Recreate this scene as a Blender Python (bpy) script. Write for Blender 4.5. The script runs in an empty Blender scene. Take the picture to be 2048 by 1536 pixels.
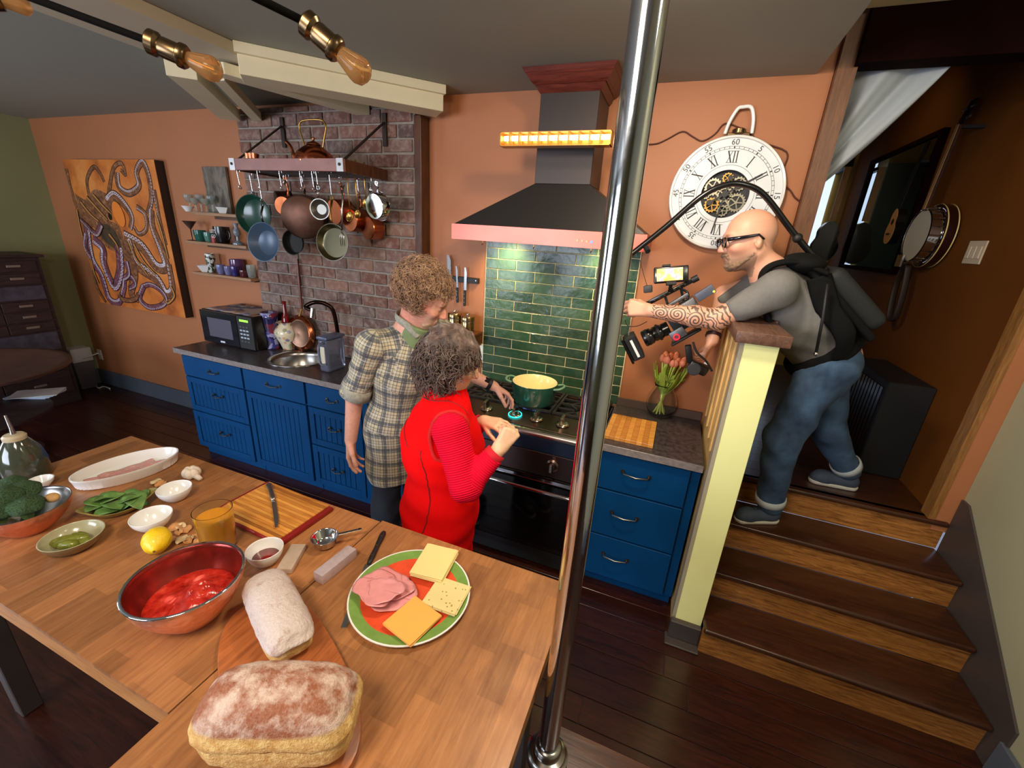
import bpy, bmesh, math, random
import numpy as np
from mathutils import Vector, Matrix, Euler
random.seed(7); RNG = np.random.RandomState(7)
C = bpy.data.collections.new('kitchen'); bpy.context.scene.collection.children.link(C)
sc = bpy.context.scene
# ---------------------------------------------------------------- camera
F = 836.414; H = 1.885
RC = np.array([[0.92827294, 0.36694579, 0.06049902], [0.17644256, -0.29133791, -0.94020755], [-0.32737954, 0.88344384, -0.33518596]])
cam = bpy.data.objects.new('camera', bpy.data.cameras.new('camera')); sc.collection.objects.link(cam)
cam.data.sensor_width = 36; cam.data.lens = F / 2048 * 36; cam.data.clip_start = 0.02
cam.matrix_world = Matrix(((RC[0][0], -RC[1][0], -RC[2][0], 0), (RC[0][1], -RC[1][1], -RC[2][1], 0), (RC[0][2], -RC[1][2], -RC[2][2], H), (0, 0, 0, 1)))
sc.camera = cam
sc.view_settings.view_transform = 'Standard'; sc.view_settings.look = 'None'
sc.view_settings.gamma = 1; sc.view_settings.use_curve_mapping = False
sc.view_settings.exposure = EXPO = 0.28
# ---------------------------------------------------------------- world and lights
w = bpy.data.worlds.new('world'); sc.world = w; w.use_nodes = True
w.node_tree.nodes['Background'].inputs[0].default_value = (0.55, 0.65, 0.9, 1)
w.node_tree.nodes['Background'].inputs[1].default_value = 0.35
def area(name, loc, target, size, power, col, sy=None, spread=180):
    l = bpy.data.lights.new(name, 'AREA'); l.energy = power; l.color = col; l.size = size
    if sy: l.shape = 'RECTANGLE'; l.size_y = sy
    l.spread = math.radians(spread)
    o = bpy.data.objects.new(name, l); C.objects.link(o); o.location = loc
    o.rotation_euler = (Vector(target) - Vector(loc)).to_track_quat('-Z', 'Y').to_euler(); return o
def spot(name, loc, target, power, col, ang=90, blend=0.8, r=0.03):
    l = bpy.data.lights.new(name, 'SPOT'); l.energy = power; l.color = col; l.spot_size = math.radians(ang); l.spot_blend = blend; l.shadow_soft_size = r
    o = bpy.data.objects.new(name, l); C.objects.link(o); o.location = loc
    o.rotation_euler = (Vector(target) - Vector(loc)).to_track_quat('-Z', 'Y').to_euler(); return o
def point(name, loc, power, col, r=0.05):
    l = bpy.data.lights.new(name, 'POINT'); l.energy = power; l.color = col; l.shadow_soft_size = r
    o = bpy.data.objects.new(name, l); C.objects.link(o); o.location = loc; return o
area('light_daylight_front_window', (-2.6, -2.75, 1.55), (-2.2, 2.0, 1.1), 2.2, 88, (0.82, 0.88, 1.0), 1.5)
area('light_daylight_left_window', (-5.85, -0.9, 1.6), (-2.0, 1.2, 1.0), 1.6, 80, (0.80, 0.87, 1.0), 1.4)
area('light_ceiling_fixture', (-0.55, -0.35, 2.58), (-0.7, 1.3, 0.8), 0.55, 34, (1.0, 0.82, 0.62), 0.55)
area('light_ceiling_downlight', (-0.15, 1.35, 2.62), (-0.1, 1.9, 0.8), 0.16, 17, (1.0, 0.85, 0.64), 0.16)
spot('light_hood_left', (-1.0, 2.40, 1.86), (-1.0, 2.54, 1.62), 20, (1.0, 0.80, 0.34), 120, 1.0)
spot('light_hood_right', (-0.42, 2.40, 1.86), (-0.42, 2.54, 1.62), 16, (1.0, 0.80, 0.34), 120, 1.0)
area('light_stair_daylight', (0.95, 0.55, 2.80), (0.75, 2.2, 0.9), 0.5, 15, (1.0, 0.93, 0.74), 0.5)
spot('light_hall_picture_lamp', (0.75, 3.9, 3.1), (1.42, 4.4, 2.3), 5, (1.0, 0.80, 0.45), 110, 1.0)
# ---------------------------------------------------------------- projection of photo pixels onto known planes
def ray(x, y): return RC.T @ np.array([(x - 1024) / F, (y - 768) / F, 1.])
def P(x, y, X=None, Y=None, Z=None):
    d = ray(x, y)
    t = (Z - H) / d[2] if Z is not None else X / d[0] if X is not None else Y / d[1]
    q = d * t; return Vector((q[0], q[1], q[2] + H))
# ---------------------------------------------------------------- materials
def s2l(c): return tuple(((v / 255) / 12.92 if v / 255 <= 0.04045 else ((v / 255 + 0.055) / 1.055) ** 2.4) for v in c)
MATS = {}
class NT:
    def __init__(s, name):
        m = bpy.data.materials.new(name); m.use_nodes = True; s.m = m; s.t = m.node_tree; s.b = s.t.nodes['Principled BSDF']
    def n(s, typ, **kw):
        nd = s.t.nodes.new('ShaderNode' + typ)
        for k, v in kw.items():
            if k.startswith('i_'):
                key = k[2:]; key = int(key) if key.isdigit() else key.replace('_', ' ')
                nd.inputs[key].default_value = v
            else: setattr(nd, k, v)
        return nd
    def l(s, a, b): s.t.links.new(a, b)
    def ramp(s, fac, stops, interp='LINEAR'):
        r = s.n('ValToRGB'); r.color_ramp.interpolation = interp
        e = r.color_ramp.elements
        while len(e) < len(stops): e.new(0.5)
        for i, (p, c) in enumerate(stops): e[i].position = p; e[i].color = (*c, 1) if len(c) == 3 else c
        s.l(fac, r.inputs[0]); return r.outputs[0]
    def mix(s, fac, a, b, mode='MIX'):
        m = s.n('MixRGB', blend_type=mode)
        for i, v in ((0, fac), (1, a), (2, b)):
            if isinstance(v, (int, float)): m.inputs[i].default_value = v
            elif isinstance(v, tuple): m.inputs[i].default_value = (*v, 1) if len(v) == 3 else v
            else: s.l(v, m.inputs[i])
        return m.outputs[0]
    def math(s, op, a, b=None, c=None):
        m = s.n('Math', operation=op)
        for i, v in enumerate((a, b, c)):
            if v is None: continue
            if isinstance(v, (int, float)): m.inputs[i].default_value = v
            else: s.l(v, m.inputs[i])
        return m.outputs[0]
    def coord(s, kind='Object', scale=(1, 1, 1), rot=(0, 0, 0)):
        tc = s.n('TexCoord'); mp = s.n('Mapping'); mp.inputs['Scale'].default_value = scale; mp.inputs['Rotation'].default_value = rot
        s.l(tc.outputs[kind], mp.inputs[0]); return mp.outputs[0]
    def pos(s, scale=(1, 1, 1), rot=(0, 0, 0)):
        g = s.n('NewGeometry'); mp = s.n('Mapping'); mp.inputs['Scale'].default_value = scale; mp.inputs['Rotation'].default_value = rot
        s.l(g.outputs['Position'], mp.inputs[0]); return mp.outputs[0]
    def noise(s, vec, scale, detail=3, rough=0.55, dist=0.0):
        n = s.n('TexNoise'); n.inputs['Scale'].default_value = scale; n.inputs['Detail'].default_value = detail
        n.inputs['Roughness'].default_value = rough; n.inputs['Distortion'].default_value = dist; s.l(vec, n.inputs['Vector']); return n.outputs[0]
    def bump(s, h, strength=0.3, dist=0.01):
        b = s.n('Bump'); b.inputs['Strength'].default_value = strength; b.inputs['Distance'].default_value = dist
        s.l(h, b.inputs['Height']); s.l(b.outputs[0], s.b.inputs['Normal'])
    def set(s, **kw):
        for k, v in kw.items():
            i = s.b.inputs[k.replace('_', ' ')]
            if isinstance(v, (int, float)): i.default_value = v
            elif isinstance(v, tuple): i.default_value = (*v, 1) if len(v) == 3 and i.type == 'RGBA' else v
            else: s.l(v, i)
        return s
def mat(name, rgb, rough=0.5, metal=0.0, var=0.0, vscale=8, bump=0.0, bscale=60, emit=0, coat=0.0, trans=0.0, ior=1.45, spec=None, sheen=0.0, alpha=1.0, sss=0.0, rand=0.0):
    if name in MATS: return MATS[name]
    t = NT(name); c = s2l(rgb); col = c
    if var or bump: v = t.pos()
    if var:
        n = t.noise(v, vscale, 4)
        lo = tuple(x * (1 - var) for x in c); hi = tuple(min(1, x * (1 + var)) for x in c)
        col = t.ramp(n, [(0.3, lo), (0.7, hi)])
    if rand:
        oi = t.n('ObjectInfo'); f = t.math('MULTIPLY_ADD', oi.outputs['Random'], 2 * rand, 1 - rand)
        hsv = t.n('HueSaturation'); t.l(f, hsv.inputs['Value'])
        if isinstance(col, tuple): hsv.inputs['Color'].default_value = (*col, 1)
        else: t.l(col, hsv.inputs['Color'])
        col = hsv.outputs[0]
    t.set(Base_Color=col, Roughness=rough, Metallic=metal)
    if bump: t.bump(t.noise(v, bscale, 3), bump, 0.004)
    if emit: t.set(Emission_Color=c, Emission_Strength=emit)
    if coat: t.set(Coat_Weight=coat, Coat_Roughness=0.08)
    if trans: t.set(Transmission_Weight=trans, IOR=ior)
    if spec is not None: t.set(Specular_IOR_Level=spec)
    if sheen: t.set(Sheen_Weight=sheen)
    if sss: t.set(Subsurface_Weight=sss, Subsurface_Radius=(0.012, 0.005, 0.003))
    if alpha < 1: t.set(Alpha=alpha)
    MATS[name] = t.m; return t.m
def wood(name, dark, light, axis=0, scale=1.0, rough=0.4, rand=0.12, ring=7, coat=0.0, bump=0.08, contrast=(0.3, 0.72)):
    if name in MATS: return MATS[name]
    t = NT(name); sc3 = [9, 9, 9]; sc3[axis] = 0.9
    oi = t.n('ObjectInfo')
    g = t.n('NewGeometry'); ad = t.n('VectorMath', operation='ADD'); t.l(g.outputs['Position'], ad.inputs[0])
    cx = t.n('CombineXYZ'); r9 = t.math('MULTIPLY', oi.outputs['Random'], 37.0); t.l(r9, cx.inputs[0]); t.l(r9, cx.inputs[1]); t.l(cx.outputs[0], ad.inputs[1])
    mp = t.n('Mapping'); mp.inputs['Scale'].default_value = tuple(v * scale for v in sc3); t.l(ad.outputs[0], mp.inputs[0])
    n1 = t.noise(mp.outputs[0], ring, 5, 0.6, 1.2)
    c = t.ramp(n1, [(contrast[0], s2l(dark)), (contrast[1], s2l(light))])
    f = t.math('MULTIPLY_ADD', oi.outputs['Random'], 2 * rand, 1 - rand)
    hsv = t.n('HueSaturation'); t.l(f, hsv.inputs['Value']); t.l(c, hsv.inputs['Color'])
    t.set(Base_Color=hsv.outputs[0], Roughness=rough)
    if coat: t.set(Coat_Weight=coat, Coat_Roughness=0.15)
    if bump: t.bump(n1, bump, 0.003)
    MATS[name] = t.m; return t.m
# ---------------------------------------------------------------- objects
def link(o, parent=None, kind=None, label=None, cat=None, group=None):
    C.objects.link(o)
    if parent is not None: o.parent = parent
    if kind: o['kind'] = kind
    if label: o['label'] = label
    if cat: o['category'] = cat
    if group: o['group'] = group
    return o
def thing(name, label, cat, loc=(0, 0, 0), group=None, kind=None, rz=0.0):
    o = bpy.data.objects.new(name, None); o.empty_display_size = 0.05; o.location = Vector(loc)
    o.rotation_euler = (0, 0, rz); return link(o, None, kind, label, cat, group)
def root_loc(p):
    while p is not None and p.parent is not None: p = p.parent
    return (p.location.copy() if p is not None else Vector((0, 0, 0))), (p.rotation_euler.z if p is not None else 0)
def frame_of(z, xh=None):
    z = Vector(z).normalized(); a = Vector(xh) if xh is not None else (Vector((1, 0, 0)) if abs(z.x) < 0.9 else Vector((0, 1, 0)))
    x = (a - z * a.dot(z)).normalized(); return x, z.cross(x), z
class MB:
    def __init__(s): s.v = []; s.f = []; s.m = []; s.cm = 0; s.M = None
    def add(s, vs, fs):
        b = len(s.v)
        if s.M is not None: vs = [s.M @ Vector(v) for v in vs]
        s.v += [tuple(v) for v in vs]; s.f += [tuple(i + b for i in f) for f in fs]; s.m += [s.cm] * len(fs); return s
    def box(s, x0, x1, y0, y1, z0, z1):
        return s.add([(x0, y0, z0), (x1, y0, z0), (x1, y1, z0), (x0, y1, z0), (x0, y0, z1), (x1, y0, z1), (x1, y1, z1), (x0, y1, z1)],
                     [(3, 2, 1, 0), (4, 5, 6, 7), (0, 1, 5, 4), (1, 2, 6, 5), (2, 3, 7, 6), (3, 0, 4, 7)])
    def obox(s, c, x, y, z, hx, hy, hz):
        c, x, y, z = Vector(c), Vector(x), Vector(y), Vector(z)
        vs = [c + x * (i * hx) + y * (j * hy) + z * (k * hz) for k in (-1, 1) for j in (-1, 1) for i in (-1, 1)]
        return s.add(vs, [(0, 2, 3, 1), (4, 5, 7, 6), (0, 1, 5, 4), (1, 3, 7, 5), (3, 2, 6, 7), (2, 0, 4, 6)])
    def bar(s, a, b, wx, wy, xh=None):
        a, b = Vector(a), Vector(b); x, y, z = frame_of(b - a, xh); return s.obox((a + b) / 2, x, y, z, wx / 2, wy / 2, (b - a).length / 2)
    def lathe(s, prof, c=(0, 0, 0), n=24, axis=(0, 0, 1), cap=True, sq=1.0, xh=None):
        x, y, z = frame_of(axis, xh); c = Vector(c); vs = []
        for (r, h) in prof:
            for k in range(n):
                a = 2 * math.pi * k / n; vs.append(c + x * (r * math.cos(a)) + y * (r * sq * math.sin(a)) + z * h)
        fs = []
        for i in range(len(prof) - 1):
            for k in range(n):
                k2 = (k + 1) % n; fs.append((i * n + k, i * n + k2, (i + 1) * n + k2, (i + 1) * n + k))
        if cap: fs.append(tuple(range(n - 1, -1, -1))); fs.append(tuple((len(prof) - 1) * n + k for k in range(n)))
        return s.add(vs, fs)
    def cyl(s, a, b, r, r2=None, n=16):
        a, b = Vector(a), Vector(b); L = (b - a).length; return s.lathe([(r, 0), (r if r2 is None else r2, L)], a, n, b - a)
    def tube(s, pts, r, n=8, closed=False, flat=1.0, up=None):
        pts = [Vector(p) for p in pts]; m = len(pts); rr = r if isinstance(r, (list, tuple)) else [r] * m
        vs = []; px_ = None
        for i, p in enumerate(pts):
            if closed: t = pts[(i + 1) % m] - pts[i - 1]
            else: t = pts[min(i + 1, m - 1)] - pts[max(i - 1, 0)]
            x, y, z = frame_of(t, up if up is not None else px_); px_ = x if up is None else None
            for k in range(n):
                a = 2 * math.pi * k / n; vs.append(p + x * (rr[i] * math.cos(a)) + y * (rr[i] * flat * math.sin(a)))
        fs = []
        for i in range(m if closed else m - 1):
            j = (i + 1) % m
            for k in range(n): k2 = (k + 1) % n; fs.append((i * n + k, i * n + k2, j * n + k2, j * n + k))
        if not closed: fs.append(tuple(range(n - 1, -1, -1))); fs.append(tuple((m - 1) * n + k for k in range(n)))
        return s.add(vs, fs)
    def prism(s, pts, ext):
        e = Vector(ext); n = len(pts); vs = [Vector(p) for p in pts] + [Vector(p) + e for p in pts]
        fs = [tuple(range(n - 1, -1, -1)), tuple(range(n, 2 * n))] + [(i, (i + 1) % n, n + (i + 1) % n, n + i) for i in range(n)]
        return s.add(vs, fs)
    def sph(s, c, r, n=14, m=8, sx=1, sy=1, sz=1):
        c = Vector(c); prof = []; vs = []
        for i in range(1, m):
            t = math.pi * i / m
            for k in range(n): a = 2 * math.pi * k / n; vs.append(c + Vector((r * sx * math.sin(t) * math.cos(a), r * sy * math.sin(t) * math.sin(a), -r * sz * math.cos(t))))
        vs += [c + Vector((0, 0, -r * sz)), c + Vector((0, 0, r * sz))]; q = len(vs) - 2
        fs = [(i * n + k, i * n + (k + 1) % n, (i + 1) * n + (k + 1) % n, (i + 1) * n + k) for i in range(m - 2) for k in range(n)]
        fs += [(q, (k + 1) % n, k) for k in range(n)] + [(q + 1, (m - 2) * n + k, (m - 2) * n + (k + 1) % n) for k in range(n)]
        return s.add(vs, fs)
    def text(s, txt, c, x, y, size, thick=0.001, font=None):
        cu = bpy.data.curves.new('t', 'FONT'); cu.body = txt; cu.size = size; cu.align_x = 'CENTER'; cu.align_y = 'CENTER'; cu.extrude = thick / 2; cu.resolution_u = 3
        o = bpy.data.objects.new('t', cu); C.objects.link(o); dg = bpy.context.evaluated_depsgraph_get(); dg.update()
        me = o.evaluated_get(dg).to_mesh(); x, y = Vector(x).normalized(), Vector(y).normalized(); z = x.cross(y); c = Vector(c)
        s.add([c + x * v.co.x + y * v.co.y + z * v.co.z for v in me.vertices], [tuple(p.vertices) for p in me.polygons])
        o.evaluated_get(dg).to_mesh_clear(); bpy.data.objects.remove(o); bpy.data.curves.remove(cu); return s
    def build(s, name, m, parent=None, smooth=False, bevel=0, seg=1, kind=None, label=None, cat=None, group=None, subsurf=0, world=True, solid=0):
        vs = s.v
        if parent is not None and world:
            L, rz = root_loc(parent); Rz = Matrix.Rotation(-rz, 3, 'Z'); vs = [tuple(Rz @ (Vector(v) - L)) for v in vs]
        me = bpy.data.meshes.new(name); me.from_pydata(vs, [], s.f); me.validate()
        mats = m if isinstance(m, (list, tuple)) else [m]
        for q in mats: me.materials.append(q)
        if len(mats) > 1:
            for p, k in zip(me.polygons, s.m): p.material_index = k
        if bevel:
            bm = bmesh.new(); bm.from_mesh(me)
            es = [e for e in bm.edges if len(e.link_faces) == 2 and e.calc_face_angle(0) > 0.6]
            bmesh.ops.bevel(bm, geom=es, offset=bevel, segments=seg, affect='EDGES', clamp_overlap=True, profile=0.5); bm.to_mesh(me); bm.free()
        if smooth is True: me.polygons.foreach_set('use_smooth', [True] * len(me.polygons))
        o = bpy.data.objects.new(name, me); link(o, parent, kind, label, cat, group)
        if smooth == 'auto' or (bevel and seg > 1): autosmooth(me)
        if subsurf: md = o.modifiers.new('sub', 'SUBSURF'); md.levels = md.render_levels = subsurf; me.polygons.foreach_set('use_smooth', [True] * len(me.polygons))
        if solid: md = o.modifiers.new('sol', 'SOLIDIFY'); md.thickness = solid
        return o
def autosmooth(me, ang=0.7):
    me.polygons.foreach_set('use_smooth', [True] * len(me.polygons))
    bm = bmesh.new(); bm.from_mesh(me)
    for e in bm.edges:
        if len(e.link_faces) == 2 and e.calc_face_angle(0) > ang: e.smooth = False
    bm.to_mesh(me); bm.free()
def copytree(o, loc=None, label=None, parent=None, rz=None):
    c = o.copy(); C.objects.link(c)
    if parent is not None: c.parent = parent
    if loc is not None: c.location = loc
    if rz is not None: c.rotation_euler.z = rz
    if label: c['label'] = label
    for ch in list(o.children): copytree(ch, None, None, c)
    return c
def spline(pts, n=8):
    pts = [Vector(p) for p in pts]; out = []
    for i in range(len(pts) - 1):
        p0 = pts[max(i - 1, 0)]; p1 = pts[i]; p2 = pts[i + 1]; p3 = pts[min(i + 2, len(pts) - 1)]
        for k in range(n):
            t = k / n; out.append(0.5 * ((2 * p1) + (p2 - p0) * t + (2 * p0 - 5 * p1 + 4 * p2 - p3) * t * t + (3 * p1 - p0 - 3 * p2 + p3) * t ** 3))
    out.append(pts[-1]); return out
YB = 2.545; YC = 1.95; ZC = 2.64; XL = -5.98; ZT = 0.92
UP = Vector((0, 0, 1))
# ================================================================ SETTING
m_orange = mat('orange_wall_paint', (172, 108, 68), 0.55, var=0.06, vscale=1.5, bump=0.12, bscale=220)
m_green = mat('sage_green_wall_paint', (146, 148, 104), 0.6, var=0.05, vscale=1.5, bump=0.1, bscale=200)
m_ceil = mat('taupe_ceiling_paint', (150, 150, 138), 0.8, bump=0.1, bscale=250)
m_cream = mat('cream_beam_paint', (222, 210, 176), 0.5, var=0.03)
m_hall = mat('ochre_hall_paint', (104, 58, 16), 0.7, spec=0.15, var=0.1, vscale=2, bump=0.1, bscale=150)
m_grey_trim = mat('slate_grey_trim_paint', (84, 92, 104), 0.45, var=0.06)
m_darktrim = mat('charcoal_trim_paint', (70, 62, 60), 0.4, var=0.08)
m_yellow = mat('pale_yellow_newel_paint', (252, 252, 176), 0.5, var=0.03, vscale=3)
m_panelcream = mat('warm_cream_half_wall_paint', (214, 176, 112), 0.5, var=0.08, vscale=5)
m_walnut = wood('dark_walnut_stain', (58, 30, 14), (96, 54, 26), 2, 1.0, 0.35)
m_header = mat('near_black_brown_beam', (24, 7, 4), 0.9, spec=0.04, var=0.3, vscale=6)
m_post = wood('brown_post_wood', (88, 52, 30), (128, 82, 50), 2, 1.2, 0.45)
m_floor = wood('dark_brown_floor_boards', (34, 13, 9), (64, 28, 18), 0, 0.8, 0.28, rand=0.25, coat=0.25)
m_tread = wood('stained_stair_tread', (46, 22, 12), (78, 42, 22), 0, 0.8, 0.3, rand=0.1, coat=0.3)
m_riser = wood('golden_oak_riser', (104, 60, 24), (190, 128, 64), 0, 1.0, 0.32, rand=0.1, ring=9, coat=0.3)
# floor: slab and boards
fl = MB().box(-6.2, 1.62, -3.0, 2.75, -0.12, -0.006).build('floor', m_darktrim, kind='structure', label='dark brown stained timber board floor')
proto = None; k = 0; y = 0.62
while y < 2.5:
    x = -6.15 - random.random() * 0.9
    while x < 1.6:
        L = random.uniform(1.1, 1.7); x1 = min(x + L, 1.6); x0 = max(x, -5.97)
        if x1 - x0 > 0.1:
            MB().box(x0 + 0.0012, x1 - 0.0012, y + 0.0012, y + 0.118, -0.006, 0.0 + random.uniform(-0.0006, 0.0004)).build('floor_board', m_floor, fl, bevel=0.0012)
        x += L
    y += 0.12
MB().box(-5.98, 1.6, -2.9, 0.619, -0.006, -0.0003).build('floor_board', m_floor, fl, label='dark floor beneath the worktables and behind the camera', kind='stuff')
# back wall in stretches, left wall, far walls
wb = MB(); wb.box(XL - 0.1, 0.47, YB, YB + 0.12, 0, 3.3)
wb.build('wall_back', m_orange, kind='structure', label='burnt orange painted kitchen wall')
MB().box(XL - 0.12, XL, -3.0, YB, 0, ZC).build('wall_left', m_green, kind='structure', label='sage green wall at far left')
wf = MB(); wf.box(XL - 0.12, -3.75, -3.0, -2.88, 0, ZC); wf.box(-1.45, 1.62, -3.0, -2.88, 0, 2.95); wf.box(-3.75, -1.45, -3.0, -2.88, 0, 0.75); wf.box(-3.75, -1.45, -3.0, -2.88, 2.35, ZC)
wf.build('wall_front', m_green, kind='structure')
wn = MB(); wn.box(-3.75, -1.45, -2.98, -2.975, 0.75, 2.35)
wino = wn.build('window_1', mat('daylit_window_pane', (206, 222, 255), 0.2, emit=2.2), kind='structure')
fr = MB()
for xx in (-3.75, -3.02, -2.25, -1.5): fr.box(xx, xx + 0.05, -2.96, -2.86, 0.75, 2.35)
for zz in (0.75, 1.5, 2.3): fr.box(-3.75, -1.45, -2.955, -2.865, zz, zz + 0.05)
fr.build('window_frame', m_cream, wino)
# ceiling with edge over the stairwell, upper ceiling
MB().box(XL - 0.12, 0.404, -3.0, YB, ZC, ZC + 0.25).build('ceiling', m_ceil, kind='structure', label='taupe painted plaster ceiling')
zup = P(1760, 14, Y=2.45).z
MB().box(0.404, 1.62, -3.0, 2.45, zup, zup + 0.05).build('ceiling_stairwell', m_cream, kind='structure', label='pale ceiling above the stairwell')
MB().box(0.53, 1.62, 2.45, 2.56, 2.645, zup + 0.3).build('trim_1', m_header, kind='structure', label='near-black timber header over the hall opening')
# post beside the opening
MB().box(0.472, 0.545, 2.50, YB + 0.06, 0.66, zup + 0.2).build('trim_2', m_post, kind='structure', label='weathered brown timber post at the hall opening')
# right stair wall with orange jamb and timber trim
XR = 1.485
MB().box(XR, XR + 0.12, -3.0, 2.455, 0, 3.0).build('wall_right', mat('grey_green_wall_paint', (168, 164, 134), 0.6, var=0.04, vscale=2, bump=0.1, bscale=200), kind='structure', label='grey-green wall on the right of the stairs')
MB().box(1.415, XR + 0.12, 2.457, 2.52, 0.6, 2.645).build('wall_jamb', m_orange, kind='structure', label='narrow orange wall return beside the stair landing')
MB().box(1.385, 1.413, 2.452, 2.525, 0.66, 2.645).build('trim_3', wood('amber_jamb_wood', (120, 78, 36), (168, 116, 62), 2, 1.2, 0.4), kind='structure', label='narrow honey timber trim at the landing corner')
# hall beyond
XH = 1.42; YF = 5.5
MB().box(XH, XH + 0.1, 2.522, YF, 0.6, 3.4).build('wall_hall_right', m_hall, kind='structure', label='ochre brown hall wall with instruments')
MB().box(-0.2, XH + 0.1, YF, YF + 0.1, 0.6, 3.4).build('wall_hall_far', mat('hall_far_wall_paint', (190, 150, 70), 0.6, var=0.05), kind='structure')
MB().box(-0.3, -0.2, 2.67, YF, 0.6, 3.4).build('wall_hall_left', m_hall, kind='structure')
MB().box(-0.3, XH + 0.1, 2.57, YF + 0.1, 3.4, 3.45).build('ceiling_hall', m_hall, kind='structure')
lf = MB().box(0.475, XH, 2.48, YF, 0.52, 0.655).build('floor_landing', m_darktrim, kind='structure', label='dark red-brown landing floor')
y = 2.47
while y < 4.0:
    MB().box(0.47, XH, y + 0.001, y + 0.11, 0.655, 0.66).build('floor_board', m_tread, lf); y += 0.112
dd = MB().box(0.72, 1.135, YF - 0.04, YF - 0.002, 0.66, 2.75)
dd.build('door_1', mat('dark_green_door', (20, 44, 38), 0.35), kind='structure', label='dark green hall door seen in the mirror')
MB().sph((0.80, YF - 0.07, 1.95), 0.03).build('door_handle', mat('brass', (190, 150, 80), 0.3, 1.0), bpy.data.objects['door_1'])
# window strip at hall end
a = P(1646, 380, Y=YF - 0.03); b = P(1662, 380, Y=YF - 0.03)
MB().box(a.x - 0.005, b.x, YF - 0.03, YF - 0.001, 1.3, 2.75).build('window_2', mat('hall_window_glow', (205, 225, 255), 0.3, emit=1.1), kind='structure', label='bright strip of window at the end of the hall')
# beams on the ceiling
def beam(name, a, b, wd, z0, z1, m, label, lip=0.0):
    a = Vector((a[0], a[1], 0)); b = Vector((b[0], b[1], 0)); d = (b - a).normalized(); n = Vector((d.y, -d.x, 0))
    q = MB(); c = (a + b) / 2 - n * wd / 2
    q.obox(c + UP * (z0 + z1) / 2, d, n, UP, (b - a).length / 2, wd / 2, (z1 - z0) / 2)
    if lip: q.obox(c + UP * (z1 - 0.022), d, n, UP, (b - a).length / 2 + lip * 0.4, wd / 2 + lip, 0.022)
    return q.build(name, m, kind='structure', label=label, bevel=0.002)
beam('trim_4', (-2.075, 1.68), (-1.40, 2.385), 0.16, ZC - 0.125, ZC - 0.001, m_cream, 'cream boxed beam running diagonally to the orange wall', 0.022)
beam('trim_5', (-2.08, -2.85), (-2.08, 1.86), 0.42, ZC - 0.05, ZC - 0.001, mat('cream_grey_beam_paint', (196, 184, 160), 0.6), 'wide flat cream beam crossing the ceiling towards the chimney')
beam('trim_6', (-2.42, 1.72), (-3.06, 2.44), 0.13, ZC - 0.12, ZC - 0.051, m_cream, 'narrow cream rafter left of the chimney')
q = MB(); q.prism([(-2.30, 1.70, ZC - 0.062), (-2.20, 1.70, ZC - 0.062), (-1.95, 2.44, ZC - 0.062), (-2.05, 2.44, ZC - 0.062)], (0, 0, -0.05))
q.prism([(-2.35, 1.75, ZC - 0.07), (-2.27, 1.75, ZC - 0.07), (-2.86, 2.44, ZC - 0.07), (-2.95, 2.44, ZC - 0.07)], (0, 0, -0.05))
q.build('trim_7', m_cream, kind='structure', label='cream crossed braces above the brick chimney', bevel=0.002)
# brick chimney
m_mortar = mat('grey_beige_mortar', (142, 132, 122), 0.9, var=0.15, vscale=20, bump=0.5, bscale=150)
def brickmat():
    t = NT('old_soft_red_brick'); oi = t.n('ObjectInfo')
    base = t.ramp(oi.outputs['Random'], [(0, s2l((96, 62, 54))), (0.2, s2l((126, 84, 70))), (0.4, s2l((112, 88, 82))), (0.6, s2l((136, 100, 84))), (0.8, s2l((86, 66, 64))), (1, s2l((124, 106, 98)))])
    n = t.noise(t.pos(), 22, 5, 0.65); dust = t.ramp(n, [(0.45, (0, 0, 0)), (0.75, (0.55, 0.55, 0.55))])
    t.set(Base_Color=t.mix(dust, base, s2l((176, 160, 148))), Roughness=0.9); t.bump(t.noise(t.pos(), 90, 4), 0.6, 0.006); return t.m
m_brick = brickmat()
BX0, BX1, BY = -3.12, -1.64, 2.45
ch = MB().box(BX0, BX1, BY + 0.012, YB + 0.01, 0.0, 2.60).build('wall_chimney', m_mortar, kind='structure', label='old red brick chimney breast with pale mortar')
bh, bw, g = 0.070, 0.215, 0.012; z = 0.93; r = 0; nb = 0
while z < 2.59:
    off = (r % 2) * (bw + g) / 2; x = BX0 - off
    while x < BX1:
        x0 = max(x, BX0); x1 = min(x + bw, BX1)
        if x1 - x0 > 0.03 and nb < 298:
            j = random.uniform(-0.003, 0.004)
            MB().box(x0 + random.uniform(0, .003), x1 - random.uniform(0, .003), BY + j, BY + 0.03, z + random.uniform(-.002, .002), min(z + bh, 2.598) + random.uniform(-.002, .002)).build('brick', m_brick, ch, bevel=0.004); nb += 1
        x += bw + g
    z += bh + g; r += 1
MB().box(BX1 + 0.001, BX1 + 0.05, BY - 0.005, YB, ZT, 2.52).build('trim_8', m_walnut, kind='structure', label='dark walnut upright board along the chimney edge', bevel=0.003)
# baseboards
MB().box(-5.98, -3.50, YB - 0.018, YB - 0.001, 0, 0.17).build('baseboard_back', m_grey_trim, kind='structure', label='blue-grey baseboard under the orange wall', bevel=0.003)
MB().box(XL + 0.001, XL + 0.018, -2.8, YB - 0.02, 0, 0.17).build('baseboard_left', m_grey_trim, kind='structure', bevel=0.003)
MB().box(XR - 0.02, XR - 0.001, 0.2, 1.72, 0.0, 0.16).build('baseboard_right', m_grey_trim, kind='structure', label='slate baseboard at lower right', bevel=0.003)
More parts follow.
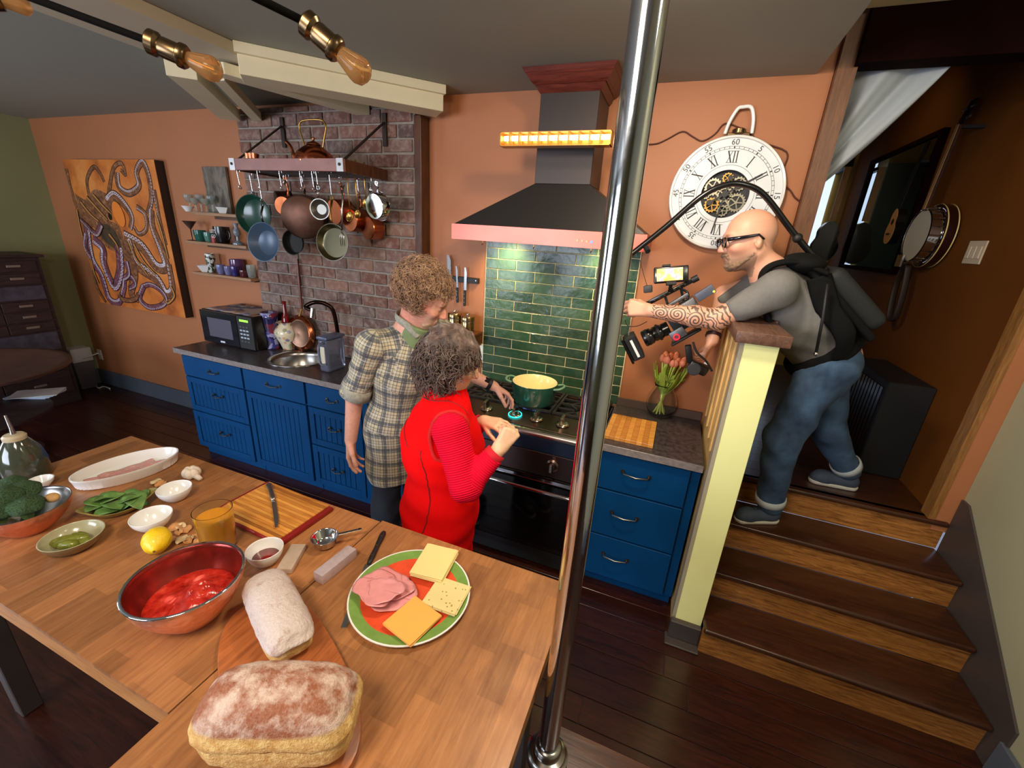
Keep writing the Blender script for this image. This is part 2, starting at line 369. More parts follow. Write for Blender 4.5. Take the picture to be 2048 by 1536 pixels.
# stairs
st = thing('staircase', 'dark stained wooden stairs of four steps with oak risers', 'stairs', (0.95, 1.75, 0))
hs = 0.165; ny = [1.76, 1.985, 2.205, 2.44]
for k in range(4):
    zt = hs * (k + 1); yb = (ny[k + 1] if k < 3 else 2.475) + 0.03
    MB().box(0.407, XR - 0.012, ny[k] + 0.025, ny[k] + 0.045, hs * k + (0.0005 if k else 0), zt - 0.028).build('riser', m_riser, st)
    q = MB(); q.box(0.407, XR - 0.012, ny[k], yb, zt - 0.028, zt); q.build('tread', m_tread, st, bevel=0.011, seg=3)
sk = MB(); sk.prism([(XR - 0.011, 1.70, 0), (XR - 0.011, 1.70, 0.24), (XR - 0.011, 2.40, 0.80), (XR - 0.011, 2.452, 0.80), (XR - 0.011, 2.452, 0)], (0.010, 0, 0))
sk.build('stringer', m_darktrim, st)
# half wall with newel end and cap
pw = MB().box(0.276, 0.404, 1.855, YB - 0.002, 0, 1.545).build('wall_half', m_panelcream, kind='structure', label='low cream half wall between counter and stairs')
q = MB(); q.box(0.284, 0.404, 1.832, 1.854, 0.10, 1.545); q.build('newel_panel', m_yellow, pw, label='pale yellow flat end post', bevel=0.002)
q = MB(); q.box(0.268, 0.2835, 1.84, 1.90, 0.10, 1.545); q.build('corner_board', mat('grey_corner_board', (168, 158, 138), 0.5), pw)
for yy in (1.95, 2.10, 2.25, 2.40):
    MB().box(0.266, 0.2755, yy, yy + 0.022, 1.0, 1.545).build('reflection_stripe', m_panelcream, pw, bevel=0.002)  # raised strips shape the vertical stripes of reflected light on this side
q = MB(); q.box(0.242, 0.432, 1.80, YB - 0.003, 1.5455, 1.592); q.build('cap_board', wood('brown_cap_board', (84, 56, 44), (122, 88, 72), 1, 1, 0.4), pw, bevel=0.004, seg=2)
q = MB(); q.prism([(0.25, 1.83, 0.0), (0.41, 1.83, 0.0), (0.41, 1.83, 0.012), (0.25, 1.83, 0.012)], (0, -0.075, 0)); q.box(0.262, 0.4055, 1.80, 1.832, 0.012, 0.115); q.build('baseboard_cap', m_darktrim, pw, bevel=0.004)
# ================================================================ KITCHEN RUN
m_blue = mat('deep_blue_cabinet_paint', (0, 62, 112), 0.5, spec=0.2, var=0.10, vscale=5, bump=0.06, bscale=120)
m_steel = mat('brushed_steel', (176, 172, 168), 0.25, 1.0)
m_chrome = mat('chrome', (215, 218, 224), 0.07, 1.0)
m_pewter = mat('pewter_pull', (120, 116, 112), 0.35, 1.0)
m_black = mat('black_enamel', (14, 14, 16), 0.25, coat=0.3)
m_blackm = mat('matt_black_plastic', (18, 18, 20), 0.55)
m_iron = mat('cast_iron', (34, 32, 31), 0.6, var=0.2, vscale=40)
m_copper = mat('copper', (196, 112, 76), 0.25, 1.0, var=0.12, vscale=18)
m_brass = mat('brass', (190, 150, 80), 0.3, 1.0)
m_white = mat('white_ceramic', (236, 236, 234), 0.18, coat=0.4)
m_glass = mat('clear_glass', (245, 252, 250), 0.02, trans=1.0, ior=1.2)
def countermat():
    t = NT('dark_mottled_laminate'); n = t.noise(t.pos(), 38, 5, 0.7); c = t.ramp(n, [(0.35, s2l((38, 34, 40))), (0.62, s2l((78, 70, 72)))])
    t.set(Base_Color=c, Roughness=0.3); return t.m
m_counter = countermat()
m_cedge = mat('worn_grey_laminate_edge', (132, 122, 120), 0.4, var=0.25, vscale=40)
def pull(o, x, z, y, w=0.10, ang=0.0):
    q = MB(); d = w / 2
    q.tube([(x - d, y, z), (x - d * 0.9, y - 0.022, z - 0.004), (x, y - 0.03, z - 0.008), (x + d * 0.9, y - 0.022, z - 0.004), (x + d, y, z)], 0.0042, 8)
    q.cyl((x - d, y, z), (x - d, y - 0.006, z), 0.011, n=10); q.cyl((x + d, y, z), (x + d, y - 0.006, z), 0.011, n=10)
    q.build('handle', m_pewter, o, smooth='auto')
def front(parent, name, x0, x1, z0, z1, y, bead=False, hx=None, hz=None, hw=0.10, shaker=True):
    q = MB()
    if shaker:
        f = 0.045 if z1 - z0 > 0.22 else 0.03
        q.box(x0, x0 + f, y - 0.02, y, z0, z1); q.box(x1 - f, x1, y - 0.02, y, z0, z1)
        q.box(x0 + f, x1 - f, y - 0.02, y, z0, z0 + f); q.box(x0 + f, x1 - f, y - 0.02, y, z1 - f, z1)
        if bead:
            n = max(3, int((x1 - x0 - 2 * f) / 0.042)); wd = (x1 - x0 - 2 * f) / n
            for i in range(n): q.box(x0 + f + i * wd + 0.0018, x0 + f + (i + 1) * wd - 0.0018, y - 0.012, y, z0 + f, z1 - f)
        else: q.box(x0 + f, x1 - f, y - 0.010, y, z0 + f, z1 - f)
    else: q.box(x0, x1, y - 0.02, y, z0, z1)
    o = q.build(name, m_blue, parent, bevel=0.0015)
    if hx is not None: pull(o, hx, hz, y - 0.02, hw)
    return o
yf = YC + 0.035
def cabinet(name, label, x0, x1, fronts):
    t = thing(name, label, 'cabinet', ((x0 + x1) / 2, yf, 0), group=None)
    q = MB(); tz = 0.70 if name == 'sink_cabinet' else 0.879; q.box(x0, x1, yf, 2.44 if x0 < -1.7 else 2.54, 0.09, tz); q.box(x0, x1, yf, yf + 0.015, tz, 0.8795); q.box(x0 + 0.002, x1 - 0.002, yf + 0.05, 2.43, 0.0, 0.09); q.build('body', m_blue, t)
    for fr_ in fronts: front(t, *fr_)
    return t
cabinet('drawer_cabinet', 'blue three-drawer base cabinet at the far left end, below the microwave', -3.46, -2.80,
        [('drawer', -3.44, -2.81, 0.71, 0.87, yf, False, -3.10, 0.79, 0.09, False), ('drawer', -3.44, -2.81, 0.42, 0.70, yf, True, -3.10, 0.60, 0.09), ('drawer', -3.44, -2.81, 0.10, 0.41, yf, True, -3.10, 0.28, 0.09)])
cabinet('sink_cabinet', 'blue base cabinet with beadboard door below the round sink', -2.798, -2.21,
        [('drawer', -2.79, -2.22, 0.71, 0.87, yf, False, -2.50, 0.80, 0.12, False), ('door', -2.79, -2.22, 0.10, 0.70, yf, True)])
cabinet('drawer_cabinet', 'blue beadboard drawer cabinet beside the plaid-shirted man', -2.208, -1.165,
        [('drawer', -2.20, -1.75, 0.71, 0.87, yf, False, -1.98, 0.79, 0.08, False), ('drawer', -2.20, -1.75, 0.42, 0.70, yf, True, -1.98, 0.58, 0.08), ('drawer', -2.20, -1.75, 0.10, 0.41, yf, True, -1.98, 0.26, 0.08),
         ('door', -1.74, -1.17, 0.10, 0.87, yf, True, -1.68, 0.6, 0.08)])
cabinet('drawer_cabinet', 'blue three-drawer base cabinet right of the stove, beside the yellow post', -0.235, 0.262,
        [('drawer', -0.225, 0.215, 0.66, 0.87, yf, False, -0.03, 0.785, 0.13, False), ('drawer', -0.225, 0.215, 0.375, 0.65, yf, False, -0.05, 0.53, 0.13, False), ('drawer', -0.225, 0.215, 0.10, 0.365, yf, False, -0.06, 0.255, 0.13, False)])
# worktops (left one is cut for the round sink)
SC = P(608, 714, Z=ZT); SC = Vector((-2.53, 2.235, ZT)); SR = 0.20
bm = bmesh.new()
outer = [(-3.50, YC), (-1.165, YC), (-1.165, 2.538), (-1.588, 2.538), (-1.588, 2.444), (-3.125, 2.444), (-3.125, 2.54), (-3.50, 2.54)]
hole = [(SC.x + (SR - 0.004) * math.cos(a), SC.y + (SR - 0.004) * math.sin(a)) for a in [2 * math.pi * i / 40 for i in range(40)]]
def ring(pts, z):
    vs = [bm.verts.new((x, y, z)) for x, y in pts]; return [bm.edges.new((vs[i], vs[(i + 1) % len(vs)])) for i in range(len(vs))]
bmesh.ops.triangle_fill(bm, edges=ring(outer, ZT) + ring(hole, ZT), use_beauty=True, use_dissolve=False)
r_ = bmesh.ops.extrude_face_region(bm, geom=bm.faces[:]); bmesh.ops.translate(bm, verts=[e for e in r_['geom'] if isinstance(e, bmesh.types.BMVert)], vec=(0, 0, -0.038))
bmesh.ops.recalc_face_normals(bm, faces=bm.faces)
me = bpy.data.meshes.new('worktop'); bm.to_mesh(me); bm.free(); me.materials.append(m_counter); me.materials.append(m_cedge)
for p in me.polygons:
    if p.normal.y < -0.9 and p.center.y < YC + 0.01: p.material_index = 1
wt = link(bpy.data.objects.new('worktop', me), None, None, 'long dark mottled worktop holding the microwave and sink', 'worktop')
q = MB(); q.box(-0.235, 0.262, YC, 2.54, ZT - 0.038, ZT); o = q.build('worktop', [m_counter], None, bevel=0.003, label='short dark worktop with the tulip vase and cutting board', cat='worktop')
MB().box(-0.235, 0.262, YC - 0.004, YC - 0.0005, ZT - 0.036, ZT - 0.002).build('front_edge', m_cedge, o)
q = MB(); q.box(-0.228, 0.262, 2.525, 2.541, ZT + 0.001, ZT + 0.05); q.build('upstand', mat('brown_upstand', (92, 74, 68), 0.4), o)
# sink and tap
sk_ = thing('round_sink', 'round stainless steel sink set in the long worktop', 'sink', SC)
MB().lathe([(SR, 0.0), (SR + 0.022, 0.001), (SR + 0.024, 0.004), (SR + 0.016, 0.007), (SR - 0.006, 0.003), (SR - 0.012, -0.03), (SR - 0.02, -0.13), (SR - 0.06, -0.16), (0.03, -0.165), (0.0, -0.165)], SC, 48, cap=False).build('bowl', m_steel, sk_, smooth=True)
MB().lathe([(0.045, -0.1645), (0.045, -0.161), (0.03, -0.160), (0.0, -0.160)], SC, 20, cap=False).build('drain', m_chrome, sk_, smooth='auto')
tp = P(678, 700, Y=2.36); tx = tp.x; tb = Vector((tx, 2.36, ZT))
ft = thing('kitchen_tap', 'tall dark bronze gooseneck tap behind the round sink', 'tap', tb)
m_bronze = mat('oiled_bronze', (52, 36, 32), 0.22, 1.0)
e0 = P(627, 622, Y=2.24)
MB().lathe([(0.032, 0), (0.032, 0.012), (0.02, 0.03), (0.017, 0.10)], tb + UP * 0.0005, 20).build('base', m_bronze, ft, smooth='auto')
topz = P(655, 607, Y=2.30).z
MB().tube(spline([tb + UP * 0.09, tb + UP * 0.22, (tx - 0.01, 2.345, topz - 0.06), (tx - 0.05, 2.32, topz - 0.01), (tx - 0.11, 2.28, topz), (tx - 0.165, 2.25, topz - 0.035), e0 + Vector((0, 0, 0))], 8), 0.0145, 12).build('spout', m_bronze, ft, smooth=True)
MB().cyl(e0 + UP * 0.02, e0 - UP * 0.045 - Vector((0.008, 0.01, 0)), 0.019, 0.017).build('spray_head', m_chrome, ft, smooth='auto')
MB().tube([tb + Vector((0.015, -0.01, 0.05)), tb + Vector((0.06, -0.03, 0.075))], 0.006).build('lever', m_bronze, ft, smooth='auto')
# soap bottle
def jar(name, label, cat, base, prof, m, n=20, group=None, neck=None):
    t = thing(name, label, cat, base, group); MB().lathe(prof, base, n).build('body', m, t, smooth='auto'); return t
def lathe_thing(name, label, cat, base, prof, m, n=24, group=None, axis=(0, 0, 1), cap=False, solid=0):
    t = thing(name, label, cat, base, group); o = MB().lathe(prof, base, n, axis, cap).build('body', m, t, smooth='auto'); return t, o
sb = P(613, 690, Z=ZT); sb = Vector((sb.x, 2.40, ZT + 0.0005))
t, o = lathe_thing('soap_dispenser', 'slim white soap bottle between the floral vase and the tap', 'soap dispenser', sb, [(0.0, 0), (0.02, 0), (0.022, 0.01), (0.021, 0.09), (0.010, 0.11), (0.009, 0.12)], m_white)
MB().tube([sb + UP * 0.12, sb + UP * 0.15, sb + Vector((-0.03, 0, 0.152))], 0.004).build('pump', m_chrome, t, smooth='auto')
# microwave
mx0, mx1, my0, my1, mz0, mz1 = -3.47, -2.90, 2.19, 2.53, ZT + 0.012, ZT + 0.272
mw = thing('microwave', 'black countertop microwave with green display on the long worktop', 'microwave', ((mx0 + mx1) / 2, 2.35, ZT))
q = MB(); q.box(mx0, mx1, my0, my1, mz0, mz1); q.build('housing', m_black, mw, bevel=0.006)
for xx in (mx0 + 0.05, mx1 - 0.05):
    for yy in (my0 + 0.05, my1 - 0.05): MB().cyl((xx, yy, ZT + 0.0003), (xx, yy, mz0 + 0.001), 0.014).build('foot', m_blackm, mw)
d = MB().box(mx0 + 0.004, mx0 + 0.405, my0 - 0.018, my0 - 0.0005, mz0 + 0.004, mz1 - 0.004).build('door', mat('glossy_black_door', (22, 24, 34), 0.15, coat=0.5), mw, bevel=0.003)
q = MB(); q.box(mx0 + 0.085, mx0 + 0.345, my0 - 0.0195, my0 - 0.0185, mz0 + 0.055, mz1 - 0.055); q.build('window', mat('smoked_door_glass', (92, 90, 104), 0.15), d)
MB().box(mx0 + 0.195, mx0 + 0.245, my0 - 0.0192, my0 - 0.0185, mz0 + 0.016, mz0 + 0.030).build('logo_mark', mat('white_print', (206, 214, 230), 0.5), d, bevel=0.0003)
cp = MB().box(mx0 + 0.409, mx1 - 0.004, my0 - 0.016, my0 - 0.0005, mz0 + 0.004, mz1 - 0.004).build('control_panel', m_blackm, mw, bevel=0.002)
MB().box(mx0 + 0.44, mx1 - 0.04, my0 - 0.0175, my0 - 0.0165, mz1 - 0.045, mz1 - 0.03).build('display', mat('green_led', (130, 255, 60), 0.3, emit=1.6), cp)
for i in range(3):
    for j in range(5):
        xx = mx0 + 0.432 + i * 0.033; zz = mz1 - 0.08 - j * 0.028
        MB().box(xx, xx + 0.024, my0 - 0.0185, my0 - 0.0165, zz - 0.012, zz).build('button', mat('pale_button', (168, 184, 200), 0.5) if 0 < j < 4 else mat('dark_button', (70, 72, 80), 0.5), cp)
# tablecloth-like cloth mat over the microwave top
t = thing('cloth_mat', 'faded multicoloured woven mat lying on the microwave', 'mat', (-3.18, 2.35, mz1))
def patch(name, cols, scale=14, rough=0.9):
    t_ = NT(name); v = t_.pos(); vo = t_.n('TexVoronoi'); vo.inputs['Scale'].default_value = scale; t_.l(t_.mix(0.1, v, t_.noise(v, 9)), vo.inputs['Vector'])
    sp = t_.n('SeparateColor'); t_.l(vo.outputs['Color'], sp.inputs[0])
    c_ = t_.ramp(sp.outputs[0], [(i / len(cols), s2l(c)) for i, c in enumerate(cols)], 'CONSTANT'); t_.set(Base_Color=c_, Roughness=rough); return t_.m
q = MB(); n = 14
for i in range(n + 1):
    for j in range(7): q.v.append((mx0 + 0.04 + i * 0.46 / n, my0 + 0.01 + j * 0.30 / 6, mz1 + 0.003 + 0.003 * math.sin(i * 1.7 + j)))
q.f = [(i * 7 + j, (i + 1) * 7 + j, (i + 1) * 7 + j + 1, i * 7 + j + 1) for i in range(n) for j in range(6)]; q.m = [0] * len(q.f)
q.build('cloth', patch('faded_patchwork', [(120, 110, 130), (160, 120, 100), (90, 90, 120), (170, 150, 140)]), t, smooth=True, solid=0.003)
# glass vases and bottle, floral jar
m_art = patch('blue_red_swirled_art_glass', [(60, 60, 130), (120, 40, 60), (150, 150, 190), (40, 36, 80), (90, 90, 150), (70, 60, 90)], 30, 0.15)
def artvase(px_, py_, hpx, r, label):
    b = P(px_, py_, Z=ZT); b.z += 0.0006; h = hpx
    t = thing('art_glass_vase', label, 'vase', b)
    MB().lathe([(0, 0), (r * 0.85, 0), (r * 0.9, 0.01), (r * 0.8, 0.06), (r * 0.95, h * 0.5), (r * 1.1, h * 0.85), (r * 1.2, h), (r * 1.12, h), (r * 0.85, h * 0.5), (r * 0.7, 0.02), (0, 0.015)], b, 22, cap=False).build('body', m_art, t, smooth=True); return t
artvase(547, 697, 0.29, 0.052, 'swirled blue and red glass vase next to the microwave')
artvase(566, 688, 0.245, 0.050, 'darker purple swirled glass vase behind the floral jar')
bb = Vector((P(572, 640, Y=2.40).x, 2.40, ZT + 0.0006))
t, o = lathe_thing('glass_bottle', 'tall slender dark red glass bottle in front of the brick', 'bottle', bb, [(0, 0), (0.032, 0), (0.034, 0.01), (0.034, 0.21), (0.03, 0.25), (0.014, 0.29), (0.013, 0.36), (0.016, 0.362), (0.016, 0.375), (0.011, 0.375)], mat('deep_red_glass', (110, 10, 14), 0.08, coat=0.6))
def floralmat():
    t_ = NT('cream_floral_glaze'); v = t_.pos(); vo = t_.n('TexVoronoi'); vo.inputs['Scale'].default_value = 24; t_.l(v, vo.inputs['Vector'])
    sp = t_.n('SeparateColor'); t_.l(vo.outputs['Color'], sp.inputs[0])
    fc = t_.ramp(sp.outputs[1], [(0, s2l((70, 84, 150))), (0.25, s2l((206, 120, 70))), (0.45, s2l((216, 160, 90))), (0.65, s2l((190, 90, 80))), (0.8, s2l((140, 150, 110)))], 'CONSTANT')
    pt = t_.ramp(vo.outputs['Distance'], [(0.3, (1, 1, 1)), (0.5, (0, 0, 0))]); pt2 = t_.ramp(sp.outputs[0], [(0.42, (0, 0, 0)), (0.46, (0.8, 0.8, 0.8))])
    t_.set(Base_Color=t_.mix(t_.mix(1.0, pt, pt2, 'MULTIPLY'), s2l((232, 220, 188)), fc), Roughness=0.2, Coat_Weight=0.4); return t_.m
fb = Vector((P(578, 697, Z=ZT).x, P(578, 697, Z=ZT).y, ZT + 0.0006))
t, o = lathe_thing('floral_jar', 'cream pottery jar painted with blue and orange flowers', 'jar', fb, [(a_ * 1.22, b_ * 1.05) for a_, b_ in [(0, 0), (0.036, 0), (0.038, 0.01), (0.05, 0.05), (0.074, 0.11), (0.076, 0.135), (0.062, 0.165), (0.042, 0.185), (0.045, 0.195), (0.056, 0.205), (0.050, 0.207), (0.036, 0.192), (0.034, 0.17), (0.04, 0.10), (0, 0.02)]], floralmat(), 30)
# long-handled copper bed warmer leaning on the bricks
wc = P(600, 643, Y=2.40); t = thing('bed_warmer', 'long-handled round copper bed warmer leaning on the bricks', 'pan', (wc.x, 2.40, ZT + 0.001))
MB().lathe([(0, -0.025), (0.12, -0.02), (0.135, -0.01), (0.138, 0.0), (0.13, 0.012), (0.10, 0.018), (0.095, 0.015), (0, 0.024)], (wc.x, 2.395, ZT + 0.142), 36, (0, -1, 0.12), cap=False).build('pan', mat('aged_copper', (128, 96, 78), 0.35, 0.85, var=0.2, vscale=14), t, smooth=True)
MB().lathe([(0.104, 0.016), (0.14, 0.0), (0.143, 0.006), (0.108, 0.024)], (wc.x, 2.395, ZT + 0.142), 36, (0, -1, 0.12), cap=False).build('rim', m_copper, t, smooth=True)
MB().tube([(wc.x, 2.40, ZT + 0.275), (wc.x + 0.004, 2.425, ZT + 0.33)], 0.009).build('ferrule', m_brass, t)
tpz = P(605, 520, Y=2.435)
MB().tube([(wc.x + 0.004, 2.425, ZT + 0.33), (wc.x + 0.006, 2.43, ZT + 0.6), (wc.x + 0.006, 2.432, 1.62)], [0.009, 0.011, 0.009], 10).build('long_handle', wood('red_brown_handle', (80, 34, 20), (120, 58, 34), 2, 1, 0.3), t, smooth='auto')
# water filter jug
fj = P(672, 735, Z=ZT); t = thing('water_filter_jug', 'clear plastic water filter jug with dark lid at the sink edge', 'jug', (fj.x, 2.17, ZT + 0.0006))
fx = fj.x + 0.015; m_smoke = mat('smoky_clear_plastic', (150, 160, 185), 0.08, trans=0.75, ior=1.3)
q = MB(); q.obox((fx, 2.17, ZT + 0.115), (1, 0, 0), (0, 1, 0), UP, 0.042, 0.085, 0.113); q.build('reservoir', m_smoke, t, bevel=0.018, seg=3)
q = MB(); q.obox((fx, 2.17, ZT + 0.238), (1, 0, 0), (0, 1, 0), UP, 0.045, 0.088, 0.010); q.build('lid', mat('slate_plastic', (84, 92, 120), 0.3), t, bevel=0.006, seg=2)
MB().tube(spline([(fx + 0.02, 2.09, ZT + 0.21), (fx + 0.02, 2.04, ZT + 0.20), (fx + 0.02, 2.04, ZT + 0.08), (fx + 0.02, 2.09, ZT + 0.06)], 6), 0.009).build('handle', m_smoke, t, smooth=True)
MB().box(fx - 0.040, fx - 0.028, 2.0835, 2.0845, ZT + 0.05, ZT + 0.19).build('dark_label_strip', mat('navy_print', (40, 46, 80), 0.5), t)
MB().box(fx - 0.02, fx + 0.02, 2.0835, 2.0845, ZT + 0.05, ZT + 0.18).build('label_strip', mat('cream_print', (214, 206, 180), 0.5), t)
# ================================================================ RANGE
RX0, RX1 = -1.158, -0.242; rc = (RX0 + RX1) / 2
rg = thing('gas_range', 'black professional gas range with six knobs and steel trim', 'stove', (rc, 2.25, 0))
yr = 1.935
MB().box(RX0, RX1, yr + 0.02, 2.535, 0.115, 0.875).build('body', m_black, rg, bevel=0.003)
for xx in (RX0 + 0.05, RX1 - 0.05):
    for yy in (2.02, 2.46): MB().cyl((xx, yy, 0.0005), (xx, yy, 0.115), 0.022).build('leg', m_steel, rg)
MB().box(RX0 + 0.005, RX1 - 0.005, yr + 0.05, yr + 0.06, 0.02, 0.113).build('kick_panel', m_blackm, rg)
m_dst = mat('warm_dark_steel', (128, 108, 98), 0.28, 1.0)
# cooktop tray, bullnose and sloping knob panel
MB().box(RX0, RX1, 2.165, 2.535, 0.876, 0.905).build('cooktop', m_black, rg, bevel=0.003)
q = MB(); q.prism([(RX0, 2.165, 0.925), (RX0, 2.165, 0.876), (RX0, 1.99, 0.876), (RX0, 1.99, 0.905)], (RX1 - RX0, 0, 0)); pn = q.build('knob_panel', m_dst, rg, bevel=0.002)
q = MB(); q.tube([(RX0, 1.965, 0.882), (RX1, 1.965, 0.882)], 0.026, 20); q.build('bullnose', m_steel, rg, smooth='auto')
q = MB(); q.box(RX0, RX1, yr, yr + 0.02, 0.80, 0.872); q.build('front_fascia', mat('blue_black_fascia', (24, 38, 62), 0.2, 0.3), rg)
pnrm = Vector((0, -0.02, 0.175)).normalized(); kx = [P(x, y, Z=0.915) for x, y in ((945, 795), (987, 806), (1038, 822), (1083, 827), (1133, 838))]
m_kn = mat('polished_nickel', (206, 196, 180), 0.14, 1.0)
knobx = [-1.075, -0.945, -0.745, -0.565, -0.425]
for i, xk in enumerate(knobx):
    xk = kx[i].x; b = Vector((xk, 2.075, 0.9155)); 
    k_ = MB().lathe([(0.031, 0), (0.036, 0.005), (0.031, 0.010), (0.022, 0.011)], b, 24, pnrm).build('knob', m_kn, rg, smooth='auto')
    MB().obox(b + pnrm * 0.032, (1, 0, 0), (0, 1, 0.1), pnrm, 0.008, 0.026, 0.022).build('knob_grip', m_kn, k_, bevel=0.002)
    if i == 2: MB().lathe([(0.031, 0.001), (0.040, 0.002), (0.040, 0.006), (0.031, 0.006)], b, 28, pnrm, cap=False).build('light_ring', mat('turquoise_ring_light', (40, 230, 235), 0.4, emit=2.0), k_, smooth=True)
# grates
for gx in range(3):
    x0 = RX0 + 0.012 + gx * 0.2985; x1 = x0 + 0.292; g_ = MB(); zg = 0.936
    g_.box(x0, x1, 2.175, 2.193, zg - 0.012, zg); g_.box(x0, x1, 2.505, 2.523, zg - 0.012, zg); g_.box(x0, x0 + 0.014, 2.193, 2.505, zg - 0.012, zg); g_.box(x1 - 0.014, x1, 2.193, 2.505, zg - 0.012, zg)
    g_.box(x0 + 0.014, x1 - 0.014, 2.342, 2.356, zg - 0.012, zg)
    for cy in (2.268, 2.43):
        cx = (x0 + x1) / 2
        for a in range(8):
            an = a * math.pi / 4; r0, r1 = 0.035, (0.13 if a % 4 == 0 else 0.072 if a % 4 == 2 else 0.098)
            g_.bar((cx + r0 * math.cos(an), cy + r0 * math.sin(an), zg - 0.005), (cx + r1 * math.cos(an), cy + r1 * math.sin(an), zg - 0.005), 0.009, 0.012, UP)
    for xx in (x0 + 0.007, x1 - 0.007):
        for yy in (2.184, 2.514): g_.cyl((xx, yy, 0.905), (xx, yy, zg - 0.01), 0.006, n=8)
    g_.build('grate', m_iron, rg)
    for cy in (2.268, 2.43):
        bn = MB().lathe([(0.04, 0), (0.042, 0.008), (0.03, 0.012), (0.028, 0.018), (0, 0.02)], ((x0 + x1) / 2, cy, 0.9052), 20, cap=False).build('burner', m_iron, rg, smooth='auto')
        if gx == 1 and cy < 2.3:
            q = MB()
            for a in range(18): an = a * math.pi / 9; q.cyl(((x0 + x1) / 2 + 0.042 * math.cos(an), cy + 0.042 * math.sin(an), 0.915), ((x0 + x1) / 2 + 0.056 * math.cos(an), cy + 0.056 * math.sin(an), 0.928), 0.005, 0.001, 6)
            q.build('flame', mat('blue_gas_flame', (120, 150, 255), 0.5, emit=3.0), bn)
# oven door and lower
MB().box(RX0 + 0.004, RX1 - 0.004, yr, yr + 0.02, 0.655, 0.795).build('upper_panel', mat('dark_rosy_steel', (84, 66, 66), 0.3, 0.9), rg, bevel=0.002)
ok = P(1107, 912, Y=yr); k_ = MB().lathe([(0.034, 0), (0.036, 0.006), (0.026, 0.012), (0.022, 0.03), (0, 0.032)], (ok.x, yr - 0.0005, 0.735), 24, (0, -1, 0), cap=False).build('oven_knob', m_dst, rg, smooth='auto')
MB().obox((ok.x, yr - 0.036, 0.735), (1, 0, 0), (0, 1, 0), UP, 0.006, 0.008, 0.022).build('knob_grip', m_kn, k_)
dr = MB().box(RX0 + 0.004, RX1 - 0.004, yr, yr + 0.02, 0.17, 0.65).build('oven_door', mat('black_oven_glass', (6, 5, 6), 0.08, coat=0.5), rg, bevel=0.003)
for zz in (0.628, 0.585):
    q = MB(); q.tube([(RX0 + 0.06, yr - 0.045, zz), (RX1 - 0.06, yr - 0.045, zz)], 0.011, 14) if zz < 0.6 else q.box(RX0 + 0.006, RX1 - 0.006, yr - 0.006, yr - 0.0005, zz - 0.008, zz + 0.012); o = q.build('door_rail' if zz > 0.6 else 'door_handle', m_chrome, dr, smooth='auto')
for xx in (RX0 + 0.07, RX1 - 0.07): MB().cyl((xx, yr - 0.045, 0.585), (xx, yr, 0.585), 0.009).build('handle_bracket', m_chrome, dr)
MB().box(RX0 + 0.004, RX1 - 0.004, yr + 0.004, yr + 0.02, 0.12, 0.165).build('lower_rail', mat('dim_steel', (60, 58, 60), 0.35, 0.9), rg)
# dutch oven on the middle burner
pc = P(1068, 755, Z=1.04); pc = Vector((-0.700, 2.285, 0.9365))
pot = thing('dutch_oven', 'green enamelled cast-iron pot with cream inside on the stove', 'pot', pc)
m_potg = mat('green_enamel', (38, 84, 68), 0.15, coat=0.6)
PR, PH = 0.138, 0.125
MB().lathe([(0.0, 0.0), (PR * 0.86, 0.0), (PR * 0.93, 0.012), (PR, PH), (PR - 0.003, PH + 0.001)], pc, 48, cap=False).build('body', m_potg, pot, smooth='auto')
MB().lathe([(PR - 0.0025, PH + 0.001), (PR - 0.0045, PH + 0.003), (PR - 0.007, PH), (PR - 0.015, 0.016), (PR - 0.03, 0.008), (0, 0.007)], pc, 48, cap=False).build('cream_lining', mat('cream_enamel', (246, 226, 168), 0.2, coat=0.5), pot, smooth='auto')
for sgn in (-1, 1):
    cx = pc.x + sgn * PR * 0.985; q = MB()
    q.tube(spline([(cx - sgn * 0.004, pc.y - 0.045, pc.z + PH - 0.014), (cx + sgn * 0.03, pc.y - 0.043, pc.z + PH - 0.006), (cx + sgn * 0.045, pc.y, pc.z + PH - 0.002), (cx + sgn * 0.03, pc.y + 0.043, pc.z + PH - 0.006), (cx - sgn * 0.004, pc.y + 0.045, pc.z + PH - 0.014)], 6), 0.0085, 10, flat=0.8)
    q.build('handle', mat('pale_green_enamel', (110, 150, 122), 0.15, coat=0.6), pot, smooth=True)
# green tile splashback
def tilemat():
    t_ = NT('bottle_green_glazed_tile'); oi = t_.n('ObjectInfo')
    b = t_.ramp(oi.outputs['Random'], [(0, s2l((18, 46, 36))), (0.35, s2l((34, 66, 46))), (0.7, s2l((48, 80, 54))), (1, s2l((18, 56, 46)))])
    n = t_.noise(t_.pos(), 16, 4, 0.6); c_ = t_.mix(t_.ramp(n, [(0.35, (0, 0, 0)), (0.8, (0.45, 0.45, 0.45))]), b, s2l((84, 104, 76)))
    t_.set(Base_Color=c_, Roughness=0.26, Coat_Weight=0.1); t_.bump(t_.noise(t_.pos(), 14, 3), 0.35, 0.012); return t_.m
m_tile = tilemat()
TX0, TX1 = -1.168, -0.226
sp_ = MB().box(TX0 - 0.006, TX1 + 0.006, YB - 0.006, YB - 0.0005, 0.915, 1.87).build('wall_splashback', mat('buff_grout', (222, 206, 160), 0.8), kind='structure', label='bottle green glazed tile splashback behind the stove')
z = 0.918; r = 0
while z < 1.86:
    x = TX0 - (0.167 if r % 2 else 0.042)
    while x < TX1:
        x0, x1 = max(x, TX0), min(x + 0.246, TX1)
        if x1 - x0 > 0.02: MB().box(x0, x1, YB - 0.0095 + random.uniform(-.001, .001), YB - 0.0055, z, z + 0.0595).build('tile', m_tile, sp_, bevel=0.0025)
        x += 0.250
    z += 0.0632; r += 1
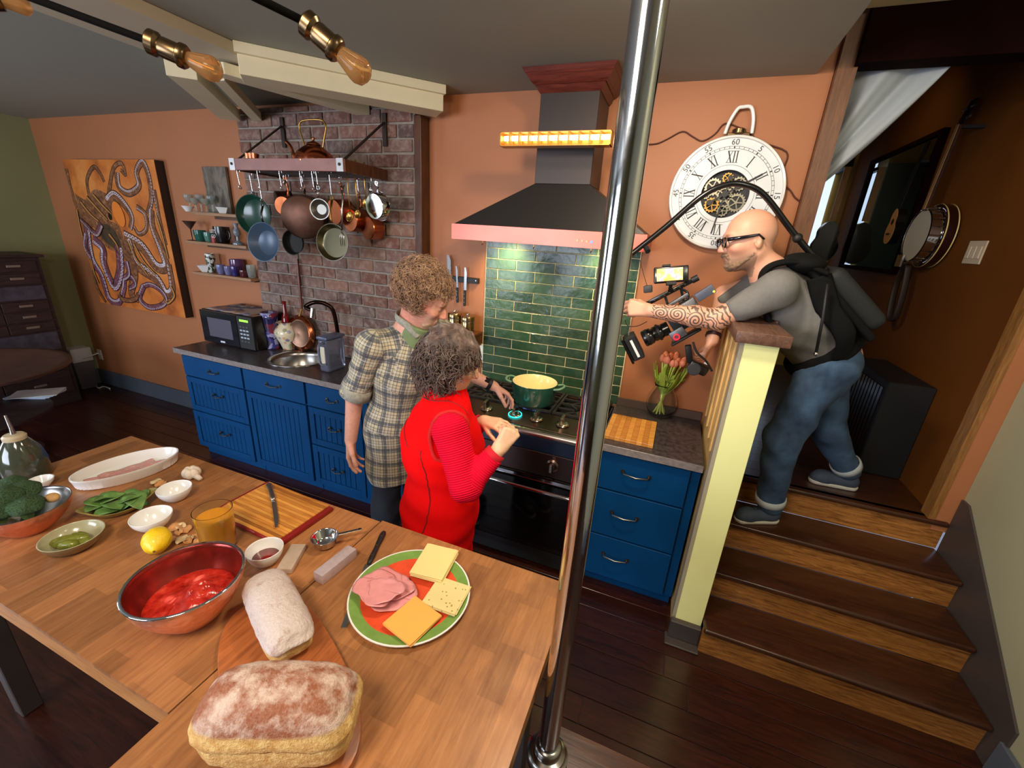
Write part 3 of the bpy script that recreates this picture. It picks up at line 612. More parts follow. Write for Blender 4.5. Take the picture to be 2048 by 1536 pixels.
# hood
hd = thing('range_hood', 'black pyramid range hood with pink copper band and red-brown crown', 'hood', (-0.70, 2.38, 1.845))
HX0, HX1, HY = -1.235, -0.178, 2.20; hc = -0.648
m_hoodk = mat('satin_black_hood', (42, 38, 36), 0.42, 0.4)
bd = MB(); bd.box(HX0, HX1, HY, HY + 0.012, 1.845, 1.925); bd.box(HX0, HX0 + 0.012, HY + 0.012, YB - 0.003, 1.845, 1.925); bd.box(HX1 - 0.012, HX1, HY + 0.012, YB - 0.003, 1.845, 1.925)
m_pinkcu = mat('pink_copper_band', (214, 112, 96), 0.36, 0.75, var=0.04); bd = bd.build('band', m_pinkcu, hd)
MB().box(HX0 + 0.013, HX1 - 0.013, HY + 0.013, YB - 0.02, 1.872, 1.885).build('filter_panel', m_steel, hd)
for xx in (-1.0, -0.42): MB().lathe([(0.03, 0), (0.034, -0.004), (0.024, -0.006), (0, -0.006)], (xx, 2.38, 1.871), 20, cap=False).build('hood_lamp', mat('hood_lamp_glow', (255, 236, 170), 0.4, emit=9), hd)
CX0, CX1, CY = -0.795, -0.500, 2.29
q = MB(); q.add([(HX0 + 0.01, HY + 0.008, 1.9255), (HX1 - 0.01, HY + 0.008, 1.9255), (HX1 - 0.01, YB - 0.004, 1.9255), (HX0 + 0.01, YB - 0.004, 1.9255), (CX0, CY, 2.145), (CX1, CY, 2.145), (CX1, YB - 0.004, 2.145), (CX0, YB - 0.004, 2.145)], [(3, 2, 1, 0), (4, 5, 6, 7), (0, 1, 5, 4), (1, 2, 6, 5), (2, 3, 7, 6), (3, 0, 4, 7)])
q.build('canopy', m_hoodk, hd, bevel=0.001)
MB().box(CX0, CX1, CY, YB - 0.004, 2.1455, 2.56).build('chimney_cover', mat('grey_brown_metal_cover', (58, 50, 47), 0.4, 0.5), hd, bevel=0.002)
m_redwood = wood('red_mahogany_crown', (64, 24, 18), (110, 48, 38), 0, 1, 0.35)
q = MB()
for (e, z0, z1) in ((0.003, 2.548, 2.562), (0.010, 2.562, 2.578), (0.028, 2.578, 2.588), (0.040, 2.588, 2.604), (0.052, 2.604, 2.62), (0.066, 2.62, 2.6385)):
    q.add([(CX0 - e, CY - e, z0), (CX1 + e, CY - e, z0), (CX1 + e, YB - 0.003, z0), (CX0 - e, YB - 0.003, z0), (CX0 - e - 0.012, CY - e - 0.012, z1), (CX1 + e + 0.012, CY - e - 0.012, z1), (CX1 + e + 0.012, YB - 0.003, z1), (CX0 - e - 0.012, YB - 0.003, z1)], [(3, 2, 1, 0), (4, 5, 6, 7), (0, 1, 5, 4), (1, 2, 6, 5), (2, 3, 7, 6), (3, 0, 4, 7)])
q.build('crown_moulding', m_redwood, hd)
for i in range(4):
    p_ = P(1155 + i * 9.5, 481 + i * 1.0, Y=HY); MB().cyl((p_.x, HY + 0.001, p_.z), (p_.x, HY - 0.003, p_.z), 0.0055, n=14).build('button', mat('blue_led_button', (70, 110, 255), 0.4, emit=2.0) if i == 3 else m_copper, bd)
for xx in (968, 1070, 1185): 
    p_ = P(xx, 490, Y=HY + 0.02); MB().tube([(p_.x, HY + 0.006, 1.846), (p_.x, HY + 0.006, 1.832), (p_.x, HY - 0.006, 1.824)], 0.003).build('hook', m_brass, bd)
# light bar in front of the chimney cover
lx0 = P(1000, 275, Y=2.12).x; lx1 = P(1222, 275, Y=2.12).x; lz0, lz1 = P(1100, 291, Y=2.12).z, P(1100, 262, Y=2.12).z
lb = thing('light_bar', 'glowing amber louvred light bar across the hood chimney', 'lamp', ((lx0 + lx1) / 2, 2.2, (lz0 + lz1) / 2))
m_lamp = mat('amber_louvre', (214, 140, 50), 0.4)
q = MB(); q.box(lx0, lx1, 2.17, 2.18, lz0, lz1); q.box(lx0, lx1, 2.12, 2.17, lz1 - 0.003, lz1); q.box(lx0, lx1, 2.12, 2.17, lz0, lz0 + 0.003); q.box(lx0, lx0 + 0.004, 2.12, 2.17, lz0, lz1); q.box(lx1 - 0.004, lx1, 2.12, 2.17, lz0, lz1)
hs_ = q.build('housing', mat('gold_housing', (206, 150, 70), 0.35, 0.8), lb)
for i in range(1, 11):
    x = lx0 + (lx1 - lx0) * i / 11; MB().box(x - 0.003, x + 0.003, 2.119, 2.168, lz0 + 0.0035, lz1 - 0.0035).build('louvre', m_lamp, lb)
MB().tube([(lx0 + 0.01, 2.152, (lz0 + lz1) / 2 + 0.008), (lx1 - 0.01, 2.152, (lz0 + lz1) / 2 + 0.008)], 0.011, 12).build('tube', mat('glowing_tube', (255, 236, 196), 0.4, emit=5.0), lb)
for xx in (CX0 + 0.05, CX1 - 0.05): MB().box(xx - 0.008, xx + 0.008, 2.18, CY - 0.0005, (lz0 + lz1) / 2 - 0.008, (lz0 + lz1) / 2 + 0.008).build('bracket', m_hoodk, lb)
# knives, rail, canisters, shelf, outlets
kr = thing('knife_rail', 'black magnetic knife rail on the orange wall', 'knife rail', P(925, 560, Y=YB - 0.015))
ra, rb_ = P(893, 555, Y=2.53), P(957, 563, Y=2.53)
MB().box(ra.x, rb_.x, 2.522, YB - 0.001, ra.z - 0.02, ra.z + 0.015).build('bar', m_blackm, kr, bevel=0.002)
MB().cyl((rb_.x - 0.015, 2.523, ra.z), (rb_.x - 0.015, 2.519, ra.z), 0.004).build('screw', m_steel, kr)
m_blade = mat('knife_blade_steel', (190, 192, 196), 0.18, 1.0)
def wallknife(pxt, pyt, pxb, pyb, wd, label):
    a_, b_ = P(pxt, pyt, Y=2.515), P(pxb, pyb, Y=2.515); t_ = thing('kitchen_knife', label, 'knife', b_, 'knives on the magnetic rail')
    d_ = (a_ - b_); L = d_.length; d_.normalize(); n_ = Vector((d_.z, 0, -d_.x)); m_ = b_ + d_ * L * 0.42
    MB().prism([m_ - n_ * wd * 0.4, m_ + n_ * wd * 0.5, a_ - d_ * L * 0.12 + n_ * wd * 0.5, a_ + n_ * wd * 0.1, a_ - n_ * wd * 0.4], (0, 0.003, 0)).build('blade', m_blade, t_)
    q_ = MB(); q_.bar(b_, m_ - d_ * 0.0005, 0.018, 0.012, n_); h_ = q_.build('handle', m_blackm, t_, bevel=0.003)
    for f_ in (0.25, 0.5, 0.75): c_ = b_ + (m_ - b_) * f_; MB().cyl(c_ - Vector((0, 0.0065, 0)), c_ - Vector((0, 0.009, 0)), 0.0025, n=8).build('rivet', m_steel, h_)
wallknife(897, 510, 899, 590, 0.030, 'broad kitchen knife furthest left on the magnetic rail')
wallknife(913, 532, 915, 605, 0.014, 'slim kitchen knife in the middle of the magnetic rail')
wallknife(931, 535, 929, 612, 0.020, 'dark-handled kitchen knife at the right of the magnetic rail')
sh_z = P(930, 665, Y=2.45).z
s_ = thing('spice_shelf', 'small dark wooden shelf under the knives', 'shelf', (P(925, 665, Y=2.47).x, 2.54, sh_z)); sx0, sx1 = P(880, 660, Y=2.45).x, P(953, 665, Y=2.45).x
MB().box(sx0, sx1, 2.40, YB - 0.001, sh_z - 0.018, sh_z).build('board', m_walnut, s_, bevel=0.002)
MB().box(sx1 - 0.02, sx1 - 0.002, 2.42, YB - 0.001, sh_z - 0.09, sh_z - 0.0185).build('bracket', m_walnut, s_)
for i, (xx, hh, lbl) in enumerate(((910, 0.115, 'brassy steel canister at left on the spice shelf'), (936, 0.105, 'brassy steel canister at right on the spice shelf'))):
    b_ = Vector((P(xx, 650, Y=2.47).x, 2.465, sh_z + 0.0006)); t_ = thing('canister', lbl, 'canister', b_, 'canisters on the spice shelf')
    MB().lathe([(0, 0), (0.042, 0), (0.044, 0.004), (0.044, hh * 0.75), (0.042, hh * 0.78)], b_, 28, cap=False).build('body', mat('brassy_steel', (168, 140, 96), 0.22, 1.0), t_, smooth='auto')
    l_ = MB().lathe([(0.0455, hh * 0.78), (0.046, hh), (0.043, hh + 0.004), (0, hh + 0.005)], b_, 28, cap=False).build('lid', mat('brassy_steel', (0, 0, 0)), t_, smooth='auto')
    MB().lathe([(0.045, hh * 0.70), (0.0475, hh * 0.71), (0.0475, hh * 0.76), (0.045, hh * 0.77)], b_, 28, cap=False).build('clamp_ring', m_steel, t_, smooth='auto')
    MB().lathe([(0.006, 0.0), (0.012, 0.012), (0, 0.02)], b_ + UP * (hh + 0.005), 12, cap=False).build('lid_knob', m_steel, l_, smooth=True)
def outlet(px_, py_, lbl, w_=0.07, h_=0.115, Y=YB, name='wall_outlet'):
    c_ = P(px_, py_, Y=Y); t_ = thing(name, lbl, 'outlet', (c_.x, Y, c_.z)); MB().box(c_.x - w_ / 2, c_.x + w_ / 2, Y - 0.007, Y - 0.0005, c_.z - h_ / 2, c_.z + h_ / 2).build('plate', m_white, t_, bevel=0.002)
    for dz in (-0.022, 0.022): MB().box(c_.x - 0.015, c_.x + 0.015, Y - 0.009, Y - 0.007, c_.z + dz - 0.012, c_.z + dz + 0.012).build('socket', mat('off_white_plastic', (214, 212, 204), 0.4), t_)
    return t_
outlet(958, 703, 'white wall outlet left of the green tiles')
outlet(201, 709, 'white wall outlet low on the orange wall near the corner')
# right counter: cutting board, glass vase with tulips
ca, cb, cc, cd = P(1213, 818, Z=ZT), P(1307, 836, Z=ZT), P(1302, 898, Z=ZT), P(1205, 882, Z=ZT)
t = thing('bamboo_cutting_board', 'bright bamboo cutting board on the short worktop', 'cutting board', (0.0, 2.1, ZT + 0.0006))
m_bam = [wood('honey_bamboo_a', (196, 124, 48), (232, 170, 84), 0, 1, 0.35), wood('honey_bamboo_b', (172, 104, 40), (220, 150, 70), 0, 1, 0.35)]
def strips(t_, x0, x1, y0, y1, z0, z1, n, mats, along='y', name='bamboo_strip', b=0.0008):
    for i in range(n):
        if along == 'y': a0 = x0 + (x1 - x0) * i / n; a1 = x0 + (x1 - x0) * (i + 1) / n; MB().box(a0, a1 - 0.0004, y0, y1, z0, z1 - (i % 2) * 0.0003).build(name, mats[i % len(mats)], t_, bevel=b)
        else: a0 = y0 + (y1 - y0) * i / n; a1 = y0 + (y1 - y0) * (i + 1) / n; MB().box(x0, x1, a0, a1 - 0.0004, z0, z1 - (i % 2) * 0.0003).build(name, mats[i % len(mats)], t_, bevel=b)
strips(t, -0.222, 0.025, 2.015, 2.33, ZT + 0.0006, ZT + 0.019, 9, m_bam)
# ================================================================ VASE WITH TULIPS
vb = P(1317, 832, Z=ZT); vb = Vector((vb.x, vb.y + 0.01, ZT + 0.0006))
t = thing('glass_vase', 'rounded clear glass vase holding the tulips', 'vase', vb)
MB().lathe([(0, 0.0), (0.045, 0), (0.06, 0.01), (0.083, 0.05), (0.088, 0.085), (0.078, 0.13), (0.058, 0.165), (0.05, 0.185), (0.056, 0.20), (0.0535, 0.20), (0.047, 0.185), (0.055, 0.165), (0.075, 0.13), (0.085, 0.085), (0.080, 0.05), (0.057, 0.014), (0, 0.010)], vb, 36, cap=False).build('body', m_glass, t, smooth=True)
MB().lathe([(0, 0.0105), (0.056, 0.0145), (0.079, 0.05), (0.084, 0.084), (0.0815, 0.095), (0, 0.095)], vb, 36, cap=False).build('water', mat('water', (150, 160, 140), 0.02, alpha=0.05), t, smooth='auto')
m_stem = mat('pale_green_stem', (206, 222, 112), 0.45, var=0.1, vscale=30); m_leaf = mat('tulip_leaf_green', (156, 184, 72), 0.45, var=0.2, vscale=25)
m_pet = mat('coral_pink_petal', (244, 152, 124), 0.45, var=0.12, vscale=30)
rr = random.Random(4)
for i in range(13):
    a = i * 2.4; r0 = 0.045 * math.sqrt((i + 0.5) / 13); b_ = vb + Vector((-r0 * math.cos(a) * 0.9 - 0.004, -r0 * math.sin(a) * 0.9, 0.016))
    mid = vb + Vector((0.010 * math.cos(a), 0.010 * math.sin(a), 0.125)); top = vb + Vector((0.012 + 0.062 * math.cos(a) * (0.5 + 0.5 * (i % 3) / 2), 0.055 * math.sin(a), 0.315 + 0.03 * rr.random()))
    tu = thing('tulip', 'coral tulip with pale stem and pointed leaves in the glass vase', 'flower', b_, 'tulips in the glass vase')
    path = spline([b_, mid, (mid + top) / 2 + Vector((0, 0, 0.004)), top], 6); MB().tube(path, 0.0042, 7).build('stem', m_stem, tu, smooth=True)
    for s_ in range(3):
        l0 = mid + (top - mid) * (0.05 + 0.2 * s_); an = a + s_ * 2.2 + rr.random(); tip = top + Vector((0.05 * math.cos(an), 0.045 * math.sin(an), -0.03 + 0.05 * rr.random() - s_ * 0.03)); pm = (l0 + tip) / 2 + Vector((0.012 * math.cos(an), 0.012 * math.sin(an), -0.005))
        cen = spline([l0, pm, tip], 5); q = MB(); n_ = len(cen); sd = Vector((-math.sin(an), math.cos(an), 0))
        for k in range(n_):
            w_ = 0.015 * math.sin(math.pi * min(1, (k / (n_ - 1)) * 0.85 + 0.12)) + 0.0006; q.v += [tuple(cen[k] - sd * w_), tuple(cen[k] + Vector((math.cos(an), math.sin(an), 0)) * -0.003), tuple(cen[k] + sd * w_)]
        q.f = [f for k in range(n_ - 1) for f in ((3 * k, 3 * k + 1, 3 * k + 4, 3 * k + 3), (3 * k + 1, 3 * k + 2, 3 * k + 5, 3 * k + 4))]; q.m = [0] * len(q.f); q.build('leaf', m_leaf, tu, smooth=True, solid=0.0008)
    fl_ = MB().lathe([(0.003, 0), (0.013, 0.007), (0.017, 0.02), (0.014, 0.034), (0.006, 0.044), (0.001, 0.046)], top, 9, (top - mid), cap=False).build('petals', m_pet, tu, smooth=True)
# ================================================================ WORKTABLES (butcher block)
def blockmat():
    t_ = NT('maple_butcher_block'); oi = t_.n('ObjectInfo'); g = t_.n('NewGeometry'); mp = t_.n('Mapping'); mp.inputs['Scale'].default_value = (60, 5, 30); t_.l(g.outputs['Position'], mp.inputs[0])
    n = t_.noise(mp.outputs[0], 1.6, 5, 0.6, 0.6); c_ = t_.ramp(n, [(0.3, s2l((142, 92, 54))), (0.7, s2l((172, 118, 72)))])
    st_ = t_.noise(t_.pos(), 5.5, 4, 0.6); c2 = t_.mix(t_.ramp(st_, [(0.52, (0, 0, 0)), (0.72, (0.45, 0.45, 0.45))]), c_, s2l((104, 58, 30)))
    hsv = t_.n('HueSaturation'); t_.l(t_.math('MULTIPLY_ADD', oi.outputs['Random'], 0.46, 0.77), hsv.inputs['Value']); t_.l(c2, hsv.inputs['Color'])
    t_.set(Base_Color=hsv.outputs[0], Roughness=t_.ramp(st_, [(0.3, (0.32,) * 3), (0.7, (0.5,) * 3)])); t_.bump(n, 0.1, 0.002); return t_.m
m_block = blockmat(); m_frame = wood('maple_table_frame', (150, 96, 50), (190, 132, 76), 0, 1, 0.45)
def worktable(label, x0, x1, y0, y1, sw, sl, seed):
    t_ = thing('worktable', label, 'table', ((x0 + x1) / 2, (y0 + y1) / 2, 0)); th = 0.075; r_ = random.Random(seed)
    MB().box(x0 + 0.004, x1 - 0.004, y0 + 0.004, y1 - 0.004, ZT - th, ZT - 0.012).build('slab', m_frame, t_)
    x = x0; i = 0
    while x < x1 - 1e-4:
        xe = min(x + sw, x1); y = y0 - (r_.random() * sl)
        while y < y1 - 1e-4:
            ye = y + sl * r_.uniform(0.8, 1.25); a_, b_ = max(y, y0), min(ye, y1)
            if b_ - a_ > 0.004: MB().box(x, xe, a_, b_, ZT - 0.0118, ZT).build('block', m_block, t_); i += 1
            y = ye
        x = xe
    for xx in (x0 + 0.06, x1 - 0.12):
        for yy in (y0 + 0.06, y1 - 0.12): MB().box(xx, xx + 0.06, yy, yy + 0.06, 0.0006, ZT - th - 0.0005).build('leg', m_darktrim, t_, bevel=0.003)
    MB().box(x0 + 0.08, x1 - 0.08, y1 - 0.10, y1 - 0.08, ZT - th - 0.10, ZT - th - 0.0005).build('apron', m_darktrim, t_)
    return t_
worktable('left butcher block worktable laid with bowls of ingredients', -2.19, -0.8175, 0.302, 0.977, 0.062, 0.155, 3)
worktable('right butcher block worktable with the bread and cold cut plate', -0.8135, -0.139, -0.30, 0.985, 0.062, 0.16, 5)
def Z(x, y, dz=0.0): p_ = P(x, y, Z=ZT + dz); return p_
e_ = 0.0005
def bowl(name, label, cat, c, r, h, m, mi=None, foot=0.5, th=0.003, sq=1.0, ang=0.0, group=None, n=40, flare=1.6):
    c = Vector((c.x, c.y, ZT + e_)); t_ = thing(name, label, cat, c, group); pr = [(0.0, 0.0), (r * foot, 0.0)]
    for k in range(1, 9): u = k / 8; pr.append((r * (foot + (1 - foot) * math.sin(u * math.pi / 2) ** (1 / flare * 1.3)), h * (1 - math.cos(u * math.pi / 2)) if flare > 2 else h * u))
    x_ = Vector((math.cos(ang), math.sin(ang), 0))
    MB().lathe(pr, c, n, cap=False, sq=sq, xh=x_).build('outer_shell', m, t_, smooth=True)
    inn = [(r, h), (r - th * 0.5, h + 0.001)] + [(max(p_[0] - th, 0), p_[1] + th * (1 if p_[1] < h else 0)) for p_ in reversed(pr[1:])] + [(0, th)]
    MB().lathe(inn, c, n, cap=False, sq=sq, xh=x_).build('lining', mi or m, t_, smooth=True); return t_
# hammered copper mixing bowl with crushed tomatoes
def hammered(name, col):
    t_ = NT(name); vo = t_.n('TexVoronoi', feature='SMOOTH_F1'); vo.inputs['Scale'].default_value = 75; t_.l(t_.pos(), vo.inputs['Vector'])
    n = t_.noise(t_.pos(), 12); t_.set(Base_Color=t_.ramp(n, [(0.3, s2l(col)), (0.75, s2l(tuple(min(255, int(v * 1.15)) for v in col)))]), Metallic=0.8, Roughness=0.38); t_.bump(vo.outputs['Distance'], 0.6, 0.004); return t_.m
m_ham = hammered('hammered_copper', (232, 156, 122))
bc = Vector((0, 0, 0)); rimL, rimR = Z(240, 1195, 0.125), Z(488, 1120, 0.125); RB = (rimR - rimL).length / 2 * 1.0; bc = (rimL + rimR) / 2
mb = bowl('copper_mixing_bowl', 'hammered copper mixing bowl of crushed tomatoes', 'bowl', bc, RB, 0.125, m_ham, mat('tomato_smeared_steel', (150, 52, 44), 0.22, 0.7, var=0.35, vscale=14), 0.42, 0.003, flare=1.3)
MB().lathe([(RB - 0.002, 0.1245), (RB + 0.004, 0.126), (RB + 0.003, 0.130), (RB - 0.003, 0.129)], Vector((bc.x, bc.y, ZT)), 48, cap=False).build('steel_rim', m_chrome, mb, smooth=True)
def tommat():
    t_ = NT('wet_crushed_tomato'); n = t_.noise(t_.pos(), 45, 4, 0.6); t_.set(Base_Color=t_.ramp(n, [(0.3, s2l((150, 22, 14))), (0.55, s2l((200, 48, 34))), (0.8, s2l((226, 92, 70)))]), Roughness=0.12, Coat_Weight=0.5, Subsurface_Weight=0.15, Subsurface_Radius=(0.01, 0.003, 0.002)); t_.bump(n, 0.6, 0.006); return t_.m
m_tom = tommat()
def heap(name, label, cat, c, r, z0, hfun, m, n=40, rings=14):
    q = MB(); q.v.append((c.x, c.y, z0 + hfun(0, 0)));
    for i in range(1, rings + 1):
        for k in range(n):
            a = 2 * math.pi * k / n; x, y = r * i / rings * math.cos(a), r * i / rings * math.sin(a); q.v.append((c.x + x, c.y + y, z0 + hfun(x, y) * (1 if i < rings else 0)))
    q.f = [(0, 1 + k, 1 + (k + 1) % n) for k in range(n)] + [(1 + (i - 1) * n + k, 1 + i * n + k, 1 + i * n + (k + 1) % n, 1 + (i - 1) * n + (k + 1) % n) for i in range(1, rings) for k in range(n)]; q.m = [0] * len(q.f)
    return q
from mathutils import noise as mno
def hf(x, y): v = mno.fractal(Vector((x * 22, y * 22, 3.1)), 1.0, 2.0, 3); g_ = math.exp(-((x - 0.028) ** 2 + (y - 0.004) ** 2) / 0.0030); return 0.003 + 0.034 * g_ + (0.003 + 0.022 * g_) * abs(v)
hp = heap('tomatoes', '', '', bc, RB * 0.805, ZT + 0.060, hf, m_tom, 56, 22); hp.build('crushed_tomatoes', m_tom, None, smooth=True, kind='stuff', label='wet red crushed tomatoes heaped in the copper mixing bowl', cat='tomatoes')
# left copper bowl with broccoli
rimR2 = Z(145, 985, 0.085); c2 = Vector((Z(55, 1030, 0.0).x - 0.05, Z(45, 1010, 0.04).y, 0)); c2 = (Z(-60, 1040, 0.09) + rimR2) / 2
b2r = (rimR2 - Z(-60, 1040, 0.09)).length / 2
b2 = bowl('copper_bowl', 'hammered copper bowl heaped with broccoli at the left edge', 'bowl', c2, b2r, 0.09, hammered('hammered_copper_red', (222, 140, 108)), m_steel, 0.42, 0.003, flare=1.3)
def brocmat():
    t_ = NT('broccoli_green'); n = t_.noise(t_.pos(), 260, 3, 0.7); t_.set(Base_Color=t_.ramp(n, [(0.35, s2l((24, 50, 30))), (0.65, s2l((76, 110, 66)))]), Roughness=0.8); t_.bump(n, 1.0, 0.006); return t_.m
m_broc = brocmat(); m_bstem = mat('broccoli_stalk', (140, 170, 100), 0.6)
for i, (px_, py_, dz, r_) in enumerate(((45, 985, 0.115, 0.048), (5, 1000, 0.12, 0.055), (50, 1015, 0.10, 0.048), (-5, 1025, 0.10, 0.05), (22, 972, 0.125, 0.042))):
    c_ = Z(px_, py_, dz); t_ = thing('broccoli_floret', ['central broccoli floret at the back right of the copper bowl pile', 'large broccoli floret at the left picture edge of the pile', 'broccoli floret at the front right of the copper bowl pile', 'broccoli floret at the front left of the copper bowl pile', 'small broccoli floret at the very back of the pile'][i], 'broccoli', c_ - UP * 0.03, 'broccoli florets in the copper bowl')
    bm = bmesh.new(); bmesh.ops.create_icosphere(bm, subdivisions=4, radius=r_)
    for v in bm.verts:
        d_ = v.co.normalized(); s_ = 0
        for k in range(9):
            a_ = k * 2.399; zc_ = 1 - (k + 0.5) / 9; cc_ = Vector((math.sqrt(1 - zc_ * zc_) * math.cos(a_), math.sqrt(1 - zc_ * zc_) * math.sin(a_), zc_ * 0.8)); s_ = max(s_, 1 - (d_ - cc_).length / 0.7)
        v.co = d_ * r_ * (0.78 + 0.25 * max(s_, 0) ** 0.6 + 0.03 * mno.noise(d_ * 14)); v.co.z *= 0.75 if v.co.z > 0 else 0.45
    me = bpy.data.meshes.new('head'); bm.to_mesh(me); bm.free(); me.polygons.foreach_set('use_smooth', [True] * len(me.polygons)); me.materials.append(m_broc)
    o = bpy.data.objects.new('head', me); link(o, t_); o.location = (0, 0, 0.03); MB().cyl(c_ - UP * 0.035, c_ - UP * 0.012, 0.012, 0.018).build('stalk', m_bstem, t_)
pt_ = Z(105, 995, 0.095); t_ = thing('ginger_potato', 'small pale tan potato beside the broccoli', 'potato', pt_ - UP * 0.014); MB().sph(pt_, 0.019, 18, 12, 1.1, 0.9, 0.75).build('skin', mat('tan_potato_skin', (206, 164, 108), 0.7, var=0.15, vscale=60, bump=0.3), t_, smooth=True)
# oil bottle and white saucer
ob = Z(62, 955); ob = Vector((ob.x - 0.012, ob.y, ZT + e_)); t = thing('oil_bottle', 'dark green ceramic oil bottle with pourer at the left edge', 'bottle', ob)
MB().lathe([(a_ * 1.35, b_ * 1.35) for a_, b_ in [(0, 0), (0.044, 0), (0.048, 0.008), (0.048, 0.05), (0.041, 0.085), (0.026, 0.112), (0.022, 0.118)]], ob, 28, cap=False).build('body', mat('smoky_green_glaze', (62, 66, 54), 0.12, coat=0.6, var=0.15), t, smooth=True)
MB().lathe([(0.031, 0.157), (0.032, 0.170), (0.026, 0.177), (0.0, 0.180)], ob, 24, cap=False).build('collar', mat('cream_collar', (196, 180, 150), 0.4), t, smooth='auto')
MB().tube([ob + UP * 0.177, ob + UP * 0.20, ob + Vector((-0.008, 0, 0.25))], [0.009, 0.006, 0.004], 10).build('pourer', m_steel, t, smooth='auto')
t, o = lathe_thing('salt_dish', 'small white dish in front of the oil bottle', 'dish', Vector((Z(85, 972).x, Z(85, 972).y, ZT + e_)), [(0, 0.0), (0.02, 0), (0.034, 0.018), (0.036, 0.028), (0.033, 0.028), (0.02, 0.006), (0, 0.005)], m_white, 30)
# white fluted oval dish with bacon
oc = (Z(137, 960, 0.045) + Z(356, 898, 0.045)) / 2; dv = Z(356, 898, 0.045) - Z(137, 960, 0.045); an = math.atan2(dv.y, dv.x); ora = dv.length / 2; orb = 0.088
t = thing('oval_baking_dish', 'white fluted oval baking dish holding bacon', 'dish', (oc.x, oc.y, ZT + e_)); q = MB(); n = 96; x_ = Vector((math.cos(an), math.sin(an), 0)); y_ = Vector((-math.sin(an), math.cos(an), 0))
prof = [(0, 0, 0), (0.86, 0, 0), (0.93, 0.006, 1), (0.975, 0.036, 1), (1.0, 0.040, 0), (1.0, 0.046, 0), (0.97, 0.046, 0), (0.94, 0.038, 0), (0.88, 0.010, 0), (0.82, 0.006, 0), (0, 0.005, 0)]
for (s_, z_, fl_) in prof:
    for k in range(n):
        a = 2 * math.pi * k / n; f_ = s_ + (0.012 * (1 if k % 2 else -1) if fl_ else 0); q.v.append(tuple(Vector((oc.x, oc.y, ZT + e_ + z_)) + x_ * ora * f_ * math.cos(a) + y_ * orb * f_ * math.sin(a)))
q.f = [(i * n + k, i * n + (k + 1) % n, (i + 1) * n + (k + 1) % n, (i + 1) * n + k) for i in range(len(prof) - 1) for k in range(n)]; q.m = [0] * len(q.f); q.build('body', m_white, t, smooth='auto')
def baconmat():
    t_ = NT('raw_bacon'); n = t_.noise(t_.coord('UV', (3, 14, 1)), 3.0, 4, 0.6, 0.8)
    t_.set(Base_Color=t_.ramp(n, [(0.38, s2l((232, 190, 176))), (0.52, s2l((214, 130, 120))), (0.62, s2l((178, 84, 84)))]), Roughness=0.25, Subsurface_Weight=0.1); return t_.m
m_bac = baconmat()
def sheet(name, fn, nu, nv, m, parent=None, th=0.002, **k):
    vs = [fn(i / nu, j / nv) for i in range(nu + 1) for j in range(nv + 1)]; q = MB(); q.v = [tuple(v) for v in vs]
    q.f = [(i * (nv + 1) + j, (i + 1) * (nv + 1) + j, (i + 1) * (nv + 1) + j + 1, i * (nv + 1) + j + 1) for i in range(nu) for j in range(nv)]; q.m = [0] * len(q.f)
    o = q.build(name, m, parent, smooth=True, solid=th, **k); uv = o.data.uv_layers.new(name='UV')
    for p_ in o.data.polygons:
        for li, vi in zip(p_.loop_indices, p_.vertices): uv.data[li].uv = ((vi // (nv + 1)) / nu, (vi % (nv + 1)) / nv)
    return o
for i, (u0, v0, L_, da) in enumerate(((0.0, 0.030, 0.17, 0.05), (-0.02, 0.010, 0.21, -0.02), (0.02, -0.012, 0.21, 0.04), (-0.02, -0.030, 0.17, -0.04))):
    t_ = thing('bacon_rasher', ['raw bacon rasher nearest the back rim of the oval dish', 'raw bacon rasher second from the back rim of the oval dish', 'raw bacon rasher third from the back rim of the oval dish', 'raw bacon rasher nearest the front rim of the oval dish'][i], 'bacon', (oc.x, oc.y, ZT + 0.008), 'bacon rashers in the oval dish')
    xx = x_ * math.cos(da) + y_ * math.sin(da); yy = y_ * math.cos(da) - x_ * math.sin(da)
    def fn(u, v, xx=xx, yy=yy, u0=u0, v0=v0, L_=L_, i=i): return Vector((oc.x, oc.y, ZT + 0.009 + i * 0.0022 + 0.002 * math.sin(u * 14 + i))) + x_ * u0 + y_ * v0 + xx * (u - 0.5) * L_ + yy * ((v - 0.5) * 0.040 + 0.004 * math.sin(u * 9 + i))
    sheet('meat', fn, 24, 4, m_bac, t_, 0.002)
# green leaf-shaped dish with leaves
lc = Z(240, 1012, 0.02); m_olive = mat('olive_glaze', (150, 138, 74), 0.15, coat=0.5, var=0.25, vscale=25)
ld = Z(318, 985, 0.02) - Z(160, 1030, 0.02); la = math.atan2(ld.y, ld.x); LD = ld.length / 2; lx, ly = Vector((math.cos(la), math.sin(la), 0)), Vector((-math.sin(la), math.cos(la), 0))
t = thing('leaf_dish', 'olive glazed boat-shaped dish filled with green leaves', 'dish', (lc.x, lc.y, ZT + e_)); q = MB(); n = 48
prof = [(0, 0), (0.45, 0), (0.7, 0.008), (0.95, 0.028), (1.0, 0.034), (0.97, 0.035), (0.66, 0.011), (0, 0.005)]
for (s_, z_) in prof:
    for k in range(n):
        a = 2 * math.pi * k / n; wv = 1 + 0.10 * math.sin(3 * a) * (s_ > 0.6); q.v.append(tuple(Vector((lc.x, lc.y, ZT + e_ + z_ * (1 + 0.2 * math.cos(2 * a))) ) + lx * LD * s_ * wv * math.cos(a) + ly * LD * 0.52 * s_ * wv * math.sin(a)))
q.f = [(i * n + k, i * n + (k + 1) % n, (i + 1) * n + (k + 1) % n, (i + 1) * n + k) for i in range(len(prof) - 1) for k in range(n)]; q.m = [0] * len(q.f); q.build('body', m_olive, t, smooth='auto')
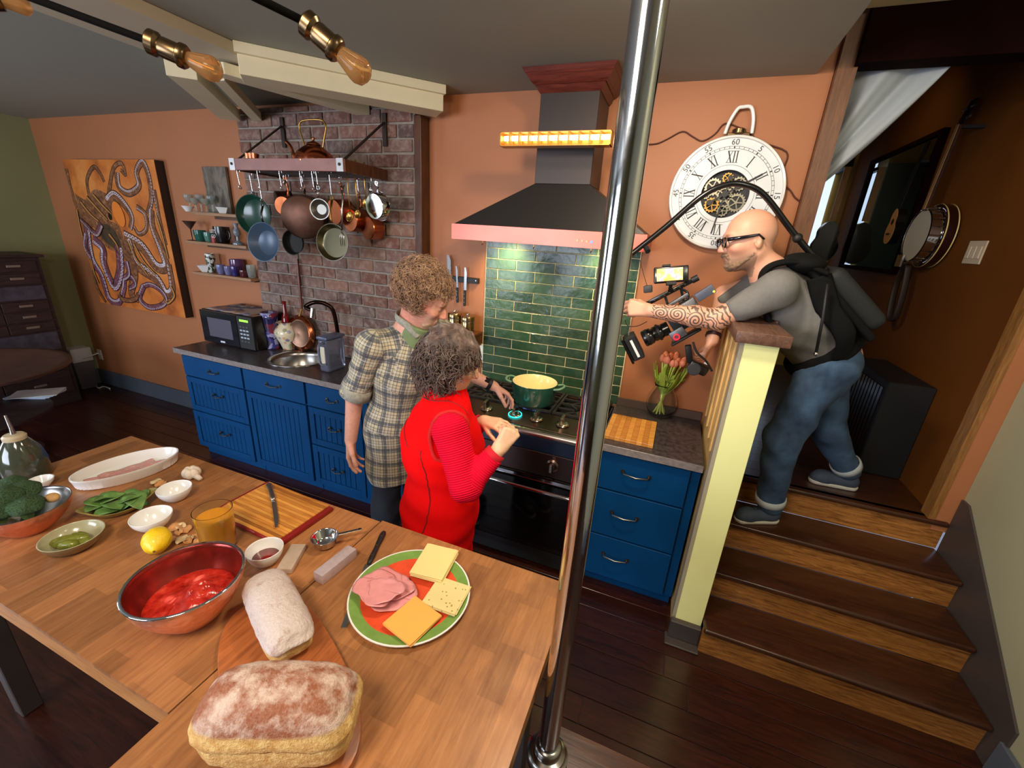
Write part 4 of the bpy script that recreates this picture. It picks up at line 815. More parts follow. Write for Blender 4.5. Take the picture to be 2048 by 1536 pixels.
m_basil = mat('fresh_leaf_green', (104, 144, 76), 0.4, var=0.3, vscale=40)
rr = random.Random(11)
for i in range(16):
    a = rr.uniform(0, 6.28); c_ = Vector((lc.x, lc.y, ZT + 0.020 + 0.0022 * i)) + lx * LD * rr.uniform(-0.55, 0.6) + ly * LD * rr.uniform(-0.25, 0.25); tilt = rr.uniform(-0.9, 0.9); L_ = rr.uniform(0.06, 0.09)
    d_ = Vector((math.cos(a), math.sin(a), tilt * 0.6)).normalized(); s_ = Vector((-math.sin(a), math.cos(a), rr.uniform(-0.3, 0.3))).normalized()
    def fn(u, v, c_=c_, d_=d_, s_=s_, L_=L_): w_ = 0.36 * L_ * math.sin(math.pi * u ** 0.75) + 0.0005; vv = v * 2 - 1; return c_ + d_ * (u - 0.5) * L_ + s_ * w_ * vv + UP * (0.006 * abs(vv) * math.sin(math.pi * u) + 0.005 * math.sin(u * 5))
    t_ = thing('basil_leaf', 'fresh green leaf piled in the olive boat dish', 'leaf', c_, 'green leaves in the olive dish'); sheet('blade', fn, 8, 4, m_basil, t_, 0.0006)
# pickle bowl
pc_ = (Z(74, 1085, 0.04) + Z(211, 1058, 0.04)) / 2; pr_ = (Z(211, 1058, 0.04) - Z(74, 1085, 0.04)).length / 2
bowl('pickle_bowl', 'brown-rimmed cream stoneware bowl of gherkins', 'bowl', pc_, pr_ * 0.97, 0.042, mat('brown_stoneware', (112, 88, 56), 0.25, coat=0.3, var=0.2, vscale=20), mat('cream_green_glaze', (176, 172, 138), 0.2, coat=0.4), 0.55, 0.0035, flare=1.6)
m_pick = mat('gherkin_green', (118, 124, 38), 0.2, coat=0.4, var=0.25, vscale=50, bump=0.4, bscale=150)
for i, (dx, dy, a, L_) in enumerate(tuple((a1 * 1.0, a2 * 1.1, a3, a4 * 1.15) for a1, a2, a3, a4 in ((-0.03, -0.012, 0.9, 0.05), (-0.012, -0.006, 1.1, 0.06), (0.008, -0.002, 0.75, 0.062), (0.03, 0.006, 0.6, 0.055), (-0.005, 0.015, 0.2, 0.05), (0.018, -0.018, 0.5, 0.045)))):
    c_ = Vector((pc_.x + dx, pc_.y + dy, ZT + 0.018 + 0.004 * (i % 3))); d_ = Vector((math.cos(a), math.sin(a), 0.12))
    t_ = thing('gherkin', ['leftmost gherkin in the stoneware bowl', 'gherkin second from the left in the stoneware bowl', 'middle gherkin in the front row of the stoneware bowl', 'rightmost gherkin in the stoneware bowl', 'gherkin lying at the back of the stoneware bowl', 'gherkin nearest the front rim of the stoneware bowl'][i], 'pickle', c_, 'gherkins in the stoneware bowl'); MB().tube(spline([c_ - d_ * L_ / 2, c_ + UP * 0.003, c_ + d_ * L_ / 2], 5), [0.005, 0.009, 0.012, 0.013, 0.0135, 0.014, 0.0135, 0.013, 0.012, 0.009, 0.004], 10).build('skin', m_pick, t_, smooth=True)
# small white bowls, garlic, lemon, scraps
for (px_, py_, r_, lbl) in ((350, 984, 0.052, 'empty small white bowl beside the garlic'), (304, 1040, 0.056, 'empty small white bowl behind the lemon')):
    c_ = Z(px_, py_, 0.028); bowl('white_bowl', lbl, 'bowl', c_, r_, 0.045, m_white, None, 0.5, 0.0025, flare=1.5)
gc = Z(385, 955); t = thing('garlic_bulb', 'opened papery white garlic bulb at the table edge', 'garlic', (gc.x, gc.y, ZT + e_)); m_gar = mat('garlic_skin', (228, 214, 196), 0.6, var=0.08, vscale=60)
for k in range(6):
    a = k * 1.05; c_ = Vector((gc.x + 0.017 * math.cos(a), gc.y + 0.015 * math.sin(a), ZT + 0.0225)); MB().sph(c_, 0.019, 12, 8, 0.85, 0.85, 1.1).build('clove', m_gar, t, smooth=True)
MB().tube([(gc.x + 0.025, gc.y, ZT + 0.014), (gc.x + 0.055, gc.y - 0.004, ZT + 0.012)], [0.012, 0.008]).build('papery_skin', m_gar, t, smooth=True)
lm = Z(319, 1100); lmc = Vector((lm.x, lm.y, ZT + 0.0372)); t = thing('lemon', 'bright yellow lemon next to the copper mixing bowl', 'lemon', lmc - UP * 0.0367)
m_lem = mat('lemon_peel', (246, 206, 24), 0.35, coat=0.2, bump=0.5, bscale=260, sss=0.1); ax = Vector((0.75, -0.6, -0.1)).normalized()
MB().lathe([(a_ * 1.28, b_ * 1.28) for a_, b_ in [(0, -0.036), (0.004, -0.0355), (0.010, -0.031), (0.022, -0.022), (0.0285, -0.006), (0.0285, 0.006), (0.022, 0.022), (0.010, 0.031), (0.005, 0.036), (0.003, 0.037), (0, 0.037)]], lmc, 30, ax, cap=False).build('peel', m_lem, t, smooth=True)
MB().lathe([(0.003, 0.0472), (0.0035, 0.0490), (0, 0.0495)], lmc, 10, ax, cap=False).build('stem_end', mat('brown_stem_end', (110, 84, 40), 0.7), t)
m_scrap = mat('onion_skin', (206, 150, 96), 0.5, var=0.2, vscale=50); m_scrap2 = mat('garlic_scrap', (224, 200, 156), 0.6, var=0.1)
rr = random.Random(5)
for i, (px_, py_) in enumerate(((312, 965), (322, 968), (350, 1056), (362, 1054), (372, 1060), (358, 1066), (380, 1078), (392, 1074), (376, 1084), (366, 1080), (345, 1080), (395, 1084), (404, 1078))):
    c_ = Z(px_, py_, 0.004); a = rr.uniform(0, 6.28); L_ = rr.uniform(0.02, 0.042); d_ = Vector((math.cos(a), math.sin(a), 0)); s_ = Vector((-d_.y, d_.x, 0))
    t_ = thing('peel_scrap', 'curled onion or garlic peel scrap near the lemon' if i > 1 else 'curled peel scrap beside the oval dish', 'peel', c_, 'peel scraps on the table' if i > 1 else 'peel scraps by the oval dish')
    def fn(u, v, c_=c_, d_=d_, s_=s_, L_=L_): vv = v * 2 - 1; return c_ + d_ * (u - 0.5) * L_ + s_ * vv * L_ * 0.35 * (0.4 + math.sin(math.pi * u)) + UP * (0.006 * vv * vv + 0.003 * math.sin(u * 6))
    sheet('skin', fn, 5, 4, m_scrap if i % 3 else m_scrap2, t_, 0.0005)
# glass of orange juice/stock
gj = Z(440, 1092); gj = Vector((gj.x, gj.y, ZT + e_)); t = thing('drinking_glass', 'wide clear tumbler of amber broth beside the red cutting board', 'glass', gj)
gr = 0.052; gh = 0.135
MB().lathe([(0, 0), (gr * 0.86, 0), (gr * 0.88, 0.004), (gr, gh), (gr - 0.0018, gh), (gr * 0.86 - 0.0018, 0.006), (0, 0.006)], gj, 36, cap=False).build('tumbler', mat('tumbler_glass', (245, 252, 250), 0.02, trans=1.0, ior=1.42), t, smooth='auto')
MB().lathe([(0, 0.0065), (gr * 0.855 - 0.0022, 0.0065), (gr * 0.965 - 0.0022, gh * 0.80), (0, gh * 0.80)], gj, 36, cap=False).build('broth', mat('amber_broth', (236, 160, 48), 0.1, trans=0.3, ior=1.25, sss=0.2), t, smooth='auto')
# red-edged bamboo cutting board with knife
def quadboard(name, label, cat, cs, z0, z1):
    t_ = thing(name, label, cat, (sum(cs, Vector()) / 4).xy.to_3d() + UP * z0); return t_
A_, B_, C_, D_ = Z(536, 962, 0.016), Z(668, 1015, 0.016), Z(560, 1090, 0.016), Z(418, 1020, 0.016)
cen = (A_ + B_ + C_ + D_) / 4; ux = (B_ - A_); ux.z = 0; Lx = ux.length; ux.normalize(); uy = Vector((-ux.y, ux.x, 0)); Ly = 0.5 * (abs((A_ - D_).dot(uy)) + abs((B_ - C_).dot(uy)))
cen = Vector((cen.x, cen.y, 0)); t = thing('red_edged_cutting_board', 'bamboo cutting board with dark red ends under the small knife', 'cutting board', (cen.x, cen.y, ZT + e_))
def L(cx, cy, z): return cen + ux * cx + uy * cy + UP * z
m_redw = mat('dark_red_edge', (132, 24, 24), 0.4, var=0.1)
hx_, hy_ = Lx / 2, Ly / 2
q = MB(); q.obox(L(0, 0, ZT + 0.0085), ux, uy, UP, hx_, hy_, 0.008); q.build('red_base', m_redw, t, bevel=0.004, seg=2)
nst = 18
for i in range(nst):
    yy = -hy_ * 0.97 + (i + 0.5) * 2 * hy_ * 0.97 / nst; q = MB(); q.obox(L(0, yy, ZT + 0.0185), ux, uy, UP, hx_ * 0.90, hy_ * 0.97 / nst - 0.0005, 0.0017); q.build('bamboo_strip', m_bam[i % 2] if i not in (1, nst - 2) else wood('groove_bamboo', (150, 90, 36), (176, 112, 50), 0, 1, 0.4), t)
def knife_at(name, label, tipz, heel, endp, wd, m_h, z, lift=0.004):
    t_ = thing(name, label, 'knife', Vector((heel.x, heel.y, z))); d_ = (tipz - heel).to_2d().to_3d(); L_ = d_.length; d_.normalize(); n_ = Vector((-d_.y, d_.x, 0)); h = Vector((heel.x, heel.y, z + lift)); tp_ = Vector((tipz.x, tipz.y, z + lift))
    MB().prism([h - n_ * wd * 0.5, h + n_ * wd * 0.5, h + d_ * L_ * 0.75 + n_ * wd * 0.5, tp_ + n_ * wd * 0.1, tp_ - n_ * wd * 0.45], (0, 0, 0.0015)).build('blade', m_blade, t_)
    e2 = Vector((endp.x, endp.y, z + lift + 0.004)); h2 = Vector((h.x, h.y, z + lift + 0.004)) ; q_ = MB(); q_.tube(spline([h2 - d_ * 0.0, (h2 * 2 + e2) / 3, (h2 + e2 * 2) / 3, e2], 3), [0.0065, 0.008, 0.009, 0.0085, 0.008, 0.008, 0.009, 0.01, 0.01, 0.006], 10, flat=0.7); hh = q_.build('handle', m_h, t_, smooth=True)
    return t_, hh, h2, e2
t_, hh, h2, e2 = knife_at('paring_knife', 'small steel-handled knife lying on the red-edged board', Z(555, 1058, 0.02), Z(548, 1005, 0.02), Z(538, 972, 0.02), 0.014, m_steel, ZT + 0.0206, 0.0065)
# white bowl of red sauce
sb_ = Z(531, 1108, 0.03); sbw = bowl('sauce_bowl', 'small white bowl smeared with dark red sauce', 'bowl', sb_, 0.050, 0.050, m_white, None, 0.5, 0.0025, flare=1.5)
MB().lathe([(0, 0.009), (0.025, 0.0085), (0.034, 0.018), (0.036, 0.021), (0, 0.021)], Vector((sb_.x, sb_.y, ZT + e_)), 24, cap=False).build('red_sauce', mat('tomato_paste', (130, 16, 12), 0.2, coat=0.4), None, smooth=True, label='dark red sauce left in the small white bowl', cat='sauce', kind='stuff')
# measuring cup
mc = Z(650, 1085, 0.012); mcx = Vector((mc.x, mc.y, ZT + e_)); t = thing('measuring_cup', 'round steel measuring cup with a flat handle', 'measuring cup', mcx)
MB().lathe([(0, 0), (0.022, 0), (0.033, 0.010), (0.039, 0.034), (0.041, 0.035), (0.037, 0.032), (0.030, 0.010), (0.02, 0.002), (0, 0.0015)], mcx, 32, cap=False).build('cup', m_chrome, t, smooth=True)
he = Z(724, 1063, 0.026); d_ = (he - mcx).to_2d().to_3d().normalized(); n_ = Vector((-d_.y, d_.x, 0)); a_ = mcx + d_ * 0.039 + UP * 0.033; b_ = Vector((he.x, he.y, ZT + 0.037))
hn = MB(); hn.bar(a_, b_, 0.011, 0.002, n_); hn = hn.build('handle', m_steel, t, bevel=0.0008); MB().lathe([(0.0025, -0.002), (0.004, -0.002), (0.004, 0.0022), (0.0025, 0.0022)], b_ - d_ * 0.007, 12, cap=False).build('hanging_ring', m_blackm, hn)
# butter stick and packet
def stick(name, label, cat, p0, p1, wd, h, m, z=ZT + e_):
    a_, b_ = Vector((p0.x, p0.y, z + h / 2)), Vector((p1.x, p1.y, z + h / 2)); t_ = thing(name, label, cat, ((a_ + b_) / 2).xy.to_3d() + UP * z); q_ = MB(); q_.bar(a_, b_, wd, h, Vector((-(b_ - a_).y, (b_ - a_).x, 0))); o_ = q_.build('wrapper', m, t_, bevel=0.002, seg=2)
    d_ = (b_ - a_).normalized(); MB().prism([a_ - d_ * 0.0003 - UP * h / 2.2, a_ - d_ * 0.0003 + UP * h / 2.2, a_ - d_ * 0.0025], (0, 0, 0.0001)).build('folded_end', m, t_) if False else None; return t_
m_foil = mat('silver_lilac_foil', (206, 190, 196), 0.25, 0.35, var=0.08, vscale=60, bump=0.3, bscale=90); m_foil2 = mat('waxed_paper', (196, 176, 160), 0.35, 0.2, var=0.1, vscale=40, bump=0.3, bscale=80)
stick('butter_stick', 'foil-wrapped butter stick between the measuring cup and bread', 'butter', Z(636, 1155, 0.02), Z(705, 1100, 0.02), 0.036, 0.032, m_foil)
stick('butter_packet', 'flat half-used butter packet beside the sauce bowl', 'butter', Z(568, 1143, 0.01), Z(598, 1092, 0.01), 0.044, 0.018, m_foil2)
# bread knife
t_, hh, h2, e2 = knife_at('bread_knife', 'black-handled knife lying between the plate and the table edge', Z(690, 1255, 0.003), Z(738, 1128, 0.003), Z(768, 1062, 0.008), 0.024, m_blackm, ZT + e_, 0.0008)
for f_ in (0.2, 0.5, 0.8): c_ = h2 + (e2 - h2) * f_; MB().cyl(c_ + UP * 0.005, c_ + UP * 0.0075, 0.0022, n=8).build('rivet', m_brass, hh)
# plate with ham and cheeses
pl = (Z(699, 1190, 0.012) + Z(941, 1180, 0.012)) / 2; plr = (Z(941, 1180, 0.012) - Z(699, 1190, 0.012)).length / 2; pl = Vector((pl.x, Z(820, 1187, 0.01).y, ZT + e_))
t = thing('painted_plate', 'round plate with green rim and orange-red centre', 'plate', pl)
MB().lathe([(0, 0.0), (plr * 0.6, 0.0), (plr * 0.66, 0.003), (plr * 0.97, 0.012), (plr, 0.014), (plr, 0.0165), (plr * 0.975, 0.0165)], pl, 64, cap=False).build('body', m_white, t, smooth='auto')
MB().lathe([(plr * 0.975, 0.0166), (plr * 0.80, 0.011)], pl, 64, cap=False).build('green_rim', mat('leaf_green_glaze', (120, 158, 78), 0.2, coat=0.5, var=0.1, vscale=30), t, smooth='auto')
MB().lathe([(plr * 0.80, 0.011), (plr * 0.62, 0.005), (0, 0.0045)], pl, 64, cap=False).build('red_centre', mat('orange_red_glaze', (226, 84, 50), 0.2, coat=0.5, var=0.12, vscale=30), t, smooth='auto')
hm = Z(766, 1180, 0.02); m_ham2 = mat('pink_ham', (222, 150, 154), 0.32, var=0.07, vscale=40, bump=0.15, bscale=120, sss=0.15)
rr = random.Random(8)
for i in range(7):
    a = i * 0.9 + 0.3; c_ = Vector((hm.x + 0.022 * math.cos(a), hm.y + 0.022 * math.sin(a) - 0.001, ZT + 0.0155 + 0.0042 * i)); R_ = 0.068 - 0.003 * i; an = rr.uniform(0, 6.28)
    t_ = thing('ham_slice', 'topmost folded pink ham slice on the painted plate' if i == 6 else 'folded pink ham slice within the pile on the painted plate', 'ham', c_, 'ham slices on the plate')
    def fn(u, v, c_=c_, R_=R_, an=an, i=i):
        th_ = v * math.pi * 2; r_ = R_ * u * (1 + 0.12 * math.sin(3 * th_ + i) + 0.05 * math.sin(7 * th_)); x, y = r_ * math.cos(th_), r_ * 0.85 * math.sin(th_); fold = x * math.cos(an) + y * math.sin(an)
        return c_ + Vector((x, y, 0.010 * (0.5 + 0.5 * math.sin(fold * 60 + i)) * u + (0.35 * max(fold - 0.03, 0)) - 0.006 * u * u))
    sheet('meat', fn, 9, 36, m_ham2, t_, 0.0014)
def slab(name, label, cat, c_, a, wx, wy, nl, th, m, group=None, jit=0.002):
    t_ = thing(name, label, cat, c_, group); rr = random.Random(nl)
    for k in range(nl):
        q_ = MB(); j = Vector((rr.uniform(-jit, jit), rr.uniform(-jit, jit), 0)); aa = a + rr.uniform(-0.02, 0.02)
        q_.obox(c_ + j + UP * (th * (k + 0.5)), (math.cos(aa), math.sin(aa), 0), (-math.sin(aa), math.cos(aa), 0), UP, wx / 2, wy / 2, th * 0.44); q_.build('slice', m, t_, bevel=0.0006)
    return t_
def ang(p0, p1): d_ = p1 - p0; return math.atan2(d_.y, d_.x)
def swissmat():
    t_ = NT('holey_cheese'); vo = t_.n('TexVoronoi'); vo.inputs['Scale'].default_value = 110; t_.l(t_.pos(), vo.inputs['Vector']); sp = t_.n('SeparateColor'); t_.l(vo.outputs['Color'], sp.inputs[0])
    h = t_.mix(1.0, t_.ramp(vo.outputs['Distance'], [(0.22, (1, 1, 1)), (0.30, (0, 0, 0))]), t_.ramp(sp.outputs[0], [(0.72, (0, 0, 0)), (0.75, (1, 1, 1))]), 'MULTIPLY'); t_.set(Base_Color=t_.mix(h, s2l((236, 214, 150)), s2l((172, 136, 70))), Roughness=0.4, Subsurface_Weight=0.1); return t_.m
g1 = [(857, 1088), (917, 1107), (882, 1172), (822, 1155)]; cc1 = sum((Z(x, y, 0.02) for x, y in g1), Vector()) / 4
slab('cheese_stack', 'pale yellow stack of cheese slices at the back of the plate', 'cheese', Vector((cc1.x, cc1.y, ZT + 0.018)), ang(Z(*g1[1], 0.02), Z(*g1[2], 0.02)), 0.125, 0.10, 8, 0.0021, mat('pale_yellow_cheese', (240, 218, 148), 0.4, sss=0.1), 'cheeses on the plate')
g2 = [(890, 1155), (944, 1178), (905, 1237), (835, 1205)]; cc2 = sum((Z(x, y, 0.018) for x, y in g2), Vector()) / 4
slab('cheese_stack', 'cream cheese slices with small holes at the right of the plate', 'cheese', Vector((cc2.x, cc2.y, ZT + 0.0172)), ang(Z(*g2[0], 0.02), Z(*g2[1], 0.02)) + 0.1, 0.10, 0.10, 4, 0.0020, swissmat(), 'cheeses on the plate')
g3 = [(830, 1198), (887, 1240), (820, 1297), (764, 1240)]; cc3 = sum((Z(x, y, 0.018) for x, y in g3), Vector()) / 4
slab('cheese_stack', 'orange cheddar slices overhanging the front of the plate', 'cheese', Vector((cc3.x, cc3.y, ZT + 0.0172)), ang(Z(*g3[0], 0.02), Z(*g3[1], 0.02)), 0.10, 0.108, 5, 0.0018, mat('orange_cheddar', (240, 178, 88), 0.4, sss=0.1), 'cheeses on the plate', 0.001)
# oval bread board and two loaves
bdc = Z(585, 1335); t = thing('bread_board', 'rounded reddish wooden board under the two loaves', 'cutting board', (bdc.x, bdc.y, ZT + e_))
pts = []; q = MB()
bdc = (Z(462, 1300) + Z(722, 1380)) / 2; bdc = Vector((-0.655, 0.445, 0)); ba = math.radians(-26)
q = MB(); outl = []
for k in range(48):
    a = 2 * math.pi * k / 48; ca, sa = math.cos(a), math.sin(a); r_ = 1 / ((abs(ca) ** 2.6 + abs(sa) ** 2.6) ** (1 / 2.6)); x, y = 0.262 * r_ * ca, 0.112 * r_ * sa; outl.append((bdc.x + x * math.cos(ba) - y * math.sin(ba), bdc.y + x * math.sin(ba) + y * math.cos(ba), ZT + e_))
q.prism(outl, (0, 0, 0.018)); q.build('board', wood('red_brown_board', (130, 70, 34), (182, 106, 58), 1, 1, 0.35), t, bevel=0.004, seg=2)
def breadmat(name, flour, crust, scale=9, thr=0.5, zl=0.068):
    t_ = NT(name); g = t_.n('NewGeometry'); sp = t_.n('SeparateXYZ'); tc = t_.n('TexCoord'); t_.l(tc.outputs['Object'], sp.inputs[0])
    n1 = t_.noise(t_.pos(), scale * 3.5, 5, 0.65); n2 = t_.noise(t_.pos(), 160, 4, 0.7); n3 = t_.noise(t_.pos((1, 1, 1)), 60, 4, 0.7)
    top = t_.mix(t_.ramp(n1, [(thr - 0.08, (0, 0, 0)), (thr + 0.08, (1, 1, 1))]), s2l(flour), s2l(crust)); side = t_.ramp(n3, [(0.3, s2l((190, 140, 74))), (0.7, s2l((230, 200, 134)))])
    zz = t_.math('ADD', sp.outputs[2], t_.math('MULTIPLY', n1, 0.012)); f = t_.ramp(zz, [(zl, (0, 0, 0)), (zl + 0.006, (1, 1, 1))])
    t_.set(Base_Color=t_.mix(f, side, t_.mix(t_.ramp(n2, [(0.4, (0, 0, 0)), (0.7, (0.35, 0.35, 0.35))]), top, s2l((190, 160, 140)))), Roughness=0.85); t_.bump(t_.math('ADD', n2, t_.math('MULTIPLY', n3, 1.2)), 0.8, 0.005); return t_.m
def loaf(name, label, c_, a, L_, W_, Hh, m, seed):
    bm = bmesh.new(); bmesh.ops.create_cube(bm, size=2); bmesh.ops.subdivide_edges(bm, edges=bm.edges[:], cuts=30, use_grid_fill=True)
    for v in bm.verts:
        x, y, z = v.co; p_ = 4.5; r_ = (abs(x) ** p_ + abs(y) ** p_ + abs(z) ** p_) ** (1 / p_); x, y, z = x / r_, y / r_, z / r_
        zz = (z + 1) / 2; ov = 1 + 0.045 * math.exp(-((zz - 0.62) / 0.08) ** 2) - 0.03 * math.exp(-((zz - 0.46) / 0.05) ** 2) - 0.10 * max(0, zz - 0.68) * 2 - 0.03 * (1 - zz)
        dome = zz * (1 + 0.10 * (1 - x * x) - 0.16 * y * y * (zz > 0.5)); n = mno.fractal(Vector((x * 3 * L_ / W_, y * 3, z * 3 + seed)), 1.0, 2.0, 4) * 0.02
        v.co = ((x * ov + n) * L_ / 2, (y * ov + n) * W_ / 2, (dome + n * 0.8) * Hh)
    zmin = min(v.co.z for v in bm.verts)
    for v in bm.verts: v.co.z -= zmin
    me = bpy.data.meshes.new('crust'); bm.to_mesh(me); bm.free(); me.polygons.foreach_set('use_smooth', [True] * len(me.polygons)); me.materials.append(m)
    t_ = thing(name, label, 'bread', (c_.x, c_.y, ZT + 0.0192), rz=a); o = bpy.data.objects.new('crust', me); link(o, t_); return t_
l1 = [Z(415, 1440, 0.10), Z(725, 1335, 0.10)]
loaf('bread_loaf', 'large flour-dusted loaf in the foreground, pale sides and brown top', Vector((-0.553, 0.358, 0)), math.radians(24), 0.278, 0.136, 0.145, breadmat('floured_brown_crust', (214, 190, 176), (150, 86, 56), 5, 0.50, 0.110), 1)
loaf('bread_loaf', 'smaller loaf thick with white flour behind the foreground loaf', Vector((-0.772, 0.532, 0)), math.radians(-25), 0.262, 0.108, 0.088, breadmat('white_floured_crust', (212, 200, 196), (140, 92, 60), 6, 0.64, 0.052), 5)
# ================================================================ PAINTING
pt_l, pt_r = -5.44, -4.148; pz0, pz1 = 0.985, 2.285; pY = 2.470
t = thing('octopus_painting', 'large orange canvas painting of an octopus with curling tentacles', 'painting', ((pt_l + pt_r) / 2, YB, 1.6))
MB().box(pt_l, pt_r, pY + 0.004, YB - 0.001, pz0, pz1).build('stretcher', m_black, t)
def canvasmat():
    t_ = NT('orange_painted_canvas'); n = t_.noise(t_.pos(), 3.2, 5, 0.6); n2 = t_.noise(t_.pos((1, 1, 0.6)), 14, 4, 0.6)
    c_ = t_.ramp(n, [(0.3, s2l((150, 76, 34))), (0.5, s2l((206, 116, 48))), (0.72, s2l((226, 150, 78)))]); t_.set(Base_Color=t_.mix(t_.ramp(n2, [(0.5, (0, 0, 0)), (0.8, (0.35, 0.35, 0.35))]), c_, s2l((140, 70, 40))), Roughness=0.4); t_.bump(n2, 0.2, 0.004); return t_.m
cv = MB().box(pt_l, pt_r, pY, pY + 0.0035, pz0, pz1).build('canvas', canvasmat(), t)
def tentmat(nm, a_, b_, c3):
    t_ = NT(nm); n = t_.noise(t_.pos(), 30, 5, 0.65, 1.0); t_.set(Base_Color=t_.ramp(n, [(0.32, s2l(a_)), (0.55, s2l(b_)), (0.75, s2l(c3))]), Roughness=0.4); return t_.m
m_tn = tentmat('painted_brown_tentacle', (74, 40, 26), (134, 84, 52), (190, 140, 100)); m_tp = tentmat('painted_purple_tentacle', (60, 34, 50), (120, 70, 80), (176, 130, 130)); m_ol = mat('painted_dark_line', (52, 26, 18), 0.4)
m_suck = mat('painted_pale_suckers', (206, 196, 206), 0.4)
def cpx(x, y): # photo crop pixel (100..420 x 280..660 crop at 4.042x) to canvas plane
    p_ = P(100 + x / 4.042, 280 + y / 4.042, Y=pY); return Vector((min(max(p_.x, pt_l + 0.01), pt_r - 0.01), pY, min(max(p_.z, pz0 + 0.01), pz1 - 0.01)))
tid = 0
def tent(pts, w0, w1, m, suck=False, closed=False):
    global tid
    tid += 1; y = -0.0004 - 0.00025 * tid; cs = spline([cpx(*p_) for p_ in pts], 7); n = len(cs)
    def strip(sc_, dy, mm, nm):
        q_ = MB()
        for i, c_ in enumerate(cs):
            d_ = (cs[min(i + 1, n - 1)] - cs[max(i - 1, 0)]).normalized(); nn = Vector((-d_.z, 0, d_.x)); w_ = (w0 + (w1 - w0) * i / (n - 1)) * sc_[0] + sc_[1]; a_, b_ = c_ + nn * w_, c_ - nn * w_
            for e in (a_, b_): q_.v.append((min(max(e.x, pt_l), pt_r), pY + y + dy, min(max(e.z, pz0), pz1)))
        q_.f = [(2 * i, 2 * i + 1, 2 * i + 3, 2 * i + 2) for i in range(n - 1)]; q_.m = [0] * len(q_.f); return q_.build(nm, mm, cv)
    strip((1, 0.006), 0, m_ol, 'outline'); strip((1, 0), -0.0001, m, 'tentacle')
    if suck:
        q_ = MB(); acc = 0
        for i in range(1, n - 1):
            d_ = (cs[i + 1] - cs[i - 1]).normalized(); nn = Vector((-d_.z, 0, d_.x)); w_ = (w0 + (w1 - w0) * i / (n - 1)); c_ = cs[i] + nn * w_ * 0.55 * suck
            q_.lathe([(w_ * 0.36, 0), (w_ * 0.2, 0.0001)], (c_.x, pY + y - 0.0002, c_.z), 8, (0, -1, 0), cap=False)
        q_.build('suckers', m_suck, cv, kind='stuff')
def blob(pts, m):
    global tid
    tid += 1; y = -0.0004 - 0.00025 * tid; cs = spline([cpx(*p_) for p_ in pts + pts[:1]], 5)[:-1]; c_ = sum(cs, Vector()) / len(cs); q_ = MB(); q_.v = [(c_.x, pY + y, c_.z)] + [(min(max(p_.x, pt_l), pt_r), pY + y, p_.z) for p_ in cs]; n = len(cs)
    q_.f = [(0, 1 + i, 1 + (i + 1) % n) for i in range(n)]; q_.m = [0] * n; q_.build('mantle', m, cv)

tent([(130, 230), (170, 400), (240, 600), (300, 700), (360, 640), (330, 500), (300, 330), (350, 220), (400, 260), (440, 340)], 0.022, 0.012, m_tn)
blob([(200, 430), (290, 480), (360, 400), (470, 450), (500, 560), (470, 640), (560, 700), (600, 860), (520, 900), (420, 830), (350, 700), (290, 680), (240, 560)], m_tn); blob([(380, 700), (460, 680), (540, 760), (580, 880), (500, 860), (420, 790)], mat('painted_dark_mantle', (70, 52, 34), 0.4, var=0.4, vscale=20))
tent([(560, 640), (480, 500), (490, 340), (520, 220), (580, 190), (610, 280), (570, 240)], 0.02, 0.010, m_tn)
tent([(540, 260), (560, 380), (640, 430), (720, 370), (700, 260), (750, 180), (800, 300), (820, 480), (790, 600)], 0.028, 0.022, m_tn, 1)
tent([(470, 500), (520, 450), (600, 520), (660, 620), (650, 720)], 0.05, 0.02, m_tn, 1)
tent([(700, 540), (770, 600), (780, 720), (720, 760), (680, 700)], 0.02, 0.012, m_tn, -1)
tent([(840, 400), (870, 560), (900, 700), (940, 850)], 0.02, 0.014, m_tn, -1)
tent([(600, 780), (740, 860), (860, 1020), (940, 1020), (900, 880), (830, 700), (820, 560)], 0.055, 0.03, m_tn, 1)
tent([(620, 800), (700, 1000), (860, 1120), (940, 1240), (990, 1200), (960, 1000)], 0.06, 0.03, m_tn, 1)
tent([(600, 860), (680, 1060), (660, 1240), (720, 1300)], 0.07, 0.02, m_tn)
tent([(560, 860), (570, 1060), (520, 1180), (440, 1000), (430, 880), (350, 800)], 0.05, 0.04, m_tp, 1)
tent([(300, 700), (320, 860), (350, 980), (420, 1100), (480, 1280), (560, 1310), (600, 1200), (610, 1120), (660, 1110), (690, 1170), (640, 1200)], 0.045, 0.016, m_tp, 1)
tent([(760, 1180), (730, 1280), (800, 1350), (900, 1340), (940, 1290), (900, 1220), (820, 1170), (760, 1180)], 0.026, 0.018, m_tp, -1)
tent([(340, 1050), (390, 1200), (460, 1330)], 0.018, 0.01, m_tn)
for pp_ in ([(250, 500), (330, 600), (400, 660)], [(300, 460), (390, 560), (470, 650)], [(350, 440), (430, 530), (500, 600)], [(480, 760), (540, 840), (560, 900)], [(640, 820), (700, 960), (800, 1100)], [(680, 840), (760, 980), (860, 1090)], [(860, 600), (910, 760), (960, 960)], [(220, 560), (240, 700), (280, 820)], [(320, 900), (360, 1060), (400, 1160)], [(980, 1180), (1010, 1260), (960, 1320), (930, 1290)]): tent(pp_, 0.010, 0.006, mat('painted_ochre_streak', (186, 128, 66), 0.4))
tent([(620, 980), (640, 1080), (600, 1120)], 0.03, 0.02, m_tp, 1); tent([(300, 760), (290, 860), (340, 960)], 0.03, 0.02, m_tp, -1); tent([(560, 1240), (600, 1290), (690, 1290), (720, 1240)], 0.022, 0.016, m_tn)
tent([(420, 680), (380, 760), (300, 690), (250, 640)], 0.03, 0.012, m_tp, 1)
